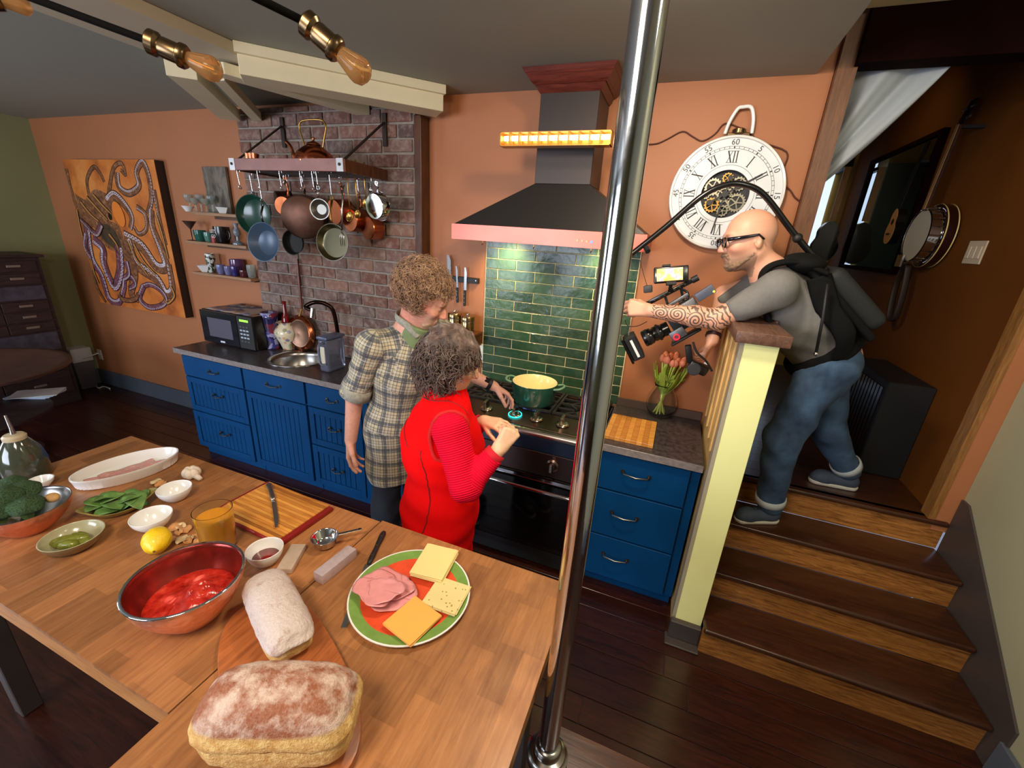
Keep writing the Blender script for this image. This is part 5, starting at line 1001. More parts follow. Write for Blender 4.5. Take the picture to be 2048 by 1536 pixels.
q = MB(); c_ = cpx(560, 600); q.lathe([(0.075, 0), (0.05, 0.0002), (0, 0.0003)], c_ + Vector((0, -0.0065, 0)), 20, (0, -1, 0), cap=False, sq=1.45, xh=(1, 0, 0.3)); q.build('orange_patch', mat('painted_orange_patch', (228, 126, 44), 0.4), cv)
q = MB(); c_ = cpx(490, 618); q.lathe([(0.022, 0), (0, 0.0004)], c_ + Vector((0, -0.0075, 0)), 16, (0, -1, 0), cap=False, sq=1.5); q.build('eye', mat('painted_black_eye', (16, 10, 8), 0.3), cv)
# ================================================================ WALL SHELVES
m_shelf = wood('pale_brown_shelf', (134, 96, 66), (170, 128, 92), 0, 1, 0.5)
SH = []
for i, (xa, ya, xb, yb, lbl) in enumerate(((385, 422, 481, 431, 'top small wooden wall shelf with glasses and white bowls'), (372, 481, 500, 492, 'middle small wooden wall shelf with goblets and the black mug'), (386, 545, 518, 557, 'bottom small wooden wall shelf with jars and small bottles'))):
    a_, b_ = P(xa, ya, Y=2.40), P(xb, yb, Y=2.40); z_ = (a_.z + b_.z) / 2; x1 = min(b_.x, -3.13); x0 = a_.x
    t = thing('wall_shelf', lbl, 'shelf', ((x0 + x1) / 2, 2.54, z_), 'three small shelves on the orange wall'); MB().box(x0, x1, 2.39, YB - 0.001, z_ - 0.022, z_).build('board', m_shelf, t, bevel=0.002); MB().box(x0 + 0.1, x1 - 0.1, 2.50, YB - 0.001, z_ - 0.045, z_ - 0.0225).build('cleat', m_walnut, t)
    SH.append((x0, x1, z_ + 0.0006))
def onsh(k, px_, y=2.46): x_ = P(px_, 480, Y=y).x; return Vector((x_, y, SH[k][2]))
m_gl2 = mat('shelf_glass', (225, 235, 232), 0.05, trans=0.85, ior=1.3); m_tealg = mat('teal_glass', (60, 120, 104), 0.05, trans=0.5, ior=1.35); m_purp = mat('purple_glaze', (84, 50, 92), 0.15, coat=0.5)
def cupform(r, h, th=0.003): return [(0, 0), (r * 0.7, 0), (r * 0.85, h * 0.15), (r, h * 0.7), (r * 0.98, h), (r * 0.98 - th, h), (r - th, h * 0.7), (r * 0.8, h * 0.18), (0, 0.004)]
def stemform(r, h): return [(0, 0), (r * 0.7, 0), (r * 0.7, 0.003), (0.005, 0.007), (0.004, h * 0.5), (r * 0.6, h * 0.62), (r, h * 0.85), (r * 0.9, h), (r * 0.87, h), (r * 0.94, h * 0.85), (r * 0.5, h * 0.64), (0, h * 0.56)]
x0s, x1s, z0s = SH[0]
pb = thing('grey_picture_board', 'grey weathered picture board leaning behind the shelf glasses', 'picture', Vector((P(432, 400, Y=2.52).x, 2.52, z0s)))
pa, pb_ = P(403, 333, Y=2.515), P(449, 333, Y=2.515)
def greyboard():
    t_ = NT('grey_weathered_print'); n = t_.noise(t_.pos((1, 1, 0.4)), 16, 5, 0.6, 1.0); t_.set(Base_Color=t_.ramp(n, [(0.35, s2l((64, 58, 50))), (0.6, s2l((120, 110, 96)))]), Roughness=0.7); return t_.m
MB().box(pa.x, pb_.x, 2.515, 2.535, z0s, pa.z).build('board', greyboard(), pb, bevel=0.001)
for k, (xx, yy, r, h, lbl) in enumerate(((392, 2.47, 0.034, 0.13, 'tall clear goblet at left on the top shelf'), (403, 2.43, 0.032, 0.10, 'clear goblet in front on the top shelf'), (414, 2.47, 0.034, 0.13, 'tall clear goblet in the middle of the top shelf'), (424, 2.43, 0.032, 0.10, 'small clear goblet right of the middle on the top shelf'), (436, 2.47, 0.034, 0.125, 'clear goblet nearest the right bowl on the top shelf'))):
    lathe_thing('goblet', lbl, 'glass', onsh(0, xx, yy), stemform(r, h), m_gl2, 18, 'goblets on the top shelf')
lathe_thing('small_bowl', 'small white flared bowl at the left end of the top shelf', 'bowl', onsh(0, 383, 2.43) + Vector((0.03, 0, 0)), [(0, 0), (0.02, 0), (0.045, 0.04), (0.042, 0.04), (0.018, 0.004), (0, 0.004)], m_white)
lathe_thing('small_bowl', 'square-looking white bowl at the right end of the top shelf', 'bowl', onsh(0, 455, 2.44), [(0, 0), (0.03, 0), (0.055, 0.045), (0.052, 0.045), (0.028, 0.004), (0, 0.004)], m_white, 4)
mg = onsh(1, 382, 2.44) + Vector((0.02, 0, 0)); lathe_thing('martini_glass', 'thin-stemmed martini glass at the left of the middle shelf', 'glass', mg, [(0, 0), (0.035, 0), (0.034, 0.003), (0.004, 0.008), (0.004, 0.085), (0.05, 0.15), (0.049, 0.15), (0.003, 0.09), (0, 0.09)], mat('dark_stem_glass', (96, 70, 60), 0.1, trans=0.5), 20)
lathe_thing('tumbler', 'dark teal glass tumbler on the middle shelf', 'glass', onsh(1, 402, 2.45), cupform(0.045, 0.085), m_tealg, 20); lathe_thing('tumbler', 'light teal glass tumbler left of the black mug', 'glass', onsh(1, 419, 2.44), cupform(0.036, 0.075), mat('pale_teal_glass', (120, 170, 160), 0.05, trans=0.6), 20)
mgp = onsh(1, 446, 2.445); mug, o = lathe_thing('mug', 'black mug with white lettering on the middle shelf', 'mug', mgp, cupform(0.058, 0.125, 0.004), m_black, 28)
MB().text("LET'S\nGO", mgp + Vector((-0.022, -0.0565, 0.068)), (1, -0.12, 0), UP, 0.036).build('lettering', m_white, mug); MB().tube(spline([mgp + Vector((0.055, 0, 0.10)), mgp + Vector((0.085, 0, 0.09)), mgp + Vector((0.085, 0, 0.045)), mgp + Vector((0.053, 0, 0.03))], 5), 0.006).build('handle', m_black, mug, smooth=True)
MB().box(mgp.x - 0.075, mgp.x - 0.045, 2.405, 2.408, mgp.z, mgp.z + 0.05).build('red_tag', mat('red_tag', (170, 40, 46), 0.5), mug)
lathe_thing('candlestick', 'small grey glass candlestick at the right of the middle shelf', 'candlestick', onsh(1, 476, 2.44), [(0, 0), (0.04, 0), (0.04, 0.012), (0.012, 0.03), (0.01, 0.06), (0.024, 0.075), (0.026, 0.10), (0.012, 0.13), (0.02, 0.16), (0, 0.16)], mat('grey_glass', (150, 160, 170), 0.08, trans=0.4), 20)
lathe_thing('white_dish', 'angular white dish at the left of the bottom shelf', 'bowl', onsh(2, 397, 2.44) + Vector((0.012, 0, 0)), [(0, 0), (0.025, 0), (0.06, 0.055), (0.056, 0.055), (0.02, 0.005), (0, 0.005)], m_white, 4)
for k, (xx, yy, f, m_, lbl) in enumerate(((414, 2.47, cupform(0.036, 0.15), patch('black_white_mosaic', [(30, 30, 34), (220, 222, 214), (90, 96, 92), (190, 196, 184)], 60, 0.3), 'tall black and white mosaic jar on the bottom shelf'), (432, 2.44, cupform(0.032, 0.075), mat('lavender_glass', (140, 140, 190), 0.1, trans=0.4), 'left lavender glass cup on the bottom shelf'), (447, 2.44, cupform(0.030, 0.07), mat('lavender_glass', (0, 0, 0)), 'right lavender glass cup on the bottom shelf'), (460, 2.43, cupform(0.028, 0.075), mat('cobalt_glaze', (50, 44, 110), 0.15, coat=0.5), 'small cobalt blue cup on the bottom shelf'), (467, 2.49, cupform(0.055, 0.125), m_purp, 'large purple lustre bowl at the back of the bottom shelf'), (478, 2.43, cupform(0.032, 0.055), mat('maroon_glaze', (80, 30, 40), 0.15, coat=0.5), 'maroon teacup on the bottom shelf'), (494, 2.45, cupform(0.034, 0.10), m_gl2, 'clear glass with green foot at the right of the bottom shelf'))):
    lathe_thing('cup' if k else 'mosaic_jar', lbl, 'cup' if k else 'jar', onsh(2, xx, yy), f, m_, 20)
# ================================================================ POT RACK
RXa, RXb, RYa, RYb = -2.72, -1.835, 2.05, 2.44; RZ = 2.195
pr = thing('pot_rack', 'wood and iron wall pot rack with diagonal braces above the sink', 'pot rack', ((RXa + RXb) / 2, 2.44, RZ))
m_rackw = mat('rosy_brown_rack_wood', (150, 106, 100), 0.5, var=0.12, vscale=12); m_rust = mat('dark_iron_strap', (54, 42, 38), 0.5, 0.6)
fr_ = MB().box(RXa, RXb, RYa, RYa + 0.02, RZ - 0.035, RZ + 0.03).build('front_board', m_rackw, pr, bevel=0.002)
for xx in (RXa - 0.001, RXb - 0.045):
    MB().box(xx, xx + 0.046, RYa - 0.003, RYa - 0.0005, RZ - 0.036, RZ + 0.031).build('corner_plate', mat('zinc_corner_plate', (196, 194, 194), 0.35, 0.7), pr); MB().cyl((xx + 0.022, RYa - 0.003, RZ), (xx + 0.022, RYa - 0.007, RZ), 0.008, n=12).build('bolt', m_rust, fr_)
for (xx, nm) in ((RXa, 'side_board'), (RXb - 0.02, 'side_board')): MB().box(xx, xx + 0.02, RYa + 0.0205, BY - 0.012, RZ - 0.035, RZ + 0.028).build(nm, m_walnut, pr)
for i in range(7): MB().box(RXa + 0.021, RXb - 0.021, RYa + 0.035 + i * 0.05, RYa + 0.045 + i * 0.05, RZ - 0.028, RZ - 0.018).build('grid_bar', m_rust, pr)
for i in range(1, 6): xx = RXa + (RXb - RXa) * i / 6; MB().box(xx - 0.004, xx + 0.004, RYa + 0.021, BY - 0.015, RZ - 0.018, RZ - 0.012).build('grid_bar', m_rust, pr)
for xx in (RXa + 0.02, RXb - 0.03): MB().bar((xx, RYa + 0.03, RZ + 0.02), (xx + 0.02, BY - 0.012, RZ + 0.29), 0.018, 0.006, (1, 0, 0)).build('brace', m_rust, pr); MB().box(xx + 0.006, xx + 0.036, BY - 0.016, BY - 0.006, RZ + 0.16, RZ + 0.34).build('wall_plate', m_rust, pr)
m_cu2 = mat('worn_copper', (160, 92, 58), 0.3, 1.0, var=0.25, vscale=12); m_cud = mat('dark_tarnished_copper', (86, 58, 46), 0.4, 0.9, var=0.25, vscale=14); m_tin = mat('tin_lining', (170, 162, 150), 0.3, 1.0)
hkn = 0
def shook(x, y, z0, z1, lbl=None):
    global hkn
    hkn += 1; t_ = thing('rack_hook', lbl or 'steel S-hook hanging from the pot rack', 'hook', (x, y, z0), 'S-hooks on the pot rack')
    MB().tube(spline([(x, y + 0.012, z0 - 0.012), (x, y + 0.010, z0 + 0.008), (x, y, z0 + 0.014), (x, y - 0.008, z0), (x, y - 0.004, (z0 + z1) / 2), (x, y, z1 + 0.01), (x, y + 0.008, z1 - 0.006), (x, y - 0.006, z1 - 0.008), (x, y - 0.010, z1 + 0.006)], 4), 0.003, 6).build('wire', m_chrome, t_, smooth=True)
def rpan(name, label, px_, py_, rpx, y, depth, m_out, m_in, nrm, handle=None, inner=0.8, m_h=None, hooky=None, sq=1.0):
    """pan hung so its opening or base faces nrm; handle points up"""
    c_ = P(px_, py_, Y=y); w_ = c_.dot(Vector(tuple(RC[2]))) - RC[2][2] * H; r_ = rpx * w_ / F; nrm = Vector(nrm).normalized(); t_ = thing(name, label, 'pan', c_)
    u_ = (UP - nrm * UP.dot(nrm)).normalized()
    prof = [(0, 0), (r_ * inner, 0), (r_ * (inner + 0.05), 0.004), (r_, depth), (r_ + 0.002, depth)]
    MB().lathe(prof, c_, 36, nrm, cap=False).build('outer', m_out, t_, smooth='auto')
    MB().lathe([(r_ + 0.002, depth), (r_ - 0.003, depth), (r_ * (inner + 0.03), 0.007), (r_ * inner, 0.004), (0, 0.004)], c_, 36, nrm, cap=False).build('lining', m_in, t_, smooth='auto')
    if handle:
        a_ = c_ + nrm * (depth * 0.8) + u_ * r_ * 0.97; b_ = a_ + u_ * handle + nrm * 0.0; q_ = MB(); q_.tube([a_, a_ + u_ * 0.03 + nrm * 0.012, a_ + u_ * handle * 0.6 + nrm * 0.012, b_], [0.008, 0.007, 0.008, 0.009], 8, flat=0.6); hh_ = q_.build('handle', m_h or m_out, t_, smooth=True)
        MB().lathe([(0.006, -0.002), (0.012, -0.002), (0.012, 0.002), (0.006, 0.002)], b_ + u_ * 0.010, 14, nrm, cap=False).build('hanging_eye', m_h or m_out, hh_); top = b_ + u_ * 0.016
    else: top = c_ + u_ * (r_ + 0.01) + nrm * depth * 0.5; MB().lathe([(0.008, -0.002), (0.013, -0.002), (0.013, 0.002), (0.008, 0.002)], top, 14, nrm, cap=False).build('hanging_eye', m_iron, t_)
    if hooky is not False: shook(top.x, top.y, RZ - 0.028, max(top.z, RZ - 0.20) if top.z < RZ - 0.06 else RZ - 0.07)
    return t_
rpan('frying_pan', 'dark green enamelled frying pan at the left of the rack', 515, 431, 37, 2.27, 0.045, mat('green_enamel_pan', (22, 62, 50), 0.25, coat=0.3), mat('green_enamel_pan', (0, 0, 0)), (0.25, -1, 0.05), None, 0.78)
rpan('frying_pan', 'black non-stick pan with grey-blue inside hanging lowest on the left', 538, 486, 37, 2.12, 0.05, m_black, mat('grey_blue_nonstick', (66, 84, 106), 0.35, 0.2), (0.12, -1, 0.12), 0.10, 0.62, m_black)
rpan('sauce_pan', 'small dark copper saucepan hanging behind the left pans', 553, 405, 21, 2.30, 0.10, m_cud, m_tin, (0.5, 0.8, 0.1), 0.06, 0.95)
rpan('sauce_pan', 'copper saucepan hanging by its flat handle next to the green pan', 566, 412, 18, 2.24, 0.09, m_cu2, m_tin, (-0.3, 1, 0.1), 0.10, 0.95)
rpan('stock_pot', 'large bronze-brown cooking pot hanging in the middle of the rack', 604, 435, 40, 2.22, 0.12, m_cud, m_tin, (-0.5, 1, 0.1), 0.05, 0.97)
rpan('skillet', 'black iron skillet hanging low behind the big pot', 592, 485, 24, 2.34, 0.035, m_iron, m_iron, (0.1, -1, 0.05), 0.16, 0.8)
rpan('strainer', 'oval wire-rimmed steel strainer in the middle of the rack', 644, 419, 19, 2.10, 0.03, m_tin, mat('mesh_steel', (120, 116, 108), 0.35, 0.9), (0.35, -1, 0.0), 0.05, 0.5, m_chrome)
rpan('sauce_pan', 'orange copper saucepan behind the steel strainer', 668, 424, 24, 2.28, 0.10, m_copper, m_tin, (0.2, 1, 0.1), 0.08, 0.95)
rpan('frying_pan', 'dull steel frying pan hanging low right of the middle', 672, 486, 35, 2.17, 0.04, m_steel, mat('olive_steel', (126, 120, 96), 0.25, 1.0), (0.15, -1, 0.1), 0.14, 0.8, m_brass)
rpan('sauce_pan', 'copper saucepan behind the brass ladles', 700, 440, 22, 2.32, 0.10, m_cu2, m_tin, (0.2, 1, 0), 0.08, 0.95)
rpan('sauce_pan', 'copper pan hanging behind the shiny round steel pan', 735, 456, 22, 2.34, 0.08, m_copper, m_tin, (0.3, 1, 0), 0.10, 0.95, hooky=False)
rpan('frying_pan', 'shiny steel pan with a bright round base at the right of the rack', 748, 413, 27, 2.24, 0.05, m_chrome, m_steel, (0.15, 1, 0.1), 0.04, 0.86, hooky=False)
# long tools
def tool(name, label, xt, yt, xb, yb, y, m, end, r=0.004):
    a_, b_ = P(xt, yt, Y=y), P(xb, yb, Y=y); t_ = thing(name, label, 'utensil', b_); MB().tube([a_, (a_ + b_) / 2 + Vector((0, -0.004, 0)), b_], r, 8, flat=0.6).build('handle', m, t_, smooth=True)
    MB().tube(spline([a_, a_ + Vector((0, 0.012, 0.01)), a_ + Vector((0, 0.02, -0.004))], 4), r * 0.8, 6).build('hook_end', m, t_)
    if end == 'fork':
        for k in (-1, 0, 1): MB().tube([b_, b_ + Vector((k * 0.014, -0.003, -0.03)), b_ + Vector((k * 0.014, 0.0, -0.085))], [0.004, 0.0035, 0.0015], 6).build('tine', m, t_, smooth=True)
    elif end: MB().lathe([(0, 0), (end, 0.006), (end * 1.05, 0.014), (end * 0.9, 0.010), (0, 0.005)], b_ - UP * end * 0.8, 20, (0, -1, 0.2), cap=False, sq=1.2).build('bowl', m, t_, smooth=True)
tool('serving_fork', 'long pinkish steel serving fork hanging from the rack', 686, 375, 684, 462, 2.08, m_steel, 'fork', 0.006)
tool('brass_ladle', 'leftmost long brass-handled ladle on the rack side', 691, 322, 701, 428, 2.12, m_brass, 0.022)
tool('brass_ladle', 'middle long brass-handled ladle on the rack side', 708, 324, 717, 424, 2.20, m_brass, 0.020)
tool('brass_skimmer', 'rightmost long brass-handled skimmer on the rack side', 726, 328, 733, 402, 2.28, m_brass, 0.022)
tool('steel_ladle', 'short steel ladle hanging at the far right of the rack', 742, 334, 744, 378, 2.36, m_steel, 0.014)
for xx in (475, 515, 559, 600, 624): p_ = P(xx, 345, Y=2.06); shook(p_.x, 2.065, RZ - 0.036, RZ - 0.13)
# kettle on the rack
kb = P(630, 317, Y=2.16); kb = Vector((kb.x, 2.16, RZ - 0.0115)); kt = thing('copper_kettle', 'polished copper kettle with tall handle on top of the pot rack', 'kettle', kb)
MB().lathe([(0, 0), (0.095, 0), (0.108, 0.012), (0.112, 0.05), (0.098, 0.085), (0.06, 0.115), (0.038, 0.125), (0.036, 0.13)], kb, 36, cap=False).build('body', mat('polished_copper', (190, 104, 70), 0.15, 1.0, var=0.08), kt, smooth=True)
l_ = MB().lathe([(0.04, 0.128), (0.04, 0.134), (0.02, 0.145), (0.006, 0.150), (0.006, 0.158), (0.012, 0.165), (0, 0.172)], kb, 24, cap=False).build('lid', m_cu2, kt, smooth=True)
MB().tube(spline([kb + Vector((-0.10, 0, 0.02)), kb + Vector((-0.15, 0, 0.03)), kb + Vector((-0.165, 0, 0.08)), kb + Vector((-0.185, 0, 0.125)), kb + Vector((-0.215, 0, 0.15))], 5), [0.018] * 6 + [0.014] * 5 + [0.010] * 10, 12).build('spout', m_cu2, kt, smooth=True)
MB().tube(spline([kb + Vector((-0.065, 0, 0.11)), kb + Vector((-0.085, 0, 0.17)), kb + Vector((-0.10, 0, 0.22)), kb + Vector((-0.07, 0, 0.255)), kb + Vector((0.07, 0, 0.255)), kb + Vector((0.10, 0, 0.22)), kb + Vector((0.085, 0, 0.17)), kb + Vector((0.065, 0, 0.11))], 5), 0.005, 8).build('handle', m_brass, kt, smooth=True)
sp1 = P(516, 322, Y=2.10); t = thing('copper_measures', 'small nested copper measuring cups on the rack board', 'measuring cups', (sp1.x, 2.085, RZ + 0.0305)); 
for k in range(3): MB().lathe([(0, 0), (0.018, 0), (0.022, 0.028), (0.020, 0.028), (0.016, 0.003), (0, 0.003)], (sp1.x - 0.03 + k * 0.028, 2.062 + 0.0 * k, RZ + 0.0305), 18, (0.15, 0, 1), cap=False).build('cup', m_copper, t, smooth='auto')
# ================================================================ PENDANT LAMPS ON BLACK RODS
m_amber = mat('amber_bulb_glass', (226, 176, 118), 0.05, trans=0.85, ior=1.2); m_ant = mat('antique_brass', (112, 92, 66), 0.28, 1.0)
def pendant(label, A, B, CC, D, dist_, gx=0):
    """A rod top pixel, B socket start, C socket end, D bulb tip; built on a line in space"""
    b_ = Vector(tuple(ray(*B))) * dist_[0]; d_ = Vector(tuple(ray(*D))) * dist_[1]; b_.z += H; d_.z += H; ax_ = (d_ - b_); Lt = ax_.length; ax_.normalize()
    s_ = Lt * 0.53; t_ = thing('pendant_lamp', label, 'lamp', b_, 'amber bulbs on black rods'); far = b_ - ax_ * 1.2
    a_ = Vector(tuple(ray(*A))) * (dist_[0] * 0.93); a_.z += H; rd = (b_ - a_); far = b_ - rd.normalized() * (rd.length + 0.25)
    MB().tube([far, b_ + ax_ * 0.004], 0.0065, 10).build('rod', mat('black_cord_rod', (6, 5, 5), 0.9, spec=0.1), t_, smooth='auto')
    r = 0.0205; so = MB().lathe([(0.008, 0), (r * 0.85, 0.002), (r * 1.05, s_ * 0.08), (r * 1.05, s_ * 0.26), (r * 0.8, s_ * 0.34), (r * 0.88, s_ * 0.40), (r * 0.88, s_ * 0.78), (r * 1.06, s_ * 0.82), (r * 1.06, s_ * 0.94), (r * 0.9, s_), (0.006, s_)], b_, 32, ax_, cap=False).build('socket', m_ant, t_, smooth='auto')
    e = Lt - s_; MB().lathe([(0.012, 0), (0.014, e * 0.12), (0.0215, e * 0.55), (0.0225, e * 0.72), (0.018, e * 0.90), (0.009, e * 0.985), (0, e)], b_ + ax_ * s_, 28, ax_, cap=False).build('bulb', m_amber, t_, smooth=True)
    MB().tube([b_ + ax_ * (s_ + e * 0.05), b_ + ax_ * (s_ + e * 0.75)], 0.0015, 6).build('filament', m_brass, t_)
    return t_
pendant('amber bulb pendant on a black rod, the nearer one at top centre', (525, 0), (606, 40), (665, 95), (738, 158), (0.72, 0.76))
pendant('amber bulb pendant on a black rod, the left one of the pair', (75, 0), (292, 80), (360, 110), (444, 147), (0.80, 0.84))
b_ = Vector(tuple(ray(-60, -4))) * 0.8; d_ = Vector(tuple(ray(60, 4))) * 0.84; b_.z += H; d_.z += H
t_ = thing('pendant_lamp', 'amber bulb pendant whose tip shows at the top left corner', 'lamp', b_, 'amber bulbs on black rods'); ax_ = (d_ - b_).normalized(); e = (d_ - b_).length * 0.5
MB().lathe([(0.012, 0), (0.014, e * 0.12), (0.0215, e * 0.55), (0.0225, e * 0.72), (0.018, e * 0.90), (0.009, e * 0.985), (0, e)], d_ - ax_ * e, 28, ax_, cap=False).build('bulb', m_amber, t_, smooth=True)
MB().lathe([(0.008, -0.06), (0.021, -0.055), (0.018, 0.0), (0.010, 0.001)], d_ - ax_ * e, 24, ax_, cap=False).build('socket', m_ant, t_, smooth='auto'); MB().tube([d_ - ax_ * (e + 0.058), d_ - ax_ * (e + 0.058) + Vector((-0.25, -0.2, 0.22))], 0.0055).build('rod', mat('black_cord_rod', (0, 0, 0)), t_)
# ================================================================ CHROME POLE
pp = Vector((-0.0985, 0.690, 0)); zb = 0.655
pl_ = thing('chrome_pole', 'tall polished chrome pole standing in the foreground', 'pole', (pp.x, pp.y, zb))
MB().cyl((pp.x, pp.y, zb + 0.02), (pp.x, pp.y, ZC - 0.001), 0.0245, n=48).build('tube', mat('wavy_chrome', (206, 210, 218), 0.10, 1.0, bump=0.12, bscale=14), pl_, smooth='auto')
MB().lathe([(0.052, 0), (0.052, 0.012), (0.046, 0.016), (0.044, 0.022), (0.034, 0.026), (0.034, 0.045), (0.030, 0.05), (0.0246, 0.052)], (pp.x, pp.y, zb + 0.0005), 40, cap=False).build('base_flange', m_steel, pl_, smooth='auto')
MB().box(-0.130, 0.25, 0.25, 0.775, 0.0006, zb).build('wooden_ledge', m_tread, None, bevel=0.004, label='low wooden ledge at the foot of the chrome pole', cat='ledge')
# ================================================================ CLOCK
cc = Vector((0.135, 2.52, 2.14)); R = 0.262; ck = thing('wall_clock', 'huge white pocket-watch style wall clock with open gears', 'clock', (cc.x, YB, cc.z)); Yd = Vector((0, -1, 0))
m_dial = mat('white_dial', (222, 224, 226), 0.4); m_ink = mat('black_clock_ink', (30, 30, 32), 0.5); m_silver = mat('silver_gears', (176, 170, 150), 0.3, 0.9)
MB().lathe([(R * 0.97, -0.02), (R, -0.015), (R, 0.012), (R * 0.985, 0.02), (R * 0.95, 0.021), (R * 0.94, 0.012)], cc, 96, Yd, cap=False).build('rim', mat('white_rim', (226, 224, 220), 0.25, coat=0.4), ck, smooth='auto')
dial = MB().lathe([(R * 0.945, 0.012), (R * 0.42, 0.012), (R * 0.42, 0.0)], cc, 96, Yd, cap=False).build('dial', m_dial, ck, smooth='auto')
MB().lathe([(R * 0.96, -0.021), (0, -0.021)], cc, 64, Yd, cap=False).build('back_plate', mat('dark_clock_back', (40, 40, 44), 0.6), ck)
def dpt(ang_, r_): return cc + Vector((math.sin(ang_) * r_, -0.0125, math.cos(ang_) * r_))
q = MB(); ya = -0.0129
def dbar(q_, p0, p1, w_):
    q_.bar(p0, p1, w_, 0.0006, (p1 - p0).cross(Vector((0, 1, 0))))
for i in range(60):
    a = i * math.pi / 30; dbar(q, dpt(a, R * 0.775), dpt(a, R * 0.805), 0.0022 if i % 5 else 0.006)
for r_ in (0.77, 0.81): q.lathe([(R * r_ - 0.0007, 0.0122), (R * r_ + 0.0007, 0.0128)], cc, 90, Yd, cap=False)
q.lathe([(R * 0.50 - 0.0007, 0.0122), (R * 0.50 + 0.0007, 0.0128)], cc, 90, Yd, cap=False)
q.build('minute_track', m_ink, dial)
rom = ['XII', 'I', 'II', 'III', 'IIII', 'V', 'VI', 'VII', 'VIII', 'IX', 'X', 'XI']
for i, s_ in enumerate(rom):
    a = i * math.pi / 6; q = MB(); rad = Vector((math.sin(a), 0, math.cos(a))); tan = Vector((math.cos(a), 0, -math.sin(a))); c_ = dpt(a, R * 0.635); hh_ = R * 0.095
    wds = {'I': 0.013, 'V': 0.026, 'X': 0.026}; tot = sum(wds[k] for k in s_); x = -tot / 2
    for k in s_:
        w_ = wds[k]; m0 = c_ + tan * (x + w_ / 2)
        if k == 'I': dbar(q, m0 - rad * hh_, m0 + rad * hh_, 0.005)
        if k == 'V': dbar(q, m0 - rad * hh_, m0 + rad * hh_ - tan * 0.009, 0.006); dbar(q, m0 - rad * hh_, m0 + rad * hh_ + tan * 0.009, 0.0025)
        if k == 'X': dbar(q, m0 - rad * hh_ + tan * 0.009, m0 + rad * hh_ - tan * 0.009, 0.006); dbar(q, m0 - rad * hh_ - tan * 0.009, m0 + rad * hh_ + tan * 0.009, 0.0025)
        x += w_
    for sg in (-1, 1): dbar(q, c_ + rad * hh_ * sg - tan * tot / 2, c_ + rad * hh_ * sg + tan * tot / 2, 0.002)
    q.build('roman_numeral', m_ink, dial)
for i in range(12):
    a = i * math.pi / 6; rad = Vector((math.sin(a), 0, math.cos(a))); tan = Vector((math.cos(a), 0, -math.sin(a))); MB().text(str(60 if i == 0 else i * 5), dpt(a, R * 0.875) - Vector((0, 0.0006, 0)), tan, rad, 0.036, 0.0006).build('minute_number', m_ink, dial)
def gear(c_, r_, y_, teeth, m_, spokes=5):
    q_ = MB(); pts_ = []
    for k in range(teeth * 4): a = 2 * math.pi * k / (teeth * 4); rr_ = r_ * (1.0 if (k % 4) in (0, 1) else 0.86); pts_.append(Vector((c_[0] + rr_ * math.cos(a), y_, c_[1] + rr_ * math.sin(a))))
    n_ = len(pts_); inn_ = [Vector((c_[0] + (p_.x - c_[0]) * 0.68 * r_ / (p_ - Vector((c_[0], y_, c_[1]))).length, y_, c_[1] + (p_.z - c_[1]) * 0.68 * r_ / (p_ - Vector((c_[0], y_, c_[1]))).length)) for p_ in pts_]
    th_ = Vector((0, 0.003, 0)); vs_ = pts_ + inn_ + [p_ + th_ for p_ in pts_] + [p_ + th_ for p_ in inn_]
    fs_ = []
    for k in range(n_): j = (k + 1) % n_; fs_ += [(k, j, n_ + j, n_ + k), (2 * n_ + k, 3 * n_ + k, 3 * n_ + j, 2 * n_ + j), (k, 2 * n_ + k, 2 * n_ + j, j), (n_ + k, n_ + j, 3 * n_ + j, 3 * n_ + k)]
    q_.add(vs_, fs_)
    for k in range(spokes): a = 2 * math.pi * k / spokes; c0 = Vector((c_[0], y_ + 0.0015, c_[1])); d0 = Vector((math.cos(a), 0, math.sin(a))); q_.bar(c0, c0 + d0 * r_ * 0.72, r_ * 0.12, 0.003, d0.cross(Vector((0, 1, 0))))
    q_.cyl((c_[0], y_ - 0.002, c_[1]), (c_[0], y_ + 0.003, c_[1]), r_ * 0.16, n=12); return q_.build('gear', m_, ck)
for k, (dx, dz, r_, te, m_) in enumerate(((-0.06, 0.035, 0.042, 18, m_silver), (0.055, 0.05, 0.034, 14, m_silver), (-0.05, -0.05, 0.036, 14, m_brass), (0.06, -0.035, 0.045, 20, m_silver), (0.0, 0.075, 0.026, 12, m_brass), (0.005, -0.075, 0.028, 12, m_silver), (0.0, 0.0, 0.038, 16, m_silver), (-0.085, -0.005, 0.018, 10, m_silver))): gear((cc.x + dx, cc.z + dz), r_, 2.532 - 0.004 * (k % 3), te, m_)
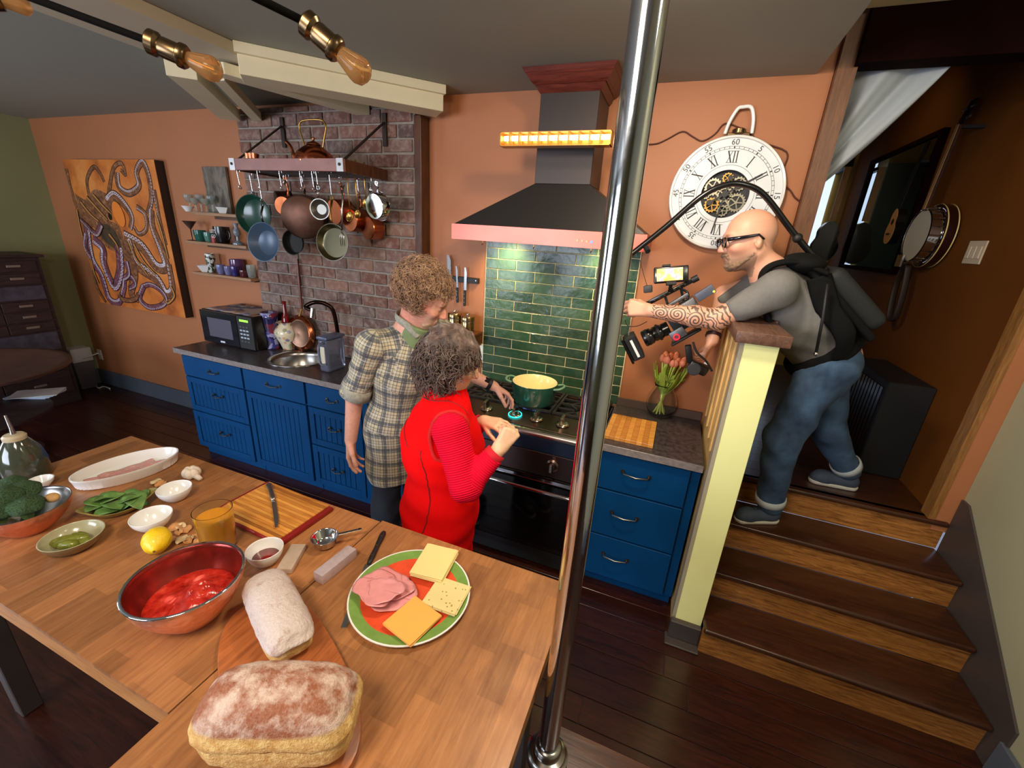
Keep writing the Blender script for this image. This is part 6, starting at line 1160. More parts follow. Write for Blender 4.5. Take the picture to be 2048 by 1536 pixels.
# hands
def hand(ang_, L_, w_, y_, lobe):
    q_ = MB(); d_ = Vector((math.sin(ang_), 0, math.cos(ang_))); c_ = Vector((cc.x, y_, cc.z)); q_.bar(c_ - d_ * 0.09, c_ + d_ * L_, w_, 0.002, d_.cross(Vector((0, 1, 0)))); q_.cyl(c_ - d_ * 0.075 + Vector((0, 0.0015, 0)), c_ - d_ * 0.075 - Vector((0, 0.0015, 0)), lobe, n=20); return q_.build('clock_hand', m_ink, ck)
hand(math.radians(188), R * 0.72, 0.006, 2.503, 0.011); hand(math.radians(58), R * 0.66, 0.009, 2.506, 0.013)
MB().cyl((cc.x, 2.51, cc.z), (cc.x, 2.500, cc.z), 0.014, n=20).build('hub', m_ink, ck)
MB().lathe([(0.02, 0), (0.03, 0.006), (0.03, 0.022), (0.02, 0.028), (0, 0.028)], (cc.x + 0.005, 2.522, cc.z + R), 24, cap=False).build('crown', m_ant, ck, smooth='auto'); MB().box(cc.x - 0.045, cc.x + 0.055, 2.508, 2.535, cc.z + R - 0.012, cc.z + R + 0.008).build('crown_base', m_ant, ck, bevel=0.003)
q = MB(); zz0 = cc.z + R + 0.005; q.tube(spline([(cc.x - 0.055, 2.52, zz0), (cc.x - 0.045, 2.515, zz0 + 0.05), (cc.x - 0.022, 2.51, zz0 + 0.10), (cc.x + 0.0, 2.51, zz0 + 0.108), (cc.x + 0.035, 2.51, zz0 + 0.105), (cc.x + 0.055, 2.515, zz0 + 0.06), (cc.x + 0.062, 2.52, zz0)], 6), 0.008, 10); q.build('bow_handle', m_white, ck, smooth=True)
def wcord(name, label, pts_, y, r, m_):
    t_ = thing(name, label, 'cord', P(*pts_[0], Y=y)); MB().tube(spline([P(a, b, Y=y) for a, b in pts_], 4), r, 6).build('wire', m_, t_, smooth=True)
m_rope = mat('dark_brown_cord', (84, 40, 24), 0.7)
wcord('brown_cord', 'dark brown cord running along the wall left of the clock', [(1270, 288), (1310, 288), (1335, 278), (1365, 263), (1385, 273), (1405, 282), (1430, 268), (1450, 247), (1480, 256)], 2.538, 0.0035, m_rope)
wcord('brown_cord', 'dark brown cord draped to the right of the clock towards the post', [(1500, 268), (1525, 285), (1573, 304), (1568, 335), (1560, 360), (1580, 380), (1590, 395), (1605, 405), (1628, 416)], 2.538, 0.0035, m_rope)
# ================================================================ LEFT END: CHEST, RACK, ROUND TABLE, ODDMENTS
chx0, chx1, chy0, chy1, chz = XL + 0.02, -5.56, 1.15, 2.16, 1.45
m_chest = wood('near_black_chest_wood', (40, 26, 26), (72, 50, 48), 1, 1, 0.5); m_tind = mat('worn_tin_drawer', (84, 82, 96), 0.45, 0.4, var=0.3, vscale=18); m_plate = mat('pale_label_holder', (158, 146, 136), 0.4, 0.6)
chst = thing('drawer_chest', 'dark apothecary chest of many drawers against the green wall', 'chest', ((chx0 + chx1) / 2, (chy0 + chy1) / 2, 0))
MB().box(chx0, chx1, chy0, chy1, 0.001, chz - 0.025).build('carcass', m_chest, chst); MB().box(chx0 - 0.0, chx1 + 0.03, chy0 - 0.03, chy1 + 0.03, chz - 0.0245, chz).build('top', m_chest, chst, bevel=0.004)
rows = [(1.30, 1.40, 3, 0), (1.19, 1.29, 3, 0), (1.05, 1.18, 1, 1), (0.95, 1.04, 3, 0), (0.85, 0.94, 3, 0), (0.75, 0.84, 3, 0), (0.56, 0.74, 1, 1), (0.36, 0.55, 2, 0), (0.12, 0.35, 2, 0)]
for (z0, z1, n, tin) in rows:
    for k in range(n):
        y0 = chy0 + 0.03 + (chy1 - chy0 - 0.06) * k / n; y1 = chy0 + 0.03 + (chy1 - chy0 - 0.06) * (k + 1) / n
        d_ = MB().box(chx1 + 0.0005, chx1 + 0.014, y0 + 0.004, y1 - 0.004, z0, z1 - 0.006).build('drawer', m_tind if tin else m_chest, chst, bevel=0.002)
        ym, zm = (y0 + y1) / 2, (z0 + z1) / 2; MB().box(chx1 + 0.0145, chx1 + 0.02, ym - 0.045, ym + 0.045, zm - 0.008, zm + 0.012).build('label_pull', m_plate, d_, bevel=0.001)
wr = thing('wire_bottle_rack', 'black curled wire bottle rack on top of the dark chest', 'rack', (-5.72, 1.75, chz)); q = MB()
for k, (yy, zz) in enumerate(((1.83, 0.065), (1.70, 0.07), (1.57, 0.07), (1.77, 0.20), (1.62, 0.21), (1.70, 0.34), (1.55, 0.35))):
    MB().tube([(-5.72 + 0.05 * math.sin(a * 0.5), yy + 0.062 * math.cos(a), chz + zz + 0.062 * math.sin(a)) for a in [i * math.pi / 10 for i in range(20)]], 0.005, 6, closed=True).build('ring', mat('black_wire', (22, 18, 18), 0.4, 0.5), wr, smooth=True)
MB().box(-5.76, -5.66, 1.5, 1.88, chz + 0.0005, chz + 0.004).build('base_wire', mat('black_wire', (0, 0, 0)), wr)
tr = 0.60; tc_ = Vector((-4.70, 1.20, 0)); t = thing('round_table', 'dark round wooden table at the far left', 'table', tc_)
m_rt = mat('dark_brown_tabletop', (74, 48, 38), 0.38, var=0.2, vscale=10)
tc_z = 0.74; MB().lathe([(0, -0.03), (tr - 0.02, -0.03), (tr, -0.02), (tr, -0.004), (tr - 0.006, 0.0), (tr - 0.05, 0.0), (tr - 0.055, -0.004), (0, -0.004)], tc_ + UP * tc_z, 64, cap=False).build('top', m_rt, t, smooth='auto')
MB().lathe([(0.30, 0.0), (0.30, 0.03), (0.06, 0.06), (0.05, 0.3), (0.07, 0.5), (0.10, tc_z - 0.031)], tc_ + UP * 0.0006, 24).build('pedestal', m_chest, t, smooth='auto')
MB().lathe([(0, 0), (0.42, 0), (0.42, 0.02), (0, 0.02)], tc_ + UP * 0.36, 40, cap=False).build('lower_shelf', m_chest, t, smooth='auto')
pa_ = P(75, 790, Z=0.385); t = thing('paper_stack', 'white and blue paper or cloth stack on the low shelf of the round table', 'papers', (pa_.x, pa_.y, 0.381))
for k in range(4): MB().obox((pa_.x - 0.03 + 0.01 * k, pa_.y, 0.384 + 0.006 * k), (math.cos(0.5 + k * 0.12), math.sin(0.5 + k * 0.12), 0), (-math.sin(0.5 + k * 0.12), math.cos(0.5 + k * 0.12), 0), UP, 0.15, 0.10, 0.0025).build('sheet', m_white if k % 2 else mat('pale_blue_paper', (150, 180, 214), 0.6), t)
gb = P(167, 775, Z=0.0); gb = Vector((gb.x + 0.0, gb.y + 0.02, 0)); t = thing('grey_bin', 'tall grey translucent bin standing near the corner outlet', 'bin', gb)
hgt = P(160, 722, Y=gb.y).z; hgt = max(0.2, hgt); MB().add([(gb.x - 0.09, gb.y - 0.07, 0.001), (gb.x + 0.09, gb.y - 0.07, 0.001), (gb.x + 0.09, gb.y + 0.07, 0.001), (gb.x - 0.09, gb.y + 0.07, 0.001), (gb.x - 0.115, gb.y - 0.09, hgt), (gb.x + 0.115, gb.y - 0.09, hgt), (gb.x + 0.115, gb.y + 0.09, hgt), (gb.x - 0.115, gb.y + 0.09, hgt)], [(3, 2, 1, 0), (4, 5, 6, 7), (0, 1, 5, 4), (1, 2, 6, 5), (2, 3, 7, 6), (3, 0, 4, 7)]).build('body', mat('smoky_grey_plastic', (96, 92, 100), 0.3), t, bevel=0.01, seg=2)
hh2 = P(160, 697, Y=gb.y).z - hgt; t = thing('white_air_freshener', 'white louvred plug-in box on top of the grey bin', 'appliance', gb + UP * hgt); MB().box(gb.x - 0.115, gb.x + 0.115, gb.y - 0.09, gb.y + 0.09, hgt + 0.0005, hgt + hh2).build('housing', mat('soft_white_plastic', (206, 210, 220), 0.4), t, bevel=0.012, seg=2)
for k in range(6): zz = hgt + 0.02 + k * (hh2 - 0.03) / 6; MB().box(gb.x - 0.10, gb.x + 0.10, gb.y - 0.0925, gb.y - 0.0903, zz, zz + 0.006).build('louvre', mat('grey_louvre', (150, 154, 162), 0.5), t)
oc_ = P(201, 709, Y=2.53); MB().tube(spline([(gb.x + 0.115, gb.y, hgt + 0.04), (gb.x + 0.2, gb.y + 0.1, hgt + 0.09), (oc_.x - 0.02, 2.50, oc_.z + 0.02), (oc_.x, 2.534, oc_.z)], 5), 0.005).build('cord', m_white, t, smooth=True)
c0 = [P(x, y, Z=0.006) for x, y in ((188, 768), (197, 776), (207, 773), (220, 777))]; MB().tube(spline(c0, 5), 0.006).build('cord_end', m_white, t, smooth=True)
# stool at bottom left under the table
t = thing('bar_stool', 'black bar stool with chrome legs beneath the left worktable edge', 'stool', (-1.45, -0.02, 0))
MB().lathe([(0, 0.60), (0.17, 0.60), (0.19, 0.62), (0.19, 0.65), (0.17, 0.67), (0, 0.675)], (-1.45, -0.02, 0), 32, cap=False).build('seat', m_blackm, t, smooth='auto')
for sx, sy in ((-1, -1), (1, -1), (1, 1), (-1, 1)): MB().tube([(-1.45 + sx * 0.10, -0.02 + sy * 0.10, 0.60), (-1.45 + sx * 0.19, -0.02 + sy * 0.19, 0.001)], 0.010, 10).build('leg', m_chrome, t, smooth='auto')
MB().tube([(-1.45 + 0.165 * math.cos(a), -0.02 + 0.165 * math.sin(a), 0.22) for a in [i * math.pi / 12 for i in range(24)]], 0.007, 8, closed=True).build('foot_ring', m_chrome, t, smooth=True)
# ================================================================ HALL: CURTAIN, MIRROR, INSTRUMENTS, SPEAKER
def curt():
    yC = 2.62; top = [P(1712, 128, Y=yC), P(1918, 116, Y=yC)]; bot = [P(1648, 352, Y=yC), P(1642, 372, Y=yC)]
    TL, TR = P(1706, 128, Y=yC), P(1920, 112, Y=yC); BLp, BRp = P(1652, 300, Y=yC), P(1636, 376, Y=yC); q_ = MB(); nu, nv = 46, 36
    for i in range(nu + 1):
        u = i / nu
        for j in range(nv + 1):
            v = j / nv; a_ = TL + (TR - TL) * u; b_ = BLp + (BRp - BLp) * u; c_ = a_ + (b_ - a_) * v; sag = math.sin(math.pi * v) * u * 0.02
            q_.v.append((c_.x, yC + 0.030 * math.sin(u * 11 + v * 2.5) * (1 - 0.5 * v) + 0.004 * math.sin(u * 29 + v * 5), c_.z - sag + 0.0))
    q_.f = [(i * (nv + 1) + j, (i + 1) * (nv + 1) + j, (i + 1) * (nv + 1) + j + 1, i * (nv + 1) + j + 1) for i in range(nu) for j in range(nv)]; q_.m = [0] * len(q_.f)
    t_ = thing('grey_curtain', 'pale grey curtain swept to the left across the hall opening', 'curtain', TL); q_.build('cloth', mat('pale_grey_cloth', (170, 176, 180), 0.8, bump=0.1, bscale=300), t_, smooth=True, solid=0.003)
curt()
mir = thing('wall_mirror', 'large dark-framed mirror on the ochre hall wall', 'mirror', (XH, 4.3, 2.25)); my0, my1, mz0_, mz1_ = 3.86, 4.95, 1.815, 2.66
MB().box(XH - 0.02, XH - 0.004, my0, my1, mz0_, mz1_).build('glass', mat('mirror_glass', (200, 205, 200), 0.02, 1.0), mir)
q = MB(); 
for b__ in ((my0 - 0.05, my0, mz0_ - 0.03, mz1_ + 0.03), (my1, my1 + 0.05, mz0_ - 0.03, mz1_ + 0.03)): MB().box(XH - 0.035, XH - 0.002, *b__).build('frame', m_header, mir)
for b__ in ((my0, my1, mz0_ - 0.03, mz0_), (my0, my1, mz1_, mz1_ + 0.03)): MB().box(XH - 0.035, XH - 0.002, *b__).build('frame', m_header, mir)
# banjo: built against the wall X = XH, hanging straight down
by = 3.42; bz = 2.03; R_b = 0.155; ban = thing('banjo', 'banjo with shiny pot and dark resonator hanging on the hall wall', 'banjo', (XH, by, bz))
NX = Vector((-1, 0, 0)); bcn = Vector((XH - 0.095, by, bz))
MB().lathe([(R_b * 1.12, 0.0), (R_b * 1.16, 0.01), (R_b * 1.16, 0.055), (R_b * 1.1, 0.06), (R_b, 0.06)], (XH - 0.012, by, bz), 56, NX).build('resonator', mat('dark_resonator', (40, 16, 12), 0.2, coat=0.5), ban, smooth='auto')
for d_ in (0.008, 0.056): MB().lathe([(R_b * 1.163, d_ - 0.003), (R_b * 1.172, d_), (R_b * 1.163, d_ + 0.003)], (XH - 0.012, by, bz), 56, NX, cap=False).build('binding', mat('cream_binding', (226, 200, 130), 0.4), ban, smooth=True)
MB().lathe([(R_b * 0.98, 0.0), (R_b * 1.0, 0.002), (R_b * 1.0, 0.055), (R_b * 0.95, 0.058)], (XH - 0.073, by, bz), 56, NX, cap=False).build('pot_ring', m_chrome, ban, smooth='auto')
MB().lathe([(R_b * 0.96, 0.05), (0, 0.051)], (XH - 0.073, by, bz), 48, NX, cap=False).build('drum_head', mat('banjo_head', (196, 184, 164), 0.5), ban)
for k in range(20): a = k * math.pi / 10; MB().tube([(XH - 0.075, by + R_b * 1.05 * math.cos(a), bz + R_b * 1.05 * math.sin(a)), (XH - 0.13, by + R_b * 1.02 * math.cos(a), bz + R_b * 1.02 * math.sin(a))], 0.003, 6).build('bracket_hook', m_chrome, ban)
MB().bar((XH - 0.128, by, bz + R_b * 0.9), (XH - 0.110, by, 2.62), 0.034, 0.02, (0, 1, 0)).build('neck', wood('dark_neck_wood', (40, 20, 12), (70, 38, 22), 2, 1, 0.3), ban, bevel=0.004)
MB().bar((XH - 0.138, by, bz + R_b * 0.95), (XH - 0.121, by, 2.62), 0.030, 0.003, (0, 1, 0)).build('fingerboard', wood('light_edge_wood', (140, 98, 60), (180, 136, 90), 2, 1, 0.4), ban)
hs2 = MB().bar((XH - 0.108, by, 2.62), (XH - 0.085, by, 2.74), 0.055, 0.014, (0, 1, 0)).build('headstock', m_black, ban, bevel=0.003)
for k in range(4): MB().cyl((XH - 0.10, by + (0.028 if k % 2 else -0.028), 2.65 + 0.05 * (k // 2)), (XH - 0.10, by + (0.05 if k % 2 else -0.05), 2.65 + 0.05 * (k // 2)), 0.006).build('tuning_peg', m_steel, hs2)
MB().box(XH - 0.17, XH - 0.16, by - 0.035, by + 0.035, bz - R_b - 0.03, bz - R_b + 0.04).build('tailpiece', m_chrome, ban)
MB().box(XH - 0.10, XH - 0.001, by - 0.012, by + 0.012, 2.60, 2.615).build('wall_hanger', m_blackm, ban)
strp = MB(); strp.tube(spline([(XH - 0.12, by + 0.02, bz - R_b), (XH - 0.10, by + 0.10, bz - 0.30), (XH - 0.09, by + 0.06, bz - 0.50), (XH - 0.09, by - 0.02, bz - 0.50), (XH - 0.10, by - 0.03, bz - 0.33), (XH - 0.11, by, bz - R_b - 0.02)], 6), 0.018, 8, flat=0.25); strp.build('strap', mat('dark_brown_strap', (40, 28, 22), 0.6), ban, smooth=True)
# ukulele further along
uy = 3.86; uz = 2.10; uk = thing('ukulele', 'small pale-topped ukulele hanging in front of the mirror', 'ukulele', (XH, uy, uz)); outl = []
for k in range(40):
    a = 2 * math.pi * k / 40; ca, sa = math.cos(a), math.sin(a); rz_ = 0.115 * ca; ry_ = 0.065 * sa * (1 - 0.22 * ca - 0.25 * math.exp(-((ca - 0.25) / 0.25) ** 2)); outl.append((XH - 0.115, uy + ry_, uz + rz_))
MB().prism(outl, (0.05, 0, 0)).build('body', mat('black_uke_back', (16, 12, 10), 0.3), uk, smooth='auto')
MB().prism([(XH - 0.118, p_[1], p_[2]) for p_ in outl], (0.0025, 0, 0)).build('soundboard', mat('pale_spruce_top', (214, 150, 84), 0.4, var=0.08), uk)
MB().lathe([(0.02, 0), (0, 0.001)], (XH - 0.1185, uy, uz + 0.03), 20, NX, cap=False).build('sound_hole', m_black, uk); MB().box(XH - 0.124, XH - 0.119, uy - 0.025, uy + 0.025, uz - 0.055, uz - 0.045).build('bridge', m_black, uk)
MB().bar((XH - 0.108, uy, uz + 0.09), (XH - 0.085, uy, 2.52), 0.026, 0.016, (0, 1, 0)).build('neck', m_black, uk, bevel=0.003); MB().bar((XH - 0.083, uy, 2.52), (XH - 0.07, uy, 2.62), 0.04, 0.012, (0, 1, 0)).build('headstock', m_black, uk, bevel=0.003); MB().box(XH - 0.09, XH - 0.001, uy - 0.01, uy + 0.01, 2.50, 2.512).build('wall_hanger', m_blackm, uk)
# guitar near the end window
gp = P(1672, 480, Y=5.1); t = thing('acoustic_guitar', 'dark acoustic guitar hanging by the end window of the hall', 'guitar', gp); gx, gy, gz = 1.27, 5.15, gp.z - 0.02; outl = []
for k in range(40):
    a = 2 * math.pi * k / 40; ca, sa = math.cos(a), math.sin(a); outl.append((gx + 0.11 * sa * (1 - 0.15 * ca - 0.22 * math.exp(-((ca - 0.2) / 0.25) ** 2)), gy, gz + 0.19 * ca))
MB().prism(outl, (0, 0.09, 0)).build('body', m_black, t, smooth='auto'); MB().bar((gx, gy + 0.01, gz + 0.2), (gx, gy + 0.01, gz + 0.66), 0.05, 0.02, (1, 0, 0)).build('neck', wood('tan_neck', (150, 100, 60), (190, 140, 90), 2, 1, 0.4), t); MB().bar((gx, gy + 0.012, gz + 0.66), (gx, gy + 0.03, gz + 0.82), 0.07, 0.015, (1, 0, 0)).build('headstock', m_black, t); MB().box(gx - 0.02, gx + 0.02, gy + 0.02, YF - 0.002, gz + 0.64, gz + 0.67).build('wall_hanger', m_blackm, t)
# switch plate on hall wall
sw = P(1952, 505, X=XH); t = thing('switch_plate', 'three-gang light switch plate on the ochre wall', 'switch', (XH, sw.y, sw.z)); MB().box(XH - 0.008, XH - 0.0005, sw.y - 0.075, sw.y + 0.075, sw.z - 0.058, sw.z + 0.058).build('plate', mat('beige_switch_plate', (196, 176, 150), 0.5), t, bevel=0.002)
for k in (-1, 0, 1): MB().box(XH - 0.013, XH - 0.0085, sw.y + k * 0.045 - 0.013, sw.y + k * 0.045 + 0.013, sw.z - 0.03, sw.z + 0.03).build('rocker', mat('beige_rocker', (206, 188, 164), 0.4), t, bevel=0.001)
# big black speaker
t = thing('floor_speaker', 'tall black speaker cabinet standing on the landing', 'speaker', (1.33, 3.2, 0.66)); MB().box(XH - 0.22, XH - 0.003, 2.86, 3.52, 0.661, 1.235).build('cabinet', m_blackm, t, bevel=0.006)
for k in range(14): yy = 2.90 + k * 0.044; MB().box(XH - 0.2245, XH - 0.2205, yy, yy + 0.03, 0.72, 1.19).build('grille_slat', m_black, t)
# ================================================================ PEOPLE: signed-distance bodies meshed as one surface
import openvdb
V3 = lambda *a: np.array(a, dtype=np.float32)
class Sdf:
    def __init__(s): s.p = []
    def cap(s, a, b, ra, rb, k=0.03, flat=None, f=1.0, tag=0): s.p.append(('c', V3(*a), V3(*b), ra, rb, k, None if flat is None else V3(*flat), f, tag, 1)); return s
    def ell(s, c, r, M=None, k=0.03, tag=0, sub=False): s.p.append(('e', V3(*c), V3(*r), None if M is None else np.array(M, dtype=np.float32), 0, k, None, 1.0, tag, -1 if sub else 1)); return s
    @staticmethod
    def dist(p, q, inflate=0.0):
        if p[0] == 'c':
            a, b, ra, rb = p[1], p[2], p[3] + inflate, p[4] + inflate; ba = b - a; L2 = float(ba @ ba) + 1e-12; v = q - a
            t = np.clip((v @ ba) / L2, 0, 1); w = v - t[..., None] * ba
            if p[6] is not None: n = p[6] / np.linalg.norm(p[6]); dn = w @ n; w = w + (1 / p[7] - 1) * dn[..., None] * n
            return (np.sqrt((w * w).sum(-1)) - (ra + (rb - ra) * t)) * (min(p[7], 1.0) if p[6] is not None else 1.0)
        v = q - p[1]
        if p[3] is not None: v = v @ p[3].T
        r = p[2] + inflate; k0 = np.sqrt(((v / r) ** 2).sum(-1)); k1 = np.sqrt(((v / (r * r)) ** 2).sum(-1)) + 1e-9; return k0 * (k0 - 1) / k1
    def bounds(s, pad):
        lo = np.full(3, 1e9); hi = -lo
        for p in s.p:
            if p[9] < 0: continue
            if p[0] == 'c': r = max(p[3], p[4]) * max(1, p[7]); L, Hh = np.minimum(p[1], p[2]) - r, np.maximum(p[1], p[2]) + r
            else: r = float(p[2].max()); L, Hh = p[1] - r, p[1] + r
            lo = np.minimum(lo, L); hi = np.maximum(hi, Hh)
        return lo - pad, hi + pad
    def mesh(s, h, inflate=0.0, cuts=(), disp=None, pad=0.05):
        lo, hi = s.bounds(pad + inflate); n = np.ceil((hi - lo) / h).astype(int) + 1; FAR = 0.08; D = np.full(tuple(n), FAR, dtype=np.float32)
        ax = [lo[i] + h * np.arange(n[i]) for i in range(3)]; mg = 0.09
        for p in s.p:
            if p[0] == 'c': r = max(p[3], p[4]) * max(1, p[7]) + inflate; L, Hh = np.minimum(p[1], p[2]) - r - mg, np.maximum(p[1], p[2]) + r + mg
            else: r = float(p[2].max()) + inflate; L, Hh = p[1] - r - mg, p[1] + r + mg
            i0 = np.clip(np.floor((L - lo) / h).astype(int), 0, n - 1); i1 = np.clip(np.ceil((Hh - lo) / h).astype(int) + 1, 1, n); sl = tuple(slice(i0[j], i1[j]) for j in range(3))
            g = np.stack(np.meshgrid(*[ax[j][i0[j]:i1[j]] for j in range(3)], indexing='ij'), -1).astype(np.float32)
            d = Sdf.dist(p, g, inflate if p[9] > 0 else 0); k = max(p[5], 1e-4); cur = D[sl]
            if p[9] > 0: hh = np.clip(0.5 + 0.5 * (cur - d) / k, 0, 1); D[sl] = cur * (1 - hh) + d * hh - k * hh * (1 - hh)
            else: d = -d; hh = np.clip(0.5 - 0.5 * (cur - d) / k, 0, 1); D[sl] = cur * (1 - hh) + d * hh + k * hh * (1 - hh)
        if disp is not None or cuts:
            X, Y, Zg = np.meshgrid(*ax, indexing='ij', sparse=True)
            if disp is not None: D += disp(X, Y, Zg).astype(np.float32)
            for c in cuts: D = np.maximum(D, c(X, Y, Zg).astype(np.float32))
        G = openvdb.FloatGrid(FAR); G.copyFromArray(D); pts, q = G.convertToQuads(0.0)
        return pts.astype(np.float64) * h + lo, q[:, ::-1]
def plane(pt, n): n = np.array(n, float); n /= np.linalg.norm(n); c = float(n @ np.array(pt, float)); return lambda X, Y, Z_: X * n[0] + Y * n[1] + Z_ * n[2] - c
def notsph(c, r): return lambda X, Y, Z_: r - np.sqrt((X - c[0]) ** 2 + (Y - c[1]) ** 2 + (Z_ - c[2]) ** 2)
def folds(A, f, seed, stretch=(1, 1, 1)):
    r = np.random.RandomState(seed); ks = r.normal(size=(5, 3)) * f * np.array(stretch); ph = r.rand(5) * 6.28
    def fn(X, Y, Z_):
        w = 0.35 * np.sin(X * 9 + Y * 7 + Z_ * 11 + ph[0]); o = 0
        for k, p_ in zip(ks, ph): o = o + np.sin(X * k[0] + Y * k[1] + Z_ * k[2] + p_ + w * 3)
        return A * o / 3
    return fn
def to_obj(name, pts, quads, m, parent, color=None, sdf=None):
    L, _ = root_loc(parent) if parent is not None else (Vector((0, 0, 0)), 0); L = np.array(L)
    me = bpy.data.meshes.new(name); nv, nf = len(pts), len(quads); me.vertices.add(nv); me.vertices.foreach_set('co', (pts - L).astype(np.float32).ravel())
    me.loops.add(nf * 4); me.loops.foreach_set('vertex_index', quads.astype(np.int32).ravel()); me.polygons.add(nf); me.polygons.foreach_set('loop_start', np.arange(0, nf * 4, 4, dtype=np.int32)); me.polygons.foreach_set('loop_total', np.full(nf, 4, np.int32))
    me.update(calc_edges=True); me.polygons.foreach_set('use_smooth', [True] * nf); me.materials.append(m)
    if color is not None:
        at = me.color_attributes.new('Col', 'FLOAT_COLOR', 'POINT'); c = np.ones((nv, 4), np.float32); c[:, :3] = color; at.data.foreach_set('color', c.ravel())
    if sdf is not None:
        cen = pts[quads].mean(1); ps = [p for p in sdf.p if p[0] == 'c' and p[9] > 0]; ds = np.stack([Sdf.dist(p, cen.astype(np.float32)) for p in ps]); idx = ds.argmin(0); uv = np.zeros((nf, 4, 2), np.float32)
        for i, p in enumerate(ps):
            sel = np.where(idx == i)[0]
            if not len(sel): continue
            a, b = p[1], p[2]; ba = b - a; Ln = np.linalg.norm(ba); z = ba / Ln; x = np.cross(z, [0.13, -0.99, 0.05]); x /= np.linalg.norm(x); y = np.cross(z, x)
            v = pts[quads[sel]] - a; vc = cen[sel] - a; an = np.arctan2(v @ y, v @ x); ac = np.arctan2(vc @ y, vc @ x)[:, None]; an = ac + (an - ac + np.pi) % (2 * np.pi) - np.pi
            off = p[8] * 0.37; uv[sel, :, 0] = an * max(p[3], p[4]) + off; uv[sel, :, 1] = v @ z + off
        ul = me.uv_layers.new(name='UV'); ul.data.foreach_set('uv', uv.ravel())
    o = bpy.data.objects.new(name, me); link(o, parent); return o
def skinmat(name, sss=0.12, tattoo=False):
    t_ = NT(name); a = t_.n('VertexColor'); a.layer_name = 'Col'; n = t_.noise(t_.pos(), 70, 3, 0.6); c_ = t_.mix(0.12, a.outputs[0], t_.ramp(n, [(0.3, (0.25, 0.06, 0.03)), (0.7, (0.95, 0.7, 0.55))]), 'MIX')
    t_.set(Base_Color=c_, Roughness=0.48, Subsurface_Weight=sss, Subsurface_Radius=(0.012, 0.004, 0.002)); t_.bump(t_.noise(t_.pos(), 420, 3), 0.15, 0.002); return t_.m
m_skin = skinmat('skin')
def nrmz(v): v = np.array(v, float); return v / np.linalg.norm(v)
def headprims(S, Cn, D_, U_, sc=1.0, jaw=1.0, ears=True):
    D_ = nrmz(D_); U_ = np.array(U_, float); U_ = nrmz(U_ - D_ * (U_ @ D_)); Sd = np.cross(U_, D_); M = np.stack([D_, Sd, U_]); Cn = np.array(Cn, float)
    A = lambda d, s_, u: Cn + (D_ * d + Sd * s_ + U_ * u) * sc
    def e(c, r, k=0.02, sub=False, M2=None): S.ell(c, np.array(r) * sc, M if M2 is None else M2, k * sc, sub=sub)
    e(A(-0.012, 0, 0.028), (0.098, 0.078, 0.092), 0.02); e(A(0.02, 0, -0.03), (0.074, 0.064, 0.085 * jaw), 0.03); e(A(0.055, 0, -0.078), (0.034, 0.034, 0.030), 0.03)
    S.cap(A(0.052, 0, -0.085), A(-0.012, 0.05, -0.055), 0.022 * sc, 0.018 * sc, 0.025); S.cap(A(0.052, 0, -0.085), A(-0.012, -0.05, -0.055), 0.022 * sc, 0.018 * sc, 0.025)
    S.cap(A(0.076, -0.03, 0.026), A(0.076, 0.03, 0.026), 0.014 * sc, 0.014 * sc, 0.016)
    for g in (-1, 1): e(A(0.092, g * 0.032, 0.006), (0.016, 0.018, 0.012), 0.012, True); e(A(0.058, g * 0.044, -0.024), (0.024, 0.020, 0.020), 0.02); e(A(0.072, g * 0.031, 0.005), (0.014, 0.015, 0.0125), 0.003)
    S.cap(A(0.086, 0, 0.014), A(0.108, 0, -0.026), 0.008 * sc, 0.0125 * sc, 0.012)
    for g in (-1, 1): e(A(0.096, g * 0.011, -0.030), (0.011, 0.008, 0.008), 0.006)
    S.cap(A(0.090, -0.017, -0.056), A(0.090, 0.017, -0.056), 0.0062 * sc, 0.0062 * sc, 0.006); S.cap(A(0.088, -0.015, -0.067), A(0.088, 0.015, -0.067), 0.0072 * sc, 0.0072 * sc, 0.005)
    if ears:
        for g in (-1, 1):
            ax_ = nrmz(Sd * g * 0.9 - D_ * 0.45); M2 = np.stack([nrmz(np.cross(U_, ax_)), ax_, U_]); e(A(-0.012, g * 0.078, -0.008), (0.019, 0.009, 0.031), 0.006, False, M2); e(A(-0.004, g * 0.087, -0.004), (0.010, 0.008, 0.016), 0.004, True, M2)
    return A, (D_, Sd, U_), Cn, sc
def headlocal(pts, fr, Cn, sc): v = (pts - Cn) / sc; return v @ fr[0], v @ fr[1], v @ fr[2]
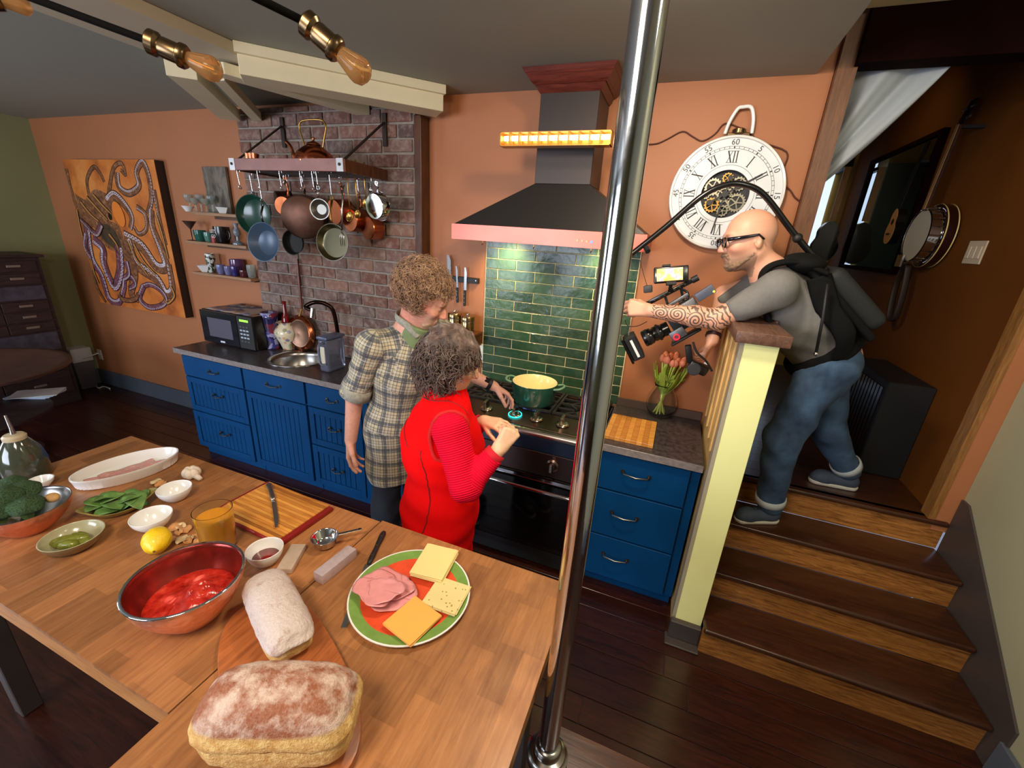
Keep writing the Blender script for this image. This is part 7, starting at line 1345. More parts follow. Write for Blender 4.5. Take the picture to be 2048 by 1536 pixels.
def handprims(S, wr, fdir, pn, side, curl=(0.4,) * 5, sc=1.0, spread=0.12, thumb=(0.7, 0.5)):
    """fdir: wrist to knuckles, pn: direction the palm faces, side: +1 if the thumb lies along cross(fdir,pn)"""
    f = nrmz(fdir); n = np.array(pn, float); n = nrmz(n - f * (n @ f)); t = np.cross(f, n) * side; wr = np.array(wr, float); kn = []
    for i, (o, L0) in enumerate(((0.030, 0.088), (0.010, 0.092), (-0.010, 0.088), (-0.028, 0.080))):
        k_ = wr + (f * L0 + t * o) * sc; kn.append(k_); S.cap(wr + t * o * 0.55 * sc + f * 0.012 * sc, k_, 0.0155 * sc, 0.0115 * sc, 0.012)
    for i, (k_, Ls, r) in enumerate(zip(kn, ((0.042, 0.026, 0.020), (0.046, 0.029, 0.021), (0.042, 0.027, 0.020), (0.033, 0.020, 0.018)), (0.0098, 0.0100, 0.0094, 0.0084))):
        a = 0; d0 = nrmz(f + t * spread * (1.5 - i)); p_ = k_
        for j, L_ in enumerate(Ls): a += curl[i] * (1.0, 1.15, 0.7)[j]; d_ = d0 * math.cos(a) + n * math.sin(a); q_ = p_ + d_ * L_ * sc; S.cap(p_, q_, r * (1.0 - 0.09 * j) * sc, r * (0.92 - 0.09 * j) * sc, 0.0035); p_ = q_
    p_ = wr + (f * 0.022 + t * 0.022 + n * 0.008) * sc; d_ = nrmz(f * 0.75 + t * thumb[0] + n * thumb[1])
    for j, (L_, r) in enumerate(((0.044, 0.015), (0.034, 0.0108), (0.027, 0.0100))): q_ = p_ + d_ * L_ * sc; S.cap(p_, q_, r * sc, r * 0.88 * sc, 0.008 if j == 0 else 0.004); p_ = q_; d_ = nrmz(d_ + n * 0.25 * curl[4] * 2 + f * 0.25 - t * 0.2 * curl[4])
    return f, n, t
def base_color(pts, rgb): return np.tile(np.array(s2l(rgb), np.float32), (len(pts), 1))
def blend(c, mask, rgb): m_ = np.clip(mask, 0, 1)[:, None]; return c * (1 - m_) + np.array(s2l(rgb)) * m_
def facecolor(c, pts, hd, lips=(190, 110, 100), eye=True):
    A, fr, Cn, sc = hd; d, s_, u = headlocal(pts, fr, Cn, sc); near = (np.abs(d) < 0.14) & (np.abs(u) < 0.15) & (np.abs(s_) < 0.1)
    lip = np.exp(-(((np.abs(s_)) / 0.021) ** 4)) * np.exp(-(((u + 0.062) / 0.010) ** 4)) * (d > 0.078) * near; c = blend(c, lip * 0.8, lips)
    c = blend(c, np.exp(-((s_ / 0.014) ** 2 + ((u + 0.026) / 0.014) ** 2)) * (d > 0.09) * near * 0.5, (214, 110, 90)); c = blend(c, np.exp(-(((np.abs(s_) - 0.046) / 0.022) ** 2 + ((u + 0.028) / 0.02) ** 2)) * (d > 0.03) * near * 0.35, (214, 110, 90))
    if eye:
        for g in (-1, 1):
            rr_ = np.sqrt(((s_ - g * 0.031) / 0.012) ** 2 + ((u - 0.004) / 0.006) ** 2); c = blend(c, (rr_ < 1) * (d > 0.07) * near, (225, 215, 205)); r2 = np.sqrt((s_ - g * 0.031) ** 2 + (u - 0.004) ** 2); c = blend(c, (r2 < 0.0055) * (d > 0.07) * near, (60, 60, 60))
            c = blend(c, np.exp(-(((s_ - g * 0.031) / 0.018) ** 4 + ((u - 0.030) / 0.005) ** 2)) * (d > 0.07) * near * 0.7, (120, 84, 60))
    return c, (d, s_, u, near)
def curls(name, parent, m, center, M, radii, n, length, rad, turns, thick, seed, region=None, down=0.0, start=0.92):
    """short helical locks standing on an ellipsoidal scalp, one mesh"""
    r = np.random.RandomState(seed); q = MB(); M = np.array(M); k = 0; i = 0
    while k < n and i < n * 6:
        i += 1; v = r.normal(size=3); v /= np.linalg.norm(v)
        if region is not None and not region(v): continue
        k += 1; loc = v * radii * start; nr = nrmz(v / radii); L_ = length * r.uniform(0.6, 1.15); tg = nrmz(np.cross(nr, r.normal(size=3))); t2 = np.cross(nr, tg); ph = r.rand() * 6.28; gv = nrmz(tg * r.uniform(-1, 1) + t2 * r.uniform(-1, 1)); pts_ = []
        N_ = 14
        for j in range(N_ + 1):
            u = j / N_; base = loc + nr * L_ * u * (1 - 0.45 * u) + gv * L_ * 0.55 * u * u; a = ph + u * turns * 6.28; w_ = base + (tg * math.cos(a) + t2 * math.sin(a)) * rad * (0.4 + 0.6 * u); W = np.array(center) + w_ @ M; W[2] -= down * L_ * u * u; pts_.append(tuple(W))
        q.tube(pts_, [thick * (1 - 0.6 * j / N_) for j in range(N_ + 1)], 4)
    return q.build(name, m, parent, smooth=True, kind='stuff')
def hairmat(name, c1, c2, c3):
    t_ = NT(name); n = t_.noise(t_.pos(), 26, 4, 0.7); t_.set(Base_Color=t_.ramp(n, [(0.3, s2l(c1)), (0.52, s2l(c2)), (0.72, s2l(c3))]), Roughness=0.55, Sheen_Weight=0.2); t_.bump(t_.noise(t_.pos(), 180, 3), 0.5, 0.003); return t_.m
def legs_shoes(parent, hips, knees, ankles, toes, m_tr, m_sh, label_tr, rt=0.085, rk=0.062, ra=0.05, waist=None, seedf=1, foldA=0.0025, h=0.0065, extra=None, hem=0.03, cuffm=None):
    S = Sdf()
    for i in range(2):
        S.cap(hips[i], knees[i], rt, rk, 0.04, tag=i); S.cap(knees[i], ankles[i], rk, ra, 0.03, tag=i + 2)
    if waist is not None: S.cap(waist[0], waist[1], waist[2], waist[2], 0.06, flat=waist[3], f=waist[4], tag=5)
    if extra: extra(S)
    cuts = []
    p_, q_ = S.mesh(h, 0, cuts, folds(foldA, 34, seedf, (1, 1, 1.6))); to_obj('trousers', p_, q_, m_tr, parent, sdf=S)
    for i in range(2):
        a, t_ = np.array(ankles[i]), np.array(toes[i]); d_ = nrmz(t_ - a * np.array([1, 1, 0]) - np.array([0, 0, t_[2]])); zf = t_[2]; heel = np.array([a[0], a[1], zf]) - d_ * 0.035; toe = np.array([t_[0], t_[1], zf]); sd = np.array([-d_[1], d_[0], 0])
        Q = Sdf(); Q.cap(heel + V3(0, 0, 0.045), toe - d_ * 0.06 + V3(0, 0, 0.042), 0.038, 0.040, 0.02); Q.cap(toe - d_ * 0.07 + V3(0, 0, 0.036), toe - d_ * 0.035 + V3(0, 0, 0.032), 0.038, 0.030, 0.02); Q.cap(heel + d_ * 0.02 + V3(0, 0, 0.05), heel + d_ * 0.03 + V3(0, 0, 0.09), 0.036, 0.038, 0.03)
        p_, q_ = Q.mesh(0.004, 0, [plane((0, 0, zf + 0.018), (0, 0, -1)), plane((0, 0, zf + 0.12), (0, 0, 1))]); so = to_obj('shoe', p_, q_, m_sh, parent)
        Q2 = Sdf(); Q2.cap(heel + V3(0, 0, 0.02), toe - d_ * 0.04 + V3(0, 0, 0.02), 0.040, 0.037, 0.02); p_, q_ = Q2.mesh(0.004, 0, [plane((0, 0, zf + 0.001), (0, 0, -1)), plane((0, 0, zf + 0.022), (0, 0, 1))]); to_obj('sole', p_, q_, mat('off_white_sole', (206, 200, 186), 0.6), so)
        if cuffm is not None:
            c_ = a + (np.array(knees[i]) - a) * 0.10; MB().lathe([(ra + 0.004, -0.02), (ra + 0.010, -0.018), (ra + 0.011, 0.018), (ra + 0.004, 0.02)], tuple(c_), 24, tuple(np.array(knees[i]) - a), cap=False).build('rolled_cuff', cuffm, parent, smooth=True)
        lq = MB()
        for k in range(4): c_ = toe - d_ * (0.075 + 0.017 * k) + V3(0, 0, 0.079 + 0.004 * k); lq.tube([tuple(c_ - sd * 0.018), tuple(c_ + V3(0, 0, 0.004)), tuple(c_ + sd * 0.018)], 0.0022, 5)
        lq.build('laces', mat('dark_laces', (30, 30, 34), 0.7), so, smooth=True)
# ---------------------------------------------------------------- man in the plaid shirt
def plaidmat():
    t_ = NT('cream_olive_navy_plaid_flannel'); uv = t_.coord('UV'); sx = t_.n('SeparateXYZ'); t_.l(uv, sx.inputs[0])
    def bands(ch, per, lst):
        m_ = t_.math('FRACT', t_.math('DIVIDE', t_.math('ADD', sx.outputs[ch], 5.0), per)); outs = []
        r = t_.n('ValToRGB'); r.color_ramp.interpolation = 'CONSTANT'; e = r.color_ramp.elements
        while len(e) < len(lst): e.new(0.5)
        for i, (p_, v) in enumerate(lst): e[i].position = p_; e[i].color = (v, v, v, 1)
        t_.l(m_, r.inputs[0]); return r.outputs[0]
    lst = [(0, 0.0), (0.06, 0.9), (0.12, 0.35), (0.18, 0.9), (0.36, 0.1), (0.46, 0.55), (0.50, 0.1), (0.66, 0.45), (0.70, 0.05), (0.84, 0.6), (0.89, 0.0)]
    a, b = bands(0, 0.078, lst), bands(1, 0.078, lst); s_ = t_.math('MULTIPLY', t_.math('ADD', a, b), 0.62); wl = [(0, 0), (0.56, 0.0), (0.58, 0.6), (0.62, 0.0)]; wa, wb = bands(0, 0.078, wl), bands(1, 0.078, wl)
    n = t_.noise(t_.pos(), 60, 3); c_ = t_.ramp(s_, [(0.0, s2l((196, 182, 142))), (0.35, s2l((116, 116, 104))), (0.7, s2l((52, 58, 68))), (1.0, s2l((24, 28, 40)))]); c2 = t_.mix(t_.math('MULTIPLY', t_.math('ADD', wa, wb), 0.8), c_, s2l((206, 208, 212)))
    t_.set(Base_Color=t_.mix(0.12, c2, n), Roughness=0.85, Sheen_Weight=0.2); t_.bump(t_.noise(t_.pos(), 500, 2), 0.2, 0.001); return t_.m
mat('flannel_reverse', (150, 150, 138), 0.85, var=0.25, vscale=60); m_plaid = plaidmat(); m_denim_dark = mat('dark_navy_trousers', (30, 36, 50), 0.8, var=0.2, vscale=15, bump=0.2, bscale=300)
def build_plaid():
    SR, SL = (-1.225, 1.475, 1.385), (-1.055, 1.785, 1.405); ER, WR = (-1.325, 1.455, 1.125), (-1.355, 1.44, 0.895); EL, WL = (-1.03, 1.93, 1.18), (-0.855, 2.02, 1.085)
    PE, CH, NB = (-1.215, 1.60, 0.92), (-1.165, 1.615, 1.24), (-1.115, 1.625, 1.44); HC = (-1.030, 1.605, 1.600); Fd = (0.78, 0.28, -0.50); Uh = (0.55, 0.12, 0.83)
    root = thing('person', 'curly-haired bearded man in a cream and navy plaid flannel shirt reaching for the stove', 'person', (-1.19, 1.61, 0))
    S = Sdf(); hd = headprims(S, HC, Fd, Uh, 1.05); S.cap(NB, np.array(HC) - np.array(hd[1][2]) * 0.06 - np.array(hd[1][0]) * 0.02, 0.062, 0.056, 0.03)
    sl = nrmz(np.array(SL) - np.array(SR)); S.cap(PE, CH, 0.118, 0.125, 0.05, flat=(0.9, -0.4, 0), f=0.8); S.cap(CH, NB, 0.12, 0.07, 0.05); S.cap(SR, SL, 0.055, 0.055, 0.05)
    S.cap(SR, ER, 0.050, 0.040, 0.02); S.cap(ER, WR, 0.041, 0.029, 0.015); S.cap(SL, EL, 0.050, 0.040, 0.02); S.cap(EL, WL, 0.041, 0.028, 0.015)
    handprims(S, WR, (-0.03, -0.02, -1), (0.95, 0.25, 0), 1, (0.30, 0.35, 0.42, 0.5, 0.3), 0.98, 0.05, (0.35, 0.35))
    handprims(S, WL, (0.62, 0.42, -0.42), (-0.2, -0.25, -0.9), -1, (0.42, 0.5, 0.55, 0.6, 0.4), 0.98, 0.10, (0.5, 0.5))
    for hp_, kn, an in (((-1.215, 1.545, 0.88), (-1.225, 1.52, 0.49), (-1.24, 1.50, 0.09)), ((-1.185, 1.66, 0.88), (-1.155, 1.70, 0.49), (-1.18, 1.72, 0.09))): S.cap(hp_, kn, 0.062, 0.055, 0.04); S.cap(kn, an, 0.054, 0.04, 0.03)
    p_, q_ = S.mesh(0.004); c = base_color(p_, (222, 160, 138)); c, (d, s_, u, near) = facecolor(c, p_, hd); beard = near * (u < -0.035) * (d > 0.0) * (np.abs(s_) < 0.075) * (1 - np.exp(-((s_ / 0.018) ** 4)) * (np.abs(u + 0.061) < 0.009)); c = blend(c, beard * 0.55, (206, 176, 150)); c = blend(c, near * (u < 0.06) * (d < 0.05) * 0.35, (220, 120, 110)); to_obj('body', p_, q_, m_skin, root, c)
    T = Sdf(); T.cap((PE[0], PE[1], 0.70), PE, 0.158, 0.146, 0.05, flat=(0.9, -0.4, 0), f=0.84); T.cap(PE, CH, 0.142, 0.142, 0.05, flat=(0.9, -0.4, 0), f=0.84); T.cap(CH, (-1.13, 1.622, 1.38), 0.142, 0.085, 0.06); T.cap(SR, SL, 0.066, 0.066, 0.06)
    T.cap(SR, ER, 0.068, 0.060, 0.03, tag=1); T.cap(SL, EL, 0.068, 0.056, 0.03, tag=2); T.cap(np.array(ER) + V3(0.006, 0, 0.045), np.array(ER) + V3(-0.002, 0, 0.0), 0.066, 0.066, 0.01, tag=1); T.cap(NB, (-1.10, 1.62, 1.475), 0.074, 0.070, 0.02, tag=3)
    e_n = nrmz(np.array(ER) - np.array(SR)); ce = np.array(ER) - e_n * 0.005; arm_lo = lambda X, Y, Z_: np.where((X < -1.24) & (Y < 1.545) & (Z_ < 1.30), (X - ce[0]) * e_n[0] + (Y - ce[1]) * e_n[1] + (Z_ - ce[2]) * e_n[2] + np.where((X > -1.255), -1.0, 0), -1.0)
    neckcut = plane((-1.098, 1.62, 1.498), (0.35, 0.02, 0.93)); vcut = lambda X, Y, Z_: 0.048 - np.sqrt(((X + 1.005)) ** 2 + ((Y - 1.585)) ** 2 + ((Z_ - 1.44) * 0.75) ** 2)
    shirt_arm = Sdf(); shirt_arm.p = [p for p in T.p if p[8] == 1]; shirt_b = Sdf(); shirt_b.p = [p for p in T.p if p[8] != 1] + [p for p in T.p if p[8] == 1][:1]
    shirt_b.p[-1] = ('c', V3(*SR), V3(*(np.array(SR) * 0.75 + np.array(ER) * 0.25)), 0.068, 0.06, 0.03, None, 1.0, 1, 1)
    p_, q_ = shirt_b.mesh(0.005, 0, [plane((-1.2, 1.6, 0.655), (0.10, 0, -1)), neckcut, vcut], folds(0.0055, 30, 5, (1, 1, 0.5))); to_obj('shirt', p_, q_, m_plaid, root, sdf=shirt_b)
    p_, q_ = shirt_arm.mesh(0.005, 0, [plane(ce, e_n)], folds(0.0035, 40, 8, (1, 1, 1.2))); to_obj('sleeve', p_, q_, m_plaid, root, sdf=shirt_arm)
    cu = np.array(ER) - e_n * 0.028; MB().lathe([(0.060, -0.028), (0.069, -0.026), (0.071, 0.0), (0.070, 0.026), (0.062, 0.030)], tuple(cu), 32, tuple(e_n), cap=False).build('rolled_cuff', mat('flannel_reverse', (150, 150, 138), 0.85, var=0.25, vscale=60), root, smooth=True)
    Q = Sdf(); Q.cap((-1.115, 1.62, 1.40), (-1.07, 1.61, 1.475), 0.085, 0.066, 0.02); p_, q_ = Q.mesh(0.005, 0, [plane((-1.065, 1.61, 1.482), (0.45, 0, 0.9))]); to_obj('green_tee_shirt', p_, q_, mat('faded_green_jersey', (118, 138, 96), 0.85, var=0.08, vscale=20), root)
    q = MB(); nb = Vector((-1.10, 1.62, 1.485)); q.tube(spline([nb + Vector((0.060, -0.055, -0.055)), nb + Vector((0.02, -0.078, -0.008)), nb + Vector((-0.045, -0.070, 0.022)), nb + Vector((-0.075, 0.0, 0.032)), nb + Vector((-0.045, 0.07, 0.022)), nb + Vector((0.02, 0.078, -0.005)), nb + Vector((0.075, 0.04, -0.05))], 6), 0.017, 10, flat=0.35, up=(0, 0, 1)); q.build('collar', mat('flannel_reverse', (0, 0, 0)), root, smooth=True)
    legs_shoes(root, [(-1.215, 1.545, 0.88), (-1.185, 1.66, 0.88)], [(-1.225, 1.52, 0.49), (-1.155, 1.70, 0.49)], [(-1.24, 1.50, 0.11), (-1.18, 1.72, 0.11)], [(-1.03, 1.46, 0.0), (-0.98, 1.70, 0.0)], m_denim_dark, mat('brown_leather_shoe', (62, 42, 32), 0.5), '', 0.076, 0.072, 0.066, ((-1.22, 1.57, 0.90), (-1.20, 1.63, 0.88), 0.080, None, 1.0), 3, 0.004)
    w_ = np.array(WL); dw = nrmz(np.array(WL) - np.array(EL)); wt_ = MB().lathe([(0.031, -0.011), (0.0345, -0.010), (0.0345, 0.010), (0.031, 0.011)], tuple(w_ - dw * 0.03), 28, tuple(dw), cap=False).build('watch_strap', m_blackm, root, smooth='auto'); MB().obox(tuple(w_ - dw * 0.03 + V3(0.0, -0.02, 0.028)), tuple(dw), (0, -0.8, -0.57), (0, -0.57, 0.8), 0.016, 0.016, 0.005).build('watch_face', m_black, wt_, bevel=0.003)
    A, fr, Cn, sc = hd; hm_ = hairmat('ginger_grey_curls', (92, 64, 44), (160, 120, 88), (206, 172, 138)); M = np.stack(fr)
    Hs = Sdf(); Hs.ell(A(-0.030, 0, 0.042), (0.105, 0.096, 0.092), M); Hs.ell(A(-0.055, 0, 0.005), (0.080, 0.090, 0.085), M); p_, q_ = Hs.mesh(0.005, 0, [], folds(0.006, 130, 9)); d, s_, u = headlocal(p_, fr, Cn, sc); hb = to_obj('hair', p_, q_, hm_, root)
    curls('curls', hb, hm_, A(-0.030, 0, 0.034), M, np.array([0.108, 0.102, 0.098]) * 1.05, 1700, 0.062, 0.011, 2.0, 0.0019, 3, lambda v: not (v[0] > 0.45 and v[2] < 0.25) and v[2] > -0.85)
    Q = Sdf(); Q.ell(A(0.05, 0, -0.080), (0.050, 0.050, 0.036), M, 0.02); p_, q_ = Q.mesh(0.004, 0, [], folds(0.003, 150, 4)); to_obj('beard', p_, q_, mat('short_sandy_beard', (196, 160, 130), 0.9, var=0.2, vscale=90, bump=0.8, bscale=300), root)
build_plaid()
# ---------------------------------------------------------------- woman in the red vest
def build_red():
    Fv, Rt = np.array((0.82, 0.57, 0)), np.array((0.57, -0.82, 0)); PE, CH, NB = np.array((-0.765, 1.315, 0.83)), np.array((-0.775, 1.315, 1.10)), np.array((-0.760, 1.325, 1.265)); HC = np.array((-0.735, 1.345, 1.425))
    SRr, SLl = NB + Rt * 0.150 + V3(0, 0, -0.045), NB - Rt * 0.150 + V3(0, 0, -0.035); ER, WR = np.array((-0.585, 1.165, 1.02)), np.array((-0.497, 1.245, 1.155)); EL, WL = SLl + V3(0.05, 0.04, -0.21), np.array((-0.675, 1.50, 1.125))
    root = thing('person', 'woman with curly grey-brown hair in a bright red fleece vest at the stove', 'person', (PE[0], PE[1], 0))
    S = Sdf(); hd = headprims(S, HC, (0.80, 0.50, -0.42), (0.33, 0.2, 0.9), 0.93, 0.95); S.cap(NB, HC - np.array(hd[1][2]) * 0.06 - np.array(hd[1][0]) * 0.02, 0.052, 0.048, 0.03)
    S.cap(PE, CH, 0.125, 0.115, 0.05, flat=tuple(Fv), f=0.8); S.cap(CH, NB - V3(0, 0, 0.03), 0.10, 0.05, 0.03); S.cap(SRr, SLl, 0.036, 0.036, 0.02); S.cap(SRr, ER, 0.045, 0.036, 0.02); S.cap(ER, WR, 0.036, 0.026, 0.015); S.cap(SLl, EL, 0.045, 0.036, 0.02); S.cap(EL, WL, 0.036, 0.025, 0.015)
    handprims(S, WR, (0.30, 0.42, 0.62), (-0.55, 0.75, -0.2), -1, (1.25, 1.3, 1.35, 1.4, 0.9), 0.90, 0.03, (0.3, 0.6))
    handprims(S, WL, (0.75, -0.20, 0.12), (-0.1, 0.3, -0.9), -1, (0.35, 0.30, 0.35, 0.4, 0.5), 0.90, 0.16, (0.5, 0.4))
    for g in (-1, 1): hp_ = PE + Rt * 0.066 * g - V3(0, 0, 0.05); S.cap(hp_, hp_ + V3(0, 0, -0.38), 0.07, 0.055, 0.04); S.cap(hp_ + V3(0, 0, -0.38), hp_ + V3(0, 0, -0.73), 0.054, 0.038, 0.03)
    p_, q_ = S.mesh(0.004); c = base_color(p_, (232, 186, 150)); c, _ = facecolor(c, p_, hd); to_obj('body', p_, q_, m_skin, root, c)
    m_vest = mat('bright_red_fleece', (246, 10, 14), 0.9, var=0.04, vscale=12, bump=0.35, bscale=420, spec=0.1)
    T = Sdf(); T.cap(PE - V3(0.005, 0, 0.24), PE, 0.162, 0.164, 0.06, flat=tuple(Fv), f=0.86); T.cap(PE, CH, 0.164, 0.158, 0.06, flat=tuple(Fv), f=0.84); T.cap(CH, NB - V3(0, 0, 0.035), 0.155, 0.095, 0.07); T.cap(SRr, SLl, 0.066, 0.066, 0.06); T.ell(CH + Fv * 0.07 + V3(0, 0, -0.04), (0.10, 0.10, 0.11), None, 0.06); T.cap(NB, NB + V3(0.006, 0.004, 0.035), 0.074, 0.068, 0.03)
    T.ell(PE - Fv * 0.03 - V3(0, 0, 0.06), (0.14, 0.14, 0.14), None, 0.06)
    armhole = lambda sh, nrm: (lambda X, Y, Z_: 0.078 - np.sqrt(((X - sh[0])) ** 2 + ((Y - sh[1])) ** 2 + ((Z_ - sh[2] + 0.03) * 0.72) ** 2))
    ahR, ahL = SRr + Rt * 0.055, SLl - Rt * 0.055
    p_, q_ = T.mesh(0.005, 0, [plane((PE[0], PE[1], 0.535), (0.08, 0.02, -1)), plane(NB + V3(0.0, 0, 0.055), (0.05, 0.0, 1)), armhole(ahR, Rt), armhole(ahL, -Rt)], folds(0.007, 20, 15, (1, 1, 1.7))); vo = to_obj('fleece_vest', p_, q_, m_vest, root, sdf=T)
    # seams lie on the cloth: snap polylines to the vest surface
    bvh_pts = p_
    def snap(poly):
        out = []
        for a in spline(poly, 8):
            i = ((bvh_pts - np.array(a)) ** 2).sum(1).argmin(); out.append(Vector(bvh_pts[i]) + (Vector(a) - Vector(bvh_pts[i])) * 0.0)
        return out
    m_seam = mat('dark_red_seam', (140, 6, 10), 0.8); back = -Fv
    def sp(r_, f_, z_): c_ = np.array((PE[0] + (NB[0] - PE[0]) * max(0, z_ - 0.83) / 0.43, PE[1] + (NB[1] - PE[1]) * max(0, z_ - 0.83) / 0.43, z_)); return tuple(c_ + Rt * r_ + back * f_)
    for pl in ([sp(0.13, 0.09, 1.12), sp(0.16, 0.08, 1.0), sp(0.17, 0.08, 0.85), sp(0.15, 0.12, 0.72), sp(0.12, 0.15, 0.62)], [sp(-0.06, 0.2, 1.20), sp(0.03, 0.2, 1.18), sp(0.11, 0.16, 1.13)], [sp(0.04, 0.1, 1.30), sp(0.09, 0.02, 1.28), sp(0.12, -0.05, 1.25)]):
        MB().tube(snap(pl), 0.0028, 6).build('seam', m_seam, vo, smooth=True)
    ring_ = [];
    for k in range(28):
        a = 2 * math.pi * k / 28; c_ = ahR - Rt * 0.035 + Fv * 0.078 * math.cos(a) + V3(0, 0, 1) * (0.105 * math.sin(a) - 0.03); i = ((p_ - c_) ** 2).sum(1).argmin(); ring_.append(tuple(p_[i]))
    MB().tube(ring_, 0.0075, 8, closed=True).build('armhole_binding', mat('red_binding', (196, 14, 14), 0.8), vo, smooth=True)
    def sleevemat():
        t_ = NT('ribbed_crimson_knit'); uv = t_.coord('UV'); w_ = t_.n('TexWave', bands_direction='Y'); w_.inputs['Scale'].default_value = 38; w_.inputs['Distortion'].default_value = 0.3; t_.l(uv, w_.inputs[0])
        t_.set(Base_Color=t_.mix(w_.outputs[1], s2l((214, 0, 36)), s2l((245, 10, 56))), Roughness=0.85, Specular_IOR_Level=0.15); t_.bump(w_.outputs[1], 0.6, 0.004); return t_.m
    m_sl = sleevemat()
    for (sh, el, wr) in ((SRr, ER, WR), (SLl, EL, WL)):
        Q = Sdf(); g_ = 1 if wr is WR else -1; Q.cap(NB + Rt * 0.075 * g_ - V3(0, 0, 0.045), sh + V3(0, 0, 0.0), 0.058, 0.062, 0.02, tag=1); Q.cap(sh + V3(0, 0, 0.0), el, 0.066, 0.057, 0.02, tag=1); Q.cap(el, wr, 0.052, 0.036, 0.02, tag=2); d_ = nrmz(wr - el); cw = wr - d_ * 0.03; p2, q2 = Q.mesh(0.005, 0, [lambda X, Y, Z_: np.where((X - wr[0]) ** 2 + (Y - wr[1]) ** 2 + (Z_ - wr[2]) ** 2 < 0.0081, (X - cw[0]) * d_[0] + (Y - cw[1]) * d_[1] + (Z_ - cw[2]) * d_[2], -1.0)], folds(0.0025, 45, 3)); so = to_obj('sleeve', p2, q2, m_sl, root, sdf=Q)
        MB().lathe([(0.030, -0.03), (0.0385, -0.029), (0.037, 0.0), (0.029, 0.001)], tuple(wr - d_ * 0.012), 26, tuple(d_), cap=False).build('cuff', mat('smooth_crimson_cuff', (196, 6, 34), 0.8), so, smooth=True)
    hp0 = [tuple(PE + Rt * 0.066 * g - Fv * 0.01 - V3(0, 0, 0.10)) for g in (1, -1)]
    legs_shoes(root, hp0, [(h_[0] + 0.01, h_[1], 0.43) for h_ in hp0], [(h_[0], h_[1], 0.10) for h_ in hp0], [(h_[0] + 0.15, h_[1] + 0.11, 0) for h_ in hp0], mat('black_trousers', (24, 24, 30), 0.8), mat('dark_shoe', (40, 36, 40), 0.5), '', 0.082, 0.065, 0.055, (tuple(PE - Rt * 0.03 - V3(0, 0, 0.08)), tuple(PE + Rt * 0.03 - V3(0, 0, 0.08)), 0.095, None, 1), 6, 0.003)
    A, fr, Cn, sc = hd; M = np.stack(fr); hm_ = hairmat('grey_brown_curls', (40, 28, 24), (84, 62, 52), (138, 118, 108))
    Hs = Sdf(); Hs.ell(A(-0.030, 0, 0.030), (0.112, 0.108, 0.100), M); Hs.ell(A(-0.045, 0, -0.045), (0.088, 0.104, 0.070), M); p_, q_ = Hs.mesh(0.005, 0, [], folds(0.007, 110, 19)); hb = to_obj('hair', p_, q_, hm_, root)
    curls('curls', hb, hm_, A(-0.036, 0, -0.005), M, np.array([0.108, 0.112, 0.122]), 1100, 0.055, 0.011, 1.3, 0.0030, 5, lambda v: not (v[0] > 0.5 and v[2] < 0.4) and v[2] > -0.9, 0.6)
build_red()
# ---------------------------------------------------------------- cameraman
def denimmat():
    t_ = NT('blue_denim'); n = t_.noise(t_.pos(), 7, 4, 0.6); t_.set(Base_Color=t_.ramp(n, [(0.3, s2l((28, 42, 66))), (0.7, s2l((70, 98, 128)))]), Roughness=0.85); t_.bump(t_.noise(t_.pos(), 500, 2), 0.3, 0.001); return t_.m
m_denim = denimmat()
def tattoomat():
    t_ = NT('tattooed_skin'); v = t_.coord('UV'); sx = t_.n('SeparateXYZ'); t_.l(v, sx.inputs[0]); a = t_.n('VertexColor'); a.layer_name = 'Col'; U_, V_ = sx.outputs[0], sx.outputs[1]; tot = None
    def spiral(u0, v0, R_, hand=1, per=0.014, ph=0):
        du, dv = t_.math('SUBTRACT', U_, u0), t_.math('SUBTRACT', V_, v0); r = t_.math('SQRT', t_.math('ADD', t_.math('MULTIPLY', du, du), t_.math('MULTIPLY', dv, dv))); an = t_.math('ARCTAN2', dv, du)
        s_ = t_.math('SINE', t_.math('ADD', t_.math('MULTIPLY', r, 6.283 / per), t_.math('MULTIPLY', an, float(hand * 1)))); ln = t_.math('GREATER_THAN', s_, 0.15); inside = t_.math('LESS_THAN', r, R_); return ln, inside
    w_ = t_.n('TexWave', bands_direction='DIAGONAL'); w_.inputs['Scale'].default_value = 26; w_.inputs['Distortion'].default_value = 9; w_.inputs['Detail'].default_value = 1; w_.inputs['Detail Scale'].default_value = 1.2; t_.l(v, w_.inputs[0]); ink = t_.math('GREATER_THAN', w_.outputs[1], 0.62)
    for (u0, v0, R_, hd_) in ((TAT[0], 0.055, 0.034, 1), (TAT[0] + 0.005, 0.125, 0.042, -1), (TAT[0] - 0.01, 0.205, 0.034, 1), (TAT[0] + 0.06, 0.09, 0.03, -1), (TAT[0] - 0.06, 0.10, 0.03, 1)):
        ln, ins = spiral(u0, v0, R_, hd_); ink = t_.math('ADD', t_.math('MULTIPLY', ink, t_.math('SUBTRACT', 1.0, ins)), t_.math('MULTIPLY', ln, ins))
    msk = t_.n('Attribute'); msk.attribute_name = 'Tat'; f = t_.math('MULTIPLY', t_.math('MULTIPLY', ink, msk.outputs['Fac']), 0.82)
    t_.set(Base_Color=t_.mix(f, a.outputs[0], s2l((34, 36, 40))), Roughness=0.48, Subsurface_Weight=0.08, Subsurface_Radius=(0.012, 0.004, 0.002)); return t_.m
TAT = [0.0]
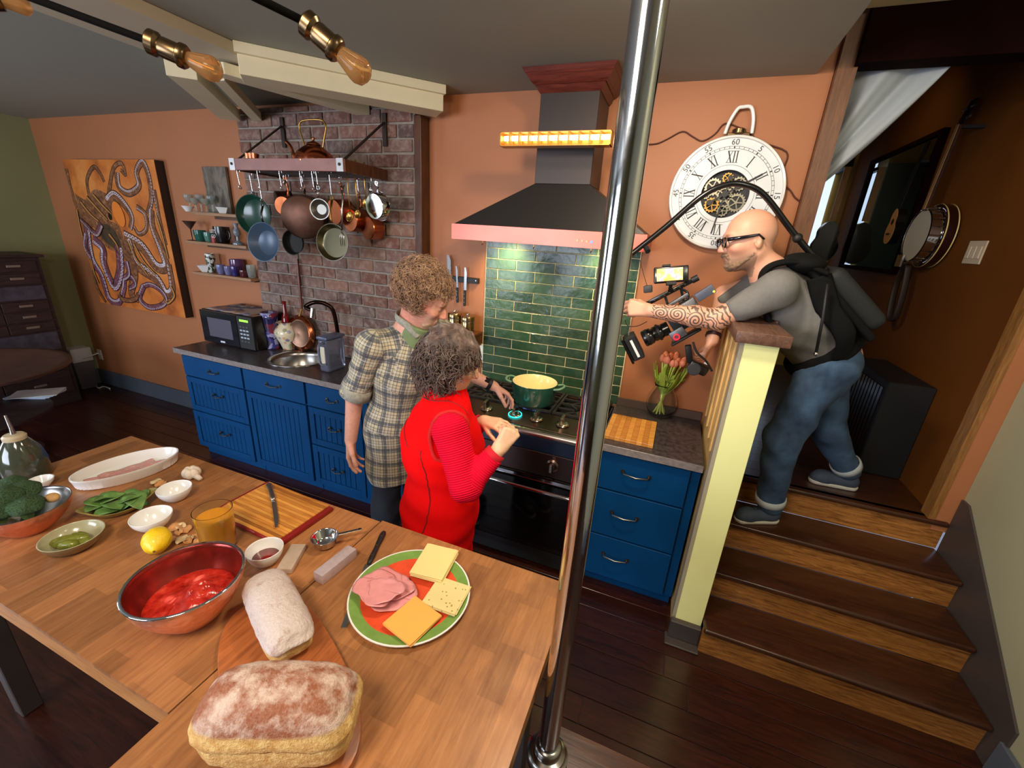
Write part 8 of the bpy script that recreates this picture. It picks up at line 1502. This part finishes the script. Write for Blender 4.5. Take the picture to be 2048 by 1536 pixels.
def build_cam():
    HC = np.array((0.252, 2.20, 1.925)); NB = np.array((0.385, 2.225, 1.775)); CH = np.array((0.535, 2.27, 1.615)); PE = np.array((0.725, 2.345, 1.43)); SLn, SRf = np.array((0.385, 2.07, 1.735)), np.array((0.41, 2.395, 1.75))
    EL, WL = np.array((0.185, 2.045, 1.590)), np.array((-0.105, 2.06, 1.592)); ER, WR = np.array((0.225, 2.42, 1.665)), np.array((0.205, 2.27, 1.45))
    root = thing('person', 'bald bearded cameraman with glasses, grey T-shirt and tattooed arm leaning over the half wall', 'person', (0.72, 2.35, 0.495))
    S = Sdf(); hd = headprims(S, HC, (-0.955, -0.22, -0.20), (-0.18, 0.02, 0.98), 1.06); S.cap(NB, HC - np.array(hd[1][2]) * 0.065 - np.array(hd[1][0]) * 0.03, 0.066, 0.060, 0.03)
    nI = len(S.p); S.cap(PE, CH, 0.125, 0.13, 0.05); S.cap(CH, NB, 0.13, 0.08, 0.05); S.cap(SLn, SRf, 0.055, 0.055, 0.05); iU = len(S.p); S.cap(SLn, EL, 0.056, 0.045, 0.02); iF = len(S.p); S.cap(EL, EL + (WL - EL) * 0.3, 0.045, 0.046, 0.02); S.cap(EL + (WL - EL) * 0.3, WL, 0.046, 0.030, 0.02, tag=7); S.cap(SRf, ER, 0.055, 0.042, 0.02); S.cap(ER, WR, 0.043, 0.030, 0.015)
    handprims(S, WL, (-1.0, 0.0, 0.02), (0.1, 0.9, -0.35), -1, (0.95, 1.0, 1.05, 1.1, 0.6), 1.0, 0.03, (0.45, 0.5)); handprims(S, WR, (-0.25, -0.35, -0.8), (-0.85, 0.3, 0.2), 1, (0.9, 0.95, 1.0, 1.0, 0.6), 1.0, 0.03, (0.4, 0.5))
    hips = [(0.70, 2.265, 1.385), (0.745, 2.43, 1.385)]; kn = [(0.612, 2.245, 1.005), (0.865, 2.50, 1.02)]; an = [(0.665, 2.315, 0.60), (1.055, 2.60, 0.775)]
    for i in range(2): S.cap(hips[i], kn[i], 0.08, 0.058, 0.04); S.cap(kn[i], an[i], 0.056, 0.042, 0.03)
    p_, q_ = S.mesh(0.004); c = base_color(p_, (222, 164, 136)); c, (d, s_, u, near) = facecolor(c, p_, hd)
    st = near * (u < -0.02) * (d > -0.01) * (d < 0.13) * (np.abs(s_) < 0.072); c = blend(c, st * np.clip((-u - 0.02) / 0.05, 0, 1) * 0.75, (132, 104, 84)); c = blend(c, near * (u > 0.04) * 0.25, (226, 150, 124)); c = blend(c, near * (u < 0.07) * (u > -0.02) * (d < 0.02) * 0.2, (170, 140, 120))
    ob = to_obj('body', p_, q_, None, root, c, sdf=S); me = ob.data; me.materials.clear()
    # tattoo mask and UVs measured on forearm and upper arm of the near arm
    pr_f = ('c', V3(*EL), V3(*WL), 0.045, 0.03, 0, None, 1, 0, 1); pr_u = ('c', V3(*SLn), V3(*EL), 0.05, 0.045, 0, None, 1, 0, 1); df = Sdf.dist(pr_f, p_.astype(np.float32)); du = Sdf.dist(pr_u, p_.astype(np.float32)); ax_ = WL - EL; tt = ((p_ - EL) @ ax_) / (ax_ @ ax_)
    m_ = ((df < 0.014) & (tt < 0.96)) | ((du < 0.014)); at = me.attributes.new('Tat', 'FLOAT', 'POINT'); at.data.foreach_set('value', m_.astype(np.float32))
    z = ax_ / np.linalg.norm(ax_); x = np.array([0, -1, 0.0]); x -= z * (x @ z); x /= np.linalg.norm(x); y = np.cross(z, x); v = p_[q_] - WL; uv = np.zeros((len(q_), 4, 2), np.float32); an_ = np.arctan2(v @ y, v @ x); uv[..., 0] = an_ * 0.042; uv[..., 1] = -(v @ z); me.uv_layers[0].data.foreach_set('uv', uv.ravel())
    me.materials.append(tattoomat())
    # T-shirt
    m_tee = mat('heather_grey_jersey', (112, 110, 108), 0.9, var=0.06, vscale=60, bump=0.15, bscale=400); T = Sdf(); T.cap(PE + V3(0.01, 0, -0.02), CH, 0.136, 0.148, 0.05, flat=(0.6, 0, 0.8), f=0.95); T.cap(CH, NB - V3(-0.03, 0, 0.03), 0.145, 0.10, 0.06); T.cap(SLn, SRf, 0.070, 0.070, 0.06); T.cap(SLn, SLn + (EL - SLn) * 0.62, 0.072, 0.064, 0.04, tag=1); T.cap(SRf, SRf + (ER - SRf) * 1.1 + V3(0, 0, -0.02), 0.080, 0.078, 0.04, tag=2)
    d_ = nrmz(EL - SLn); cutE = lambda X, Y, Z_: np.where((X < 0.34) & (Y < 2.16), (X - EL[0]) * d_[0] + (Y - EL[1]) * d_[1] + (Z_ - EL[2]) * d_[2] + 0.055, -1.0)
    p2, q2 = T.mesh(0.005, 0, [cutE, plane(PE + V3(0.015, 0, -0.02), (0.62, 0, -0.6)), plane(NB + V3(-0.035, 0, 0.038), (-0.72, 0, 0.69)), plane((0.215, 2.42, 1.62), (-0.8, 0, -0.6)), lambda X, Y, Z_: np.where((X < 0.445), 1.597 - Z_, -1.0)], folds(0.005, 26, 25)); to_obj('grey_t_shirt', p2, q2, m_tee, root, sdf=T)
    legs_shoes(root, hips, kn, an, [(0.505, 2.235, 0.4955), (0.885, 2.585, 0.6605)], m_denim, mat('navy_grey_trainer', (62, 72, 88), 0.7, var=0.1, vscale=40), '', 0.103, 0.080, 0.062, ((0.715, 2.31, 1.415), (0.735, 2.39, 1.415), 0.132, None, 1), 16, 0.0065, cuffm=mat('pale_denim_cuff', (178, 184, 184), 0.8))
    A, fr, Cn, sc = hd; D_, Sd, U_ = fr
    # glasses
    gl = MB()
    for g in (-1, 1):
        cyc = [A(0.104 + 0.002 * math.cos(a), g * 0.034 + 0.026 * math.copysign(abs(math.cos(a)) ** 0.7, math.cos(a)), 0.004 + 0.019 * math.copysign(abs(math.sin(a)) ** 0.7, math.sin(a))) for a in [i * math.pi / 12 for i in range(24)]]; gl.tube([tuple(c_) for c_ in cyc], 0.0045, 8, closed=True)
        gl.tube([tuple(A(0.100, g * 0.060, 0.014)), tuple(A(0.05, g * 0.078, 0.014)), tuple(A(-0.01, g * 0.084, 0.016)), tuple(A(-0.03, g * 0.084, -0.004))], [0.0085, 0.0075, 0.0055, 0.004], 8, flat=1.0)
    gl.tube([tuple(A(0.106, -0.012, 0.010)), tuple(A(0.109, 0, 0.013)), tuple(A(0.106, 0.012, 0.010))], 0.0042, 8); go = gl.build('glasses', mat('black_glasses_frame', (16, 16, 26), 0.2, coat=0.5), root, smooth=True)
    Q = Sdf(); M = np.stack(fr); Q.ell(A(0.066, 0, -0.093), (0.030, 0.036, 0.026), M, 0.02); Q.cap(A(0.094, -0.022, -0.048), A(0.094, 0.022, -0.048), 0.006, 0.006, 0.008); 
    for g in (-1, 1): Q.cap(A(0.088, g * 0.024, -0.050), A(0.074, g * 0.027, -0.085), 0.007, 0.011, 0.01); Q.cap(A(0.060, g * 0.036, -0.092), A(0.0, g * 0.062, -0.055), 0.014, 0.010, 0.02)
    p2, q2 = Q.mesh(0.0035, 0, [], folds(0.002, 170, 2)); to_obj('beard', p2, q2, mat('greying_brown_beard', (146, 116, 92), 0.9, var=0.3, vscale=110, bump=0.9, bscale=320), root)
    MB().lathe([(0.032, -0.009), (0.037, -0.008), (0.037, 0.008), (0.032, 0.009)], tuple(WR - nrmz(WR - ER) * 0.03), 26, tuple(WR - ER), cap=False).build('wrist_band', mat('dark_maroon_band', (50, 16, 24), 0.5), root, smooth='auto')
    # harness worn on the back, support arm, straps: one wearable thing
    bp = thing('camera_support_backpack', 'black padded camera support harness worn on the back of the cameraman', 'backpack', (0.70, 2.26, 1.62)); m_ny = mat('black_nylon', (16, 16, 17), 0.85, spec=0.15, bump=0.3, bscale=300); ax1 = nrmz(np.array((0.50, 0.02, -0.45))); nb_ = nrmz(np.array((0.62, 0.0, 0.70))); c0 = CH + nb_ * 0.165 + ax1 * 0.05
    nk = Sdf(); nk.ell(NB + V3(0.10, 0.0, 0.07), (0.085, 0.13, 0.045), None, 0.02); p2, q2 = nk.mesh(0.006); to_obj('neck_pad', p2, q2, m_ny, bp); q = MB(); q.obox(tuple(c0 + nb_ * 0.02), tuple(ax1), (0, 1, 0), tuple(nb_), 0.155, 0.13, 0.042); q.build('back_shell', mat('dark_grey_shell', (36, 38, 38), 0.6, spec=0.25), bp, bevel=0.035, seg=4)
    q = MB(); q.obox(tuple(c0 - nb_ * 0.030 - ax1 * 0.02), tuple(ax1), (0, 1, 0), tuple(nb_), 0.20, 0.14, 0.016); q.build('back_pad', m_ny, bp, bevel=0.012, seg=3)
    for yy in (2.145, 2.37):
        st_ = [c0 - ax1 * 0.16 + V3(0, yy - 2.27, 0), NB + V3(0.04, yy - 2.225, 0.075), NB + V3(-0.055, (yy - 2.25) * 0.9, 0.02), CH + V3(-0.16, yy - 2.27, 0.03), CH + V3(-0.08, yy - 2.27, -0.12)]; MB().tube(spline([tuple(a) for a in st_], 8), 0.040, 10, flat=0.34, up=(0, 1, 0)).build('shoulder_strap', m_ny, bp, smooth=True)
    s1 = [c0 - ax1 * 0.17 + V3(-0.02, -0.135, -0.02), CH + nb_ * 0.09 + V3(0, -0.150, 0), CH + nb_ * 0.07 + ax1 * 0.14 + V3(0, -0.158, 0), PE - ax1 * 0.03 + nb_ * 0.02 + V3(0, -0.165, 0)]; MB().tube(spline([tuple(a) for a in s1], 8), [0.045] * 9 + [0.040] * 8 + [0.038] * 8, 10, flat=0.3, up=tuple(nb_)).build('side_strap', m_ny, bp, smooth=True)
    belt = [tuple(PE - ax1 * 0.045 + nb_ * (0.158 * math.cos(a)) + V3(0, 1, 0) * (0.163 * math.sin(a))) for a in [i * math.pi / 14 for i in range(28)]]; MB().tube(belt, 0.045, 10, closed=True, flat=0.35, up=tuple(ax1)).build('waist_belt', m_ny, bp, smooth=True)
    arm = [(1700, 610), (1650, 540), (1590, 470), (1530, 392), (1490, 370), (1450, 370), (1400, 395), (1330, 455), (1258, 512)]; yy_ = [2.24, 2.22, 2.20, 2.17, 2.15, 2.14, 2.13, 2.12, 2.10]; ap = [tuple(P(a, b, Y=y_)) for (a, b), y_ in zip(arm, yy_)]
    ao = MB().tube(spline(ap, 6), 0.0125, 12).build('support_arm', m_black, bp, smooth=True); j_ = P(1595, 476, Y=2.20); MB().sph(j_, 0.020).build('arm_joint', m_blackm, ao, smooth=True); MB().cyl(P(1292, 495, Y=2.11), P(1296, 503, Y=2.09), 0.012).build('pulley', m_blackm, ao)
    rod = MB().tube([tuple(P(1655, 568, Y=2.07)), tuple(P(1645, 640, Y=2.05)), tuple(P(1632, 706, Y=2.07))], 0.006, 8).build('side_rod', m_steel if False else m_blackm, bp, smooth=True); MB().sph(P(1632, 708, Y=2.065), 0.010).build('rod_end', m_steel, rod, smooth=True)
build_cam()
# ---------------------------------------------------------------- cinema camera rig hanging from the arm
def build_rig():
    YR = 2.14; g = lambda x, y, Y_=YR: P(x, y, Y=Y_); rg_ = thing('camera_rig', 'handheld cinema camera rig with lens, matte box and monitor held over the worktop', 'camera', g(1340, 640)); m_cg = mat('grey_camera_metal', (112, 114, 118), 0.4, 0.6, var=0.15, vscale=60)
    ax_ = (g(1420, 600) - g(1300, 670)).normalized(); nn = Vector((0, 1, 0)); uu = ax_.cross(nn).normalized(); uu = uu if uu.z > 0 else -uu
    def bx(name, x, y, hx, hy, hz, m, Y_=YR, parent=rg_, bev=0.004, a=None, n_=None):
        A_ = a or ax_; N_ = n_ or nn; U2 = A_.cross(N_).normalized(); q = MB(); q.obox(g(x, y, Y_), A_, N_, U2, hx, hy, hz); return q.build(name, m, parent, bevel=bev, seg=2)
    body = bx('camera_body', 1368, 628, 0.075, 0.055, 0.052, m_cg, 2.19); bx('body_side_plate', 1368, 640, 0.062, 0.004, 0.040, m_blackm, 2.131, body, 0.002)
    MB().lathe([(0.010, 0), (0.016, 0.002), (0.016, 0.006), (0.010, 0.006)], g(1353, 674, 2.115), 24, (0, -1, 0), cap=False).build('red_record_ring', mat('red_record_ring', (240, 40, 60), 0.3, emit=0.8), body, smooth=True)
    bx('lower_plate', 1372, 672, 0.075, 0.045, 0.006, m_blackm, 2.16); bx('side_panel', 1356, 668, 0.036, 0.006, 0.024, m_cg, 2.122)
    la, lb_ = g(1338, 655, 2.15), g(1262, 690, 2.13); ld_ = (lb_ - la); MB().lathe([(0.030, 0), (0.034, 0.004), (0.034, 0.03), (0.031, 0.033), (0.036, 0.04), (0.037, 0.075), (0.033, 0.08), (0.040, 0.088), (0.041, 0.125), (0.037, 0.13)], la, 36, ld_, cap=True).build('lens', m_black, rg_, smooth='auto')
    for t0 in (0.045, 0.10): MB().lathe([(0.0385, 0), (0.0415, 0.001), (0.0415, 0.012), (0.0385, 0.013)], la + ld_.normalized() * t0, 48, ld_, cap=False).build('focus_ring', m_blackm, rg_)
    ldn = ld_.normalized(); mbx = MB(); mc_ = g(1268, 692, 2.12); sidev = Vector((0.15, -1, 0)).normalized(); upv = ldn.cross(sidev).normalized(); mbx.obox(mc_, ldn, sidev, upv, 0.028, 0.060, 0.060); mo = mbx.build('matte_box', m_blackm, rg_, bevel=0.004)
    MB().obox(mc_ + ldn * 0.035, ldn, sidev, upv, 0.006, 0.068, 0.066).build('matte_box_front', m_black, mo, bevel=0.003); MB().obox(mc_ + sidev * 0.062 - ldn * 0.002, ldn, sidev, upv, 0.006, 0.002, 0.046).build('white_edge_strip', m_white, mo); MB().bar(mc_ + upv * 0.062, mc_ + upv * 0.062 + (upv * 0.8 - ldn * 0.5) * 0.07, 0.004, 0.002).build('flag_arm', m_steel, mo)
    # top handle: sloping perforated cheese bar with uprights
    h0, h1 = g(1285, 612), g(1386, 560); hb = MB(); hb.bar(h0, h1, 0.018, 0.022, nn); hb = hb.build('top_handle', m_black, rg_, bevel=0.004, seg=2); dh = (h1 - h0)
    for k in range(8): c_ = h0 + dh * (0.15 + 0.1 * k); MB().cyl(c_ + Vector((0, -0.0095, 0)), c_ + Vector((0, -0.0125, 0)), 0.0045, n=10).build('rosette_hole', m_ant, hb)
    MB().cyl(h1 - dh * 0.02, h1 + dh * 0.10, 0.015, n=20).build('handle_end', m_blackm, hb, smooth='auto'); MB().bar(g(1330, 592), g(1340, 622), 0.014, 0.012, nn).build('handle_leg', m_black, rg_); MB().bar(g(1362, 578), g(1368, 604), 0.014, 0.012, nn).build('handle_leg', m_black, rg_)
    MB().tube(spline([g(1362, 578), g(1374, 584), g(1376, 596), g(1366, 602), g(1358, 606)], 4), 0.006).build('guard_loop', m_black, rg_, smooth=True)
    MB().obox(g(1272, 622), dh.normalized(), nn, dh.normalized().cross(nn), 0.03, 0.018, 0.018).build('front_mount', m_blackm, rg_, bevel=0.004); MB().lathe([(0.006, 0), (0.011, 0.001), (0.011, 0.008), (0.006, 0.008)], g(1286, 606, 2.12), 18, (0, -1, 0), cap=False).build('screw_ring', m_ant, rg_, smooth=True)
    # receiver box with antenna
    rb2 = MB(); rb2.obox(g(1296, 578), (0.98, 0, 0.2), nn, (-0.2, 0, 0.98), 0.020, 0.014, 0.017); rb2 = rb2.build('receiver_box', mat('charcoal_plastic', (52, 54, 58), 0.5), rg_, bevel=0.005, seg=2); MB().tube([g(1294, 571), g(1286, 545), g(1280, 520)], 0.0013, 5).build('antenna_wire', m_black, rb2)
    # monitor phone
    dm = Vector((0.97, 0.10, 0.16)).normalized(); nm = Vector((0.12, -0.95, 0.20)).normalized(); nm = (nm - dm * nm.dot(dm)).normalized(); um = nm.cross(dm).normalized(); um = um if um.z > 0 else -um; mcn = g(1342, 549, 2.11)
    mo2 = MB(); mo2.obox(mcn, dm, nm, um, 0.075, 0.006, 0.037); mo2 = mo2.build('monitor', m_black, rg_, bevel=0.009, seg=3)
    def scr():
        t_ = NT('monitor_live_picture'); v = t_.pos(); n = t_.noise(v, 28, 3, 0.6, 1.0); c_ = t_.ramp(n, [(0.3, s2l((206, 60, 120))), (0.42, s2l((190, 170, 214))), (0.52, s2l((236, 190, 120))), (0.7, s2l((240, 150, 70)))]); t_.set(Base_Color=c_, Emission_Color=c_, Emission_Strength=0.9, Roughness=0.2); return t_.m
    MB().obox(mcn + nm * 0.0066 - dm * 0.006, dm, nm, um, 0.056, 0.0006, 0.028).build('screen', scr(), mo2)
    icons = MB()
    for k in range(7): icons.obox(mcn + nm * 0.0074 - dm * (0.0 - 0.008 * k) + um * 0.024, dm, nm, um, 0.0022, 0.0003, 0.0018)
    icons.build('menu_icons', mat('lit_white_icons', (255, 250, 245), 0.4, emit=1.0), mo2); MB().obox(mcn - um * 0.040, dm, nm, um, 0.022, 0.012, 0.008).build('monitor_clamp', m_blackm, mo2, bevel=0.002); MB().obox(mcn + um * 0.041 - dm * 0.02, dm, nm, um, 0.018, 0.010, 0.005).build('monitor_clamp', m_blackm, mo2, bevel=0.002)
    MB().bar(mcn - um * 0.045, h0 + dh * 0.55, 0.016, 0.016, nn).build('monitor_arm', m_blackm, rg_)
    # top plate, battery wing, hand grip, cables
    bx('top_plate', 1352, 602, 0.062, 0.02, 0.008, m_cg, 2.15); bx('battery', 1410, 586, 0.042, 0.02, 0.020, mat('slate_battery', (74, 80, 96), 0.4), 2.12); MB().cyl(g(1428, 583, 2.098), g(1428, 583, 2.094), 0.005).build('yellow_light', mat('yellow_indicator', (230, 230, 60), 0.4, emit=1.0), rg_)
    gr = MB(); gr.bar(g(1376, 690, 2.16), g(1380, 725, 2.17), 0.03, 0.03, nn); gr.build('grip_post', m_blackm, rg_, bevel=0.006, seg=2)
    q = MB(); q.obox(g(1396, 735, 2.17), (0.9, 0.1, -0.3), nn, (0.3, 0, 0.9), 0.052, 0.026, 0.028); go = q.build('hand_grip', m_black, rg_, bevel=0.014, seg=3); MB().lathe([(0.03, 0), (0.032, 0.004), (0.028, 0.008), (0, 0.009)], g(1388, 738, 2.144), 28, (0.1, -1, 0), cap=False).build('grip_disc', mat('charcoal_plastic', (0, 0, 0)), go, smooth='auto'); MB().obox(g(1412, 727, 2.142), (0.9, 0.1, -0.3), nn, (0.3, 0, 0.9), 0.010, 0.002, 0.004).build('grip_label', m_white, go)
    MB().tube(spline([g(1386, 684, 2.13), g(1394, 705, 2.12), g(1412, 722, 2.12), g(1424, 742, 2.13)], 6), 0.005).build('cable', m_blackm, rg_, smooth=True); MB().tube(spline([g(1250, 640, 2.12), g(1256, 652, 2.11), g(1275, 652, 2.11), g(1294, 643, 2.12)], 5), 0.0018, 5).build('thin_cable', m_blackm, rg_, smooth=True)
build_rig()
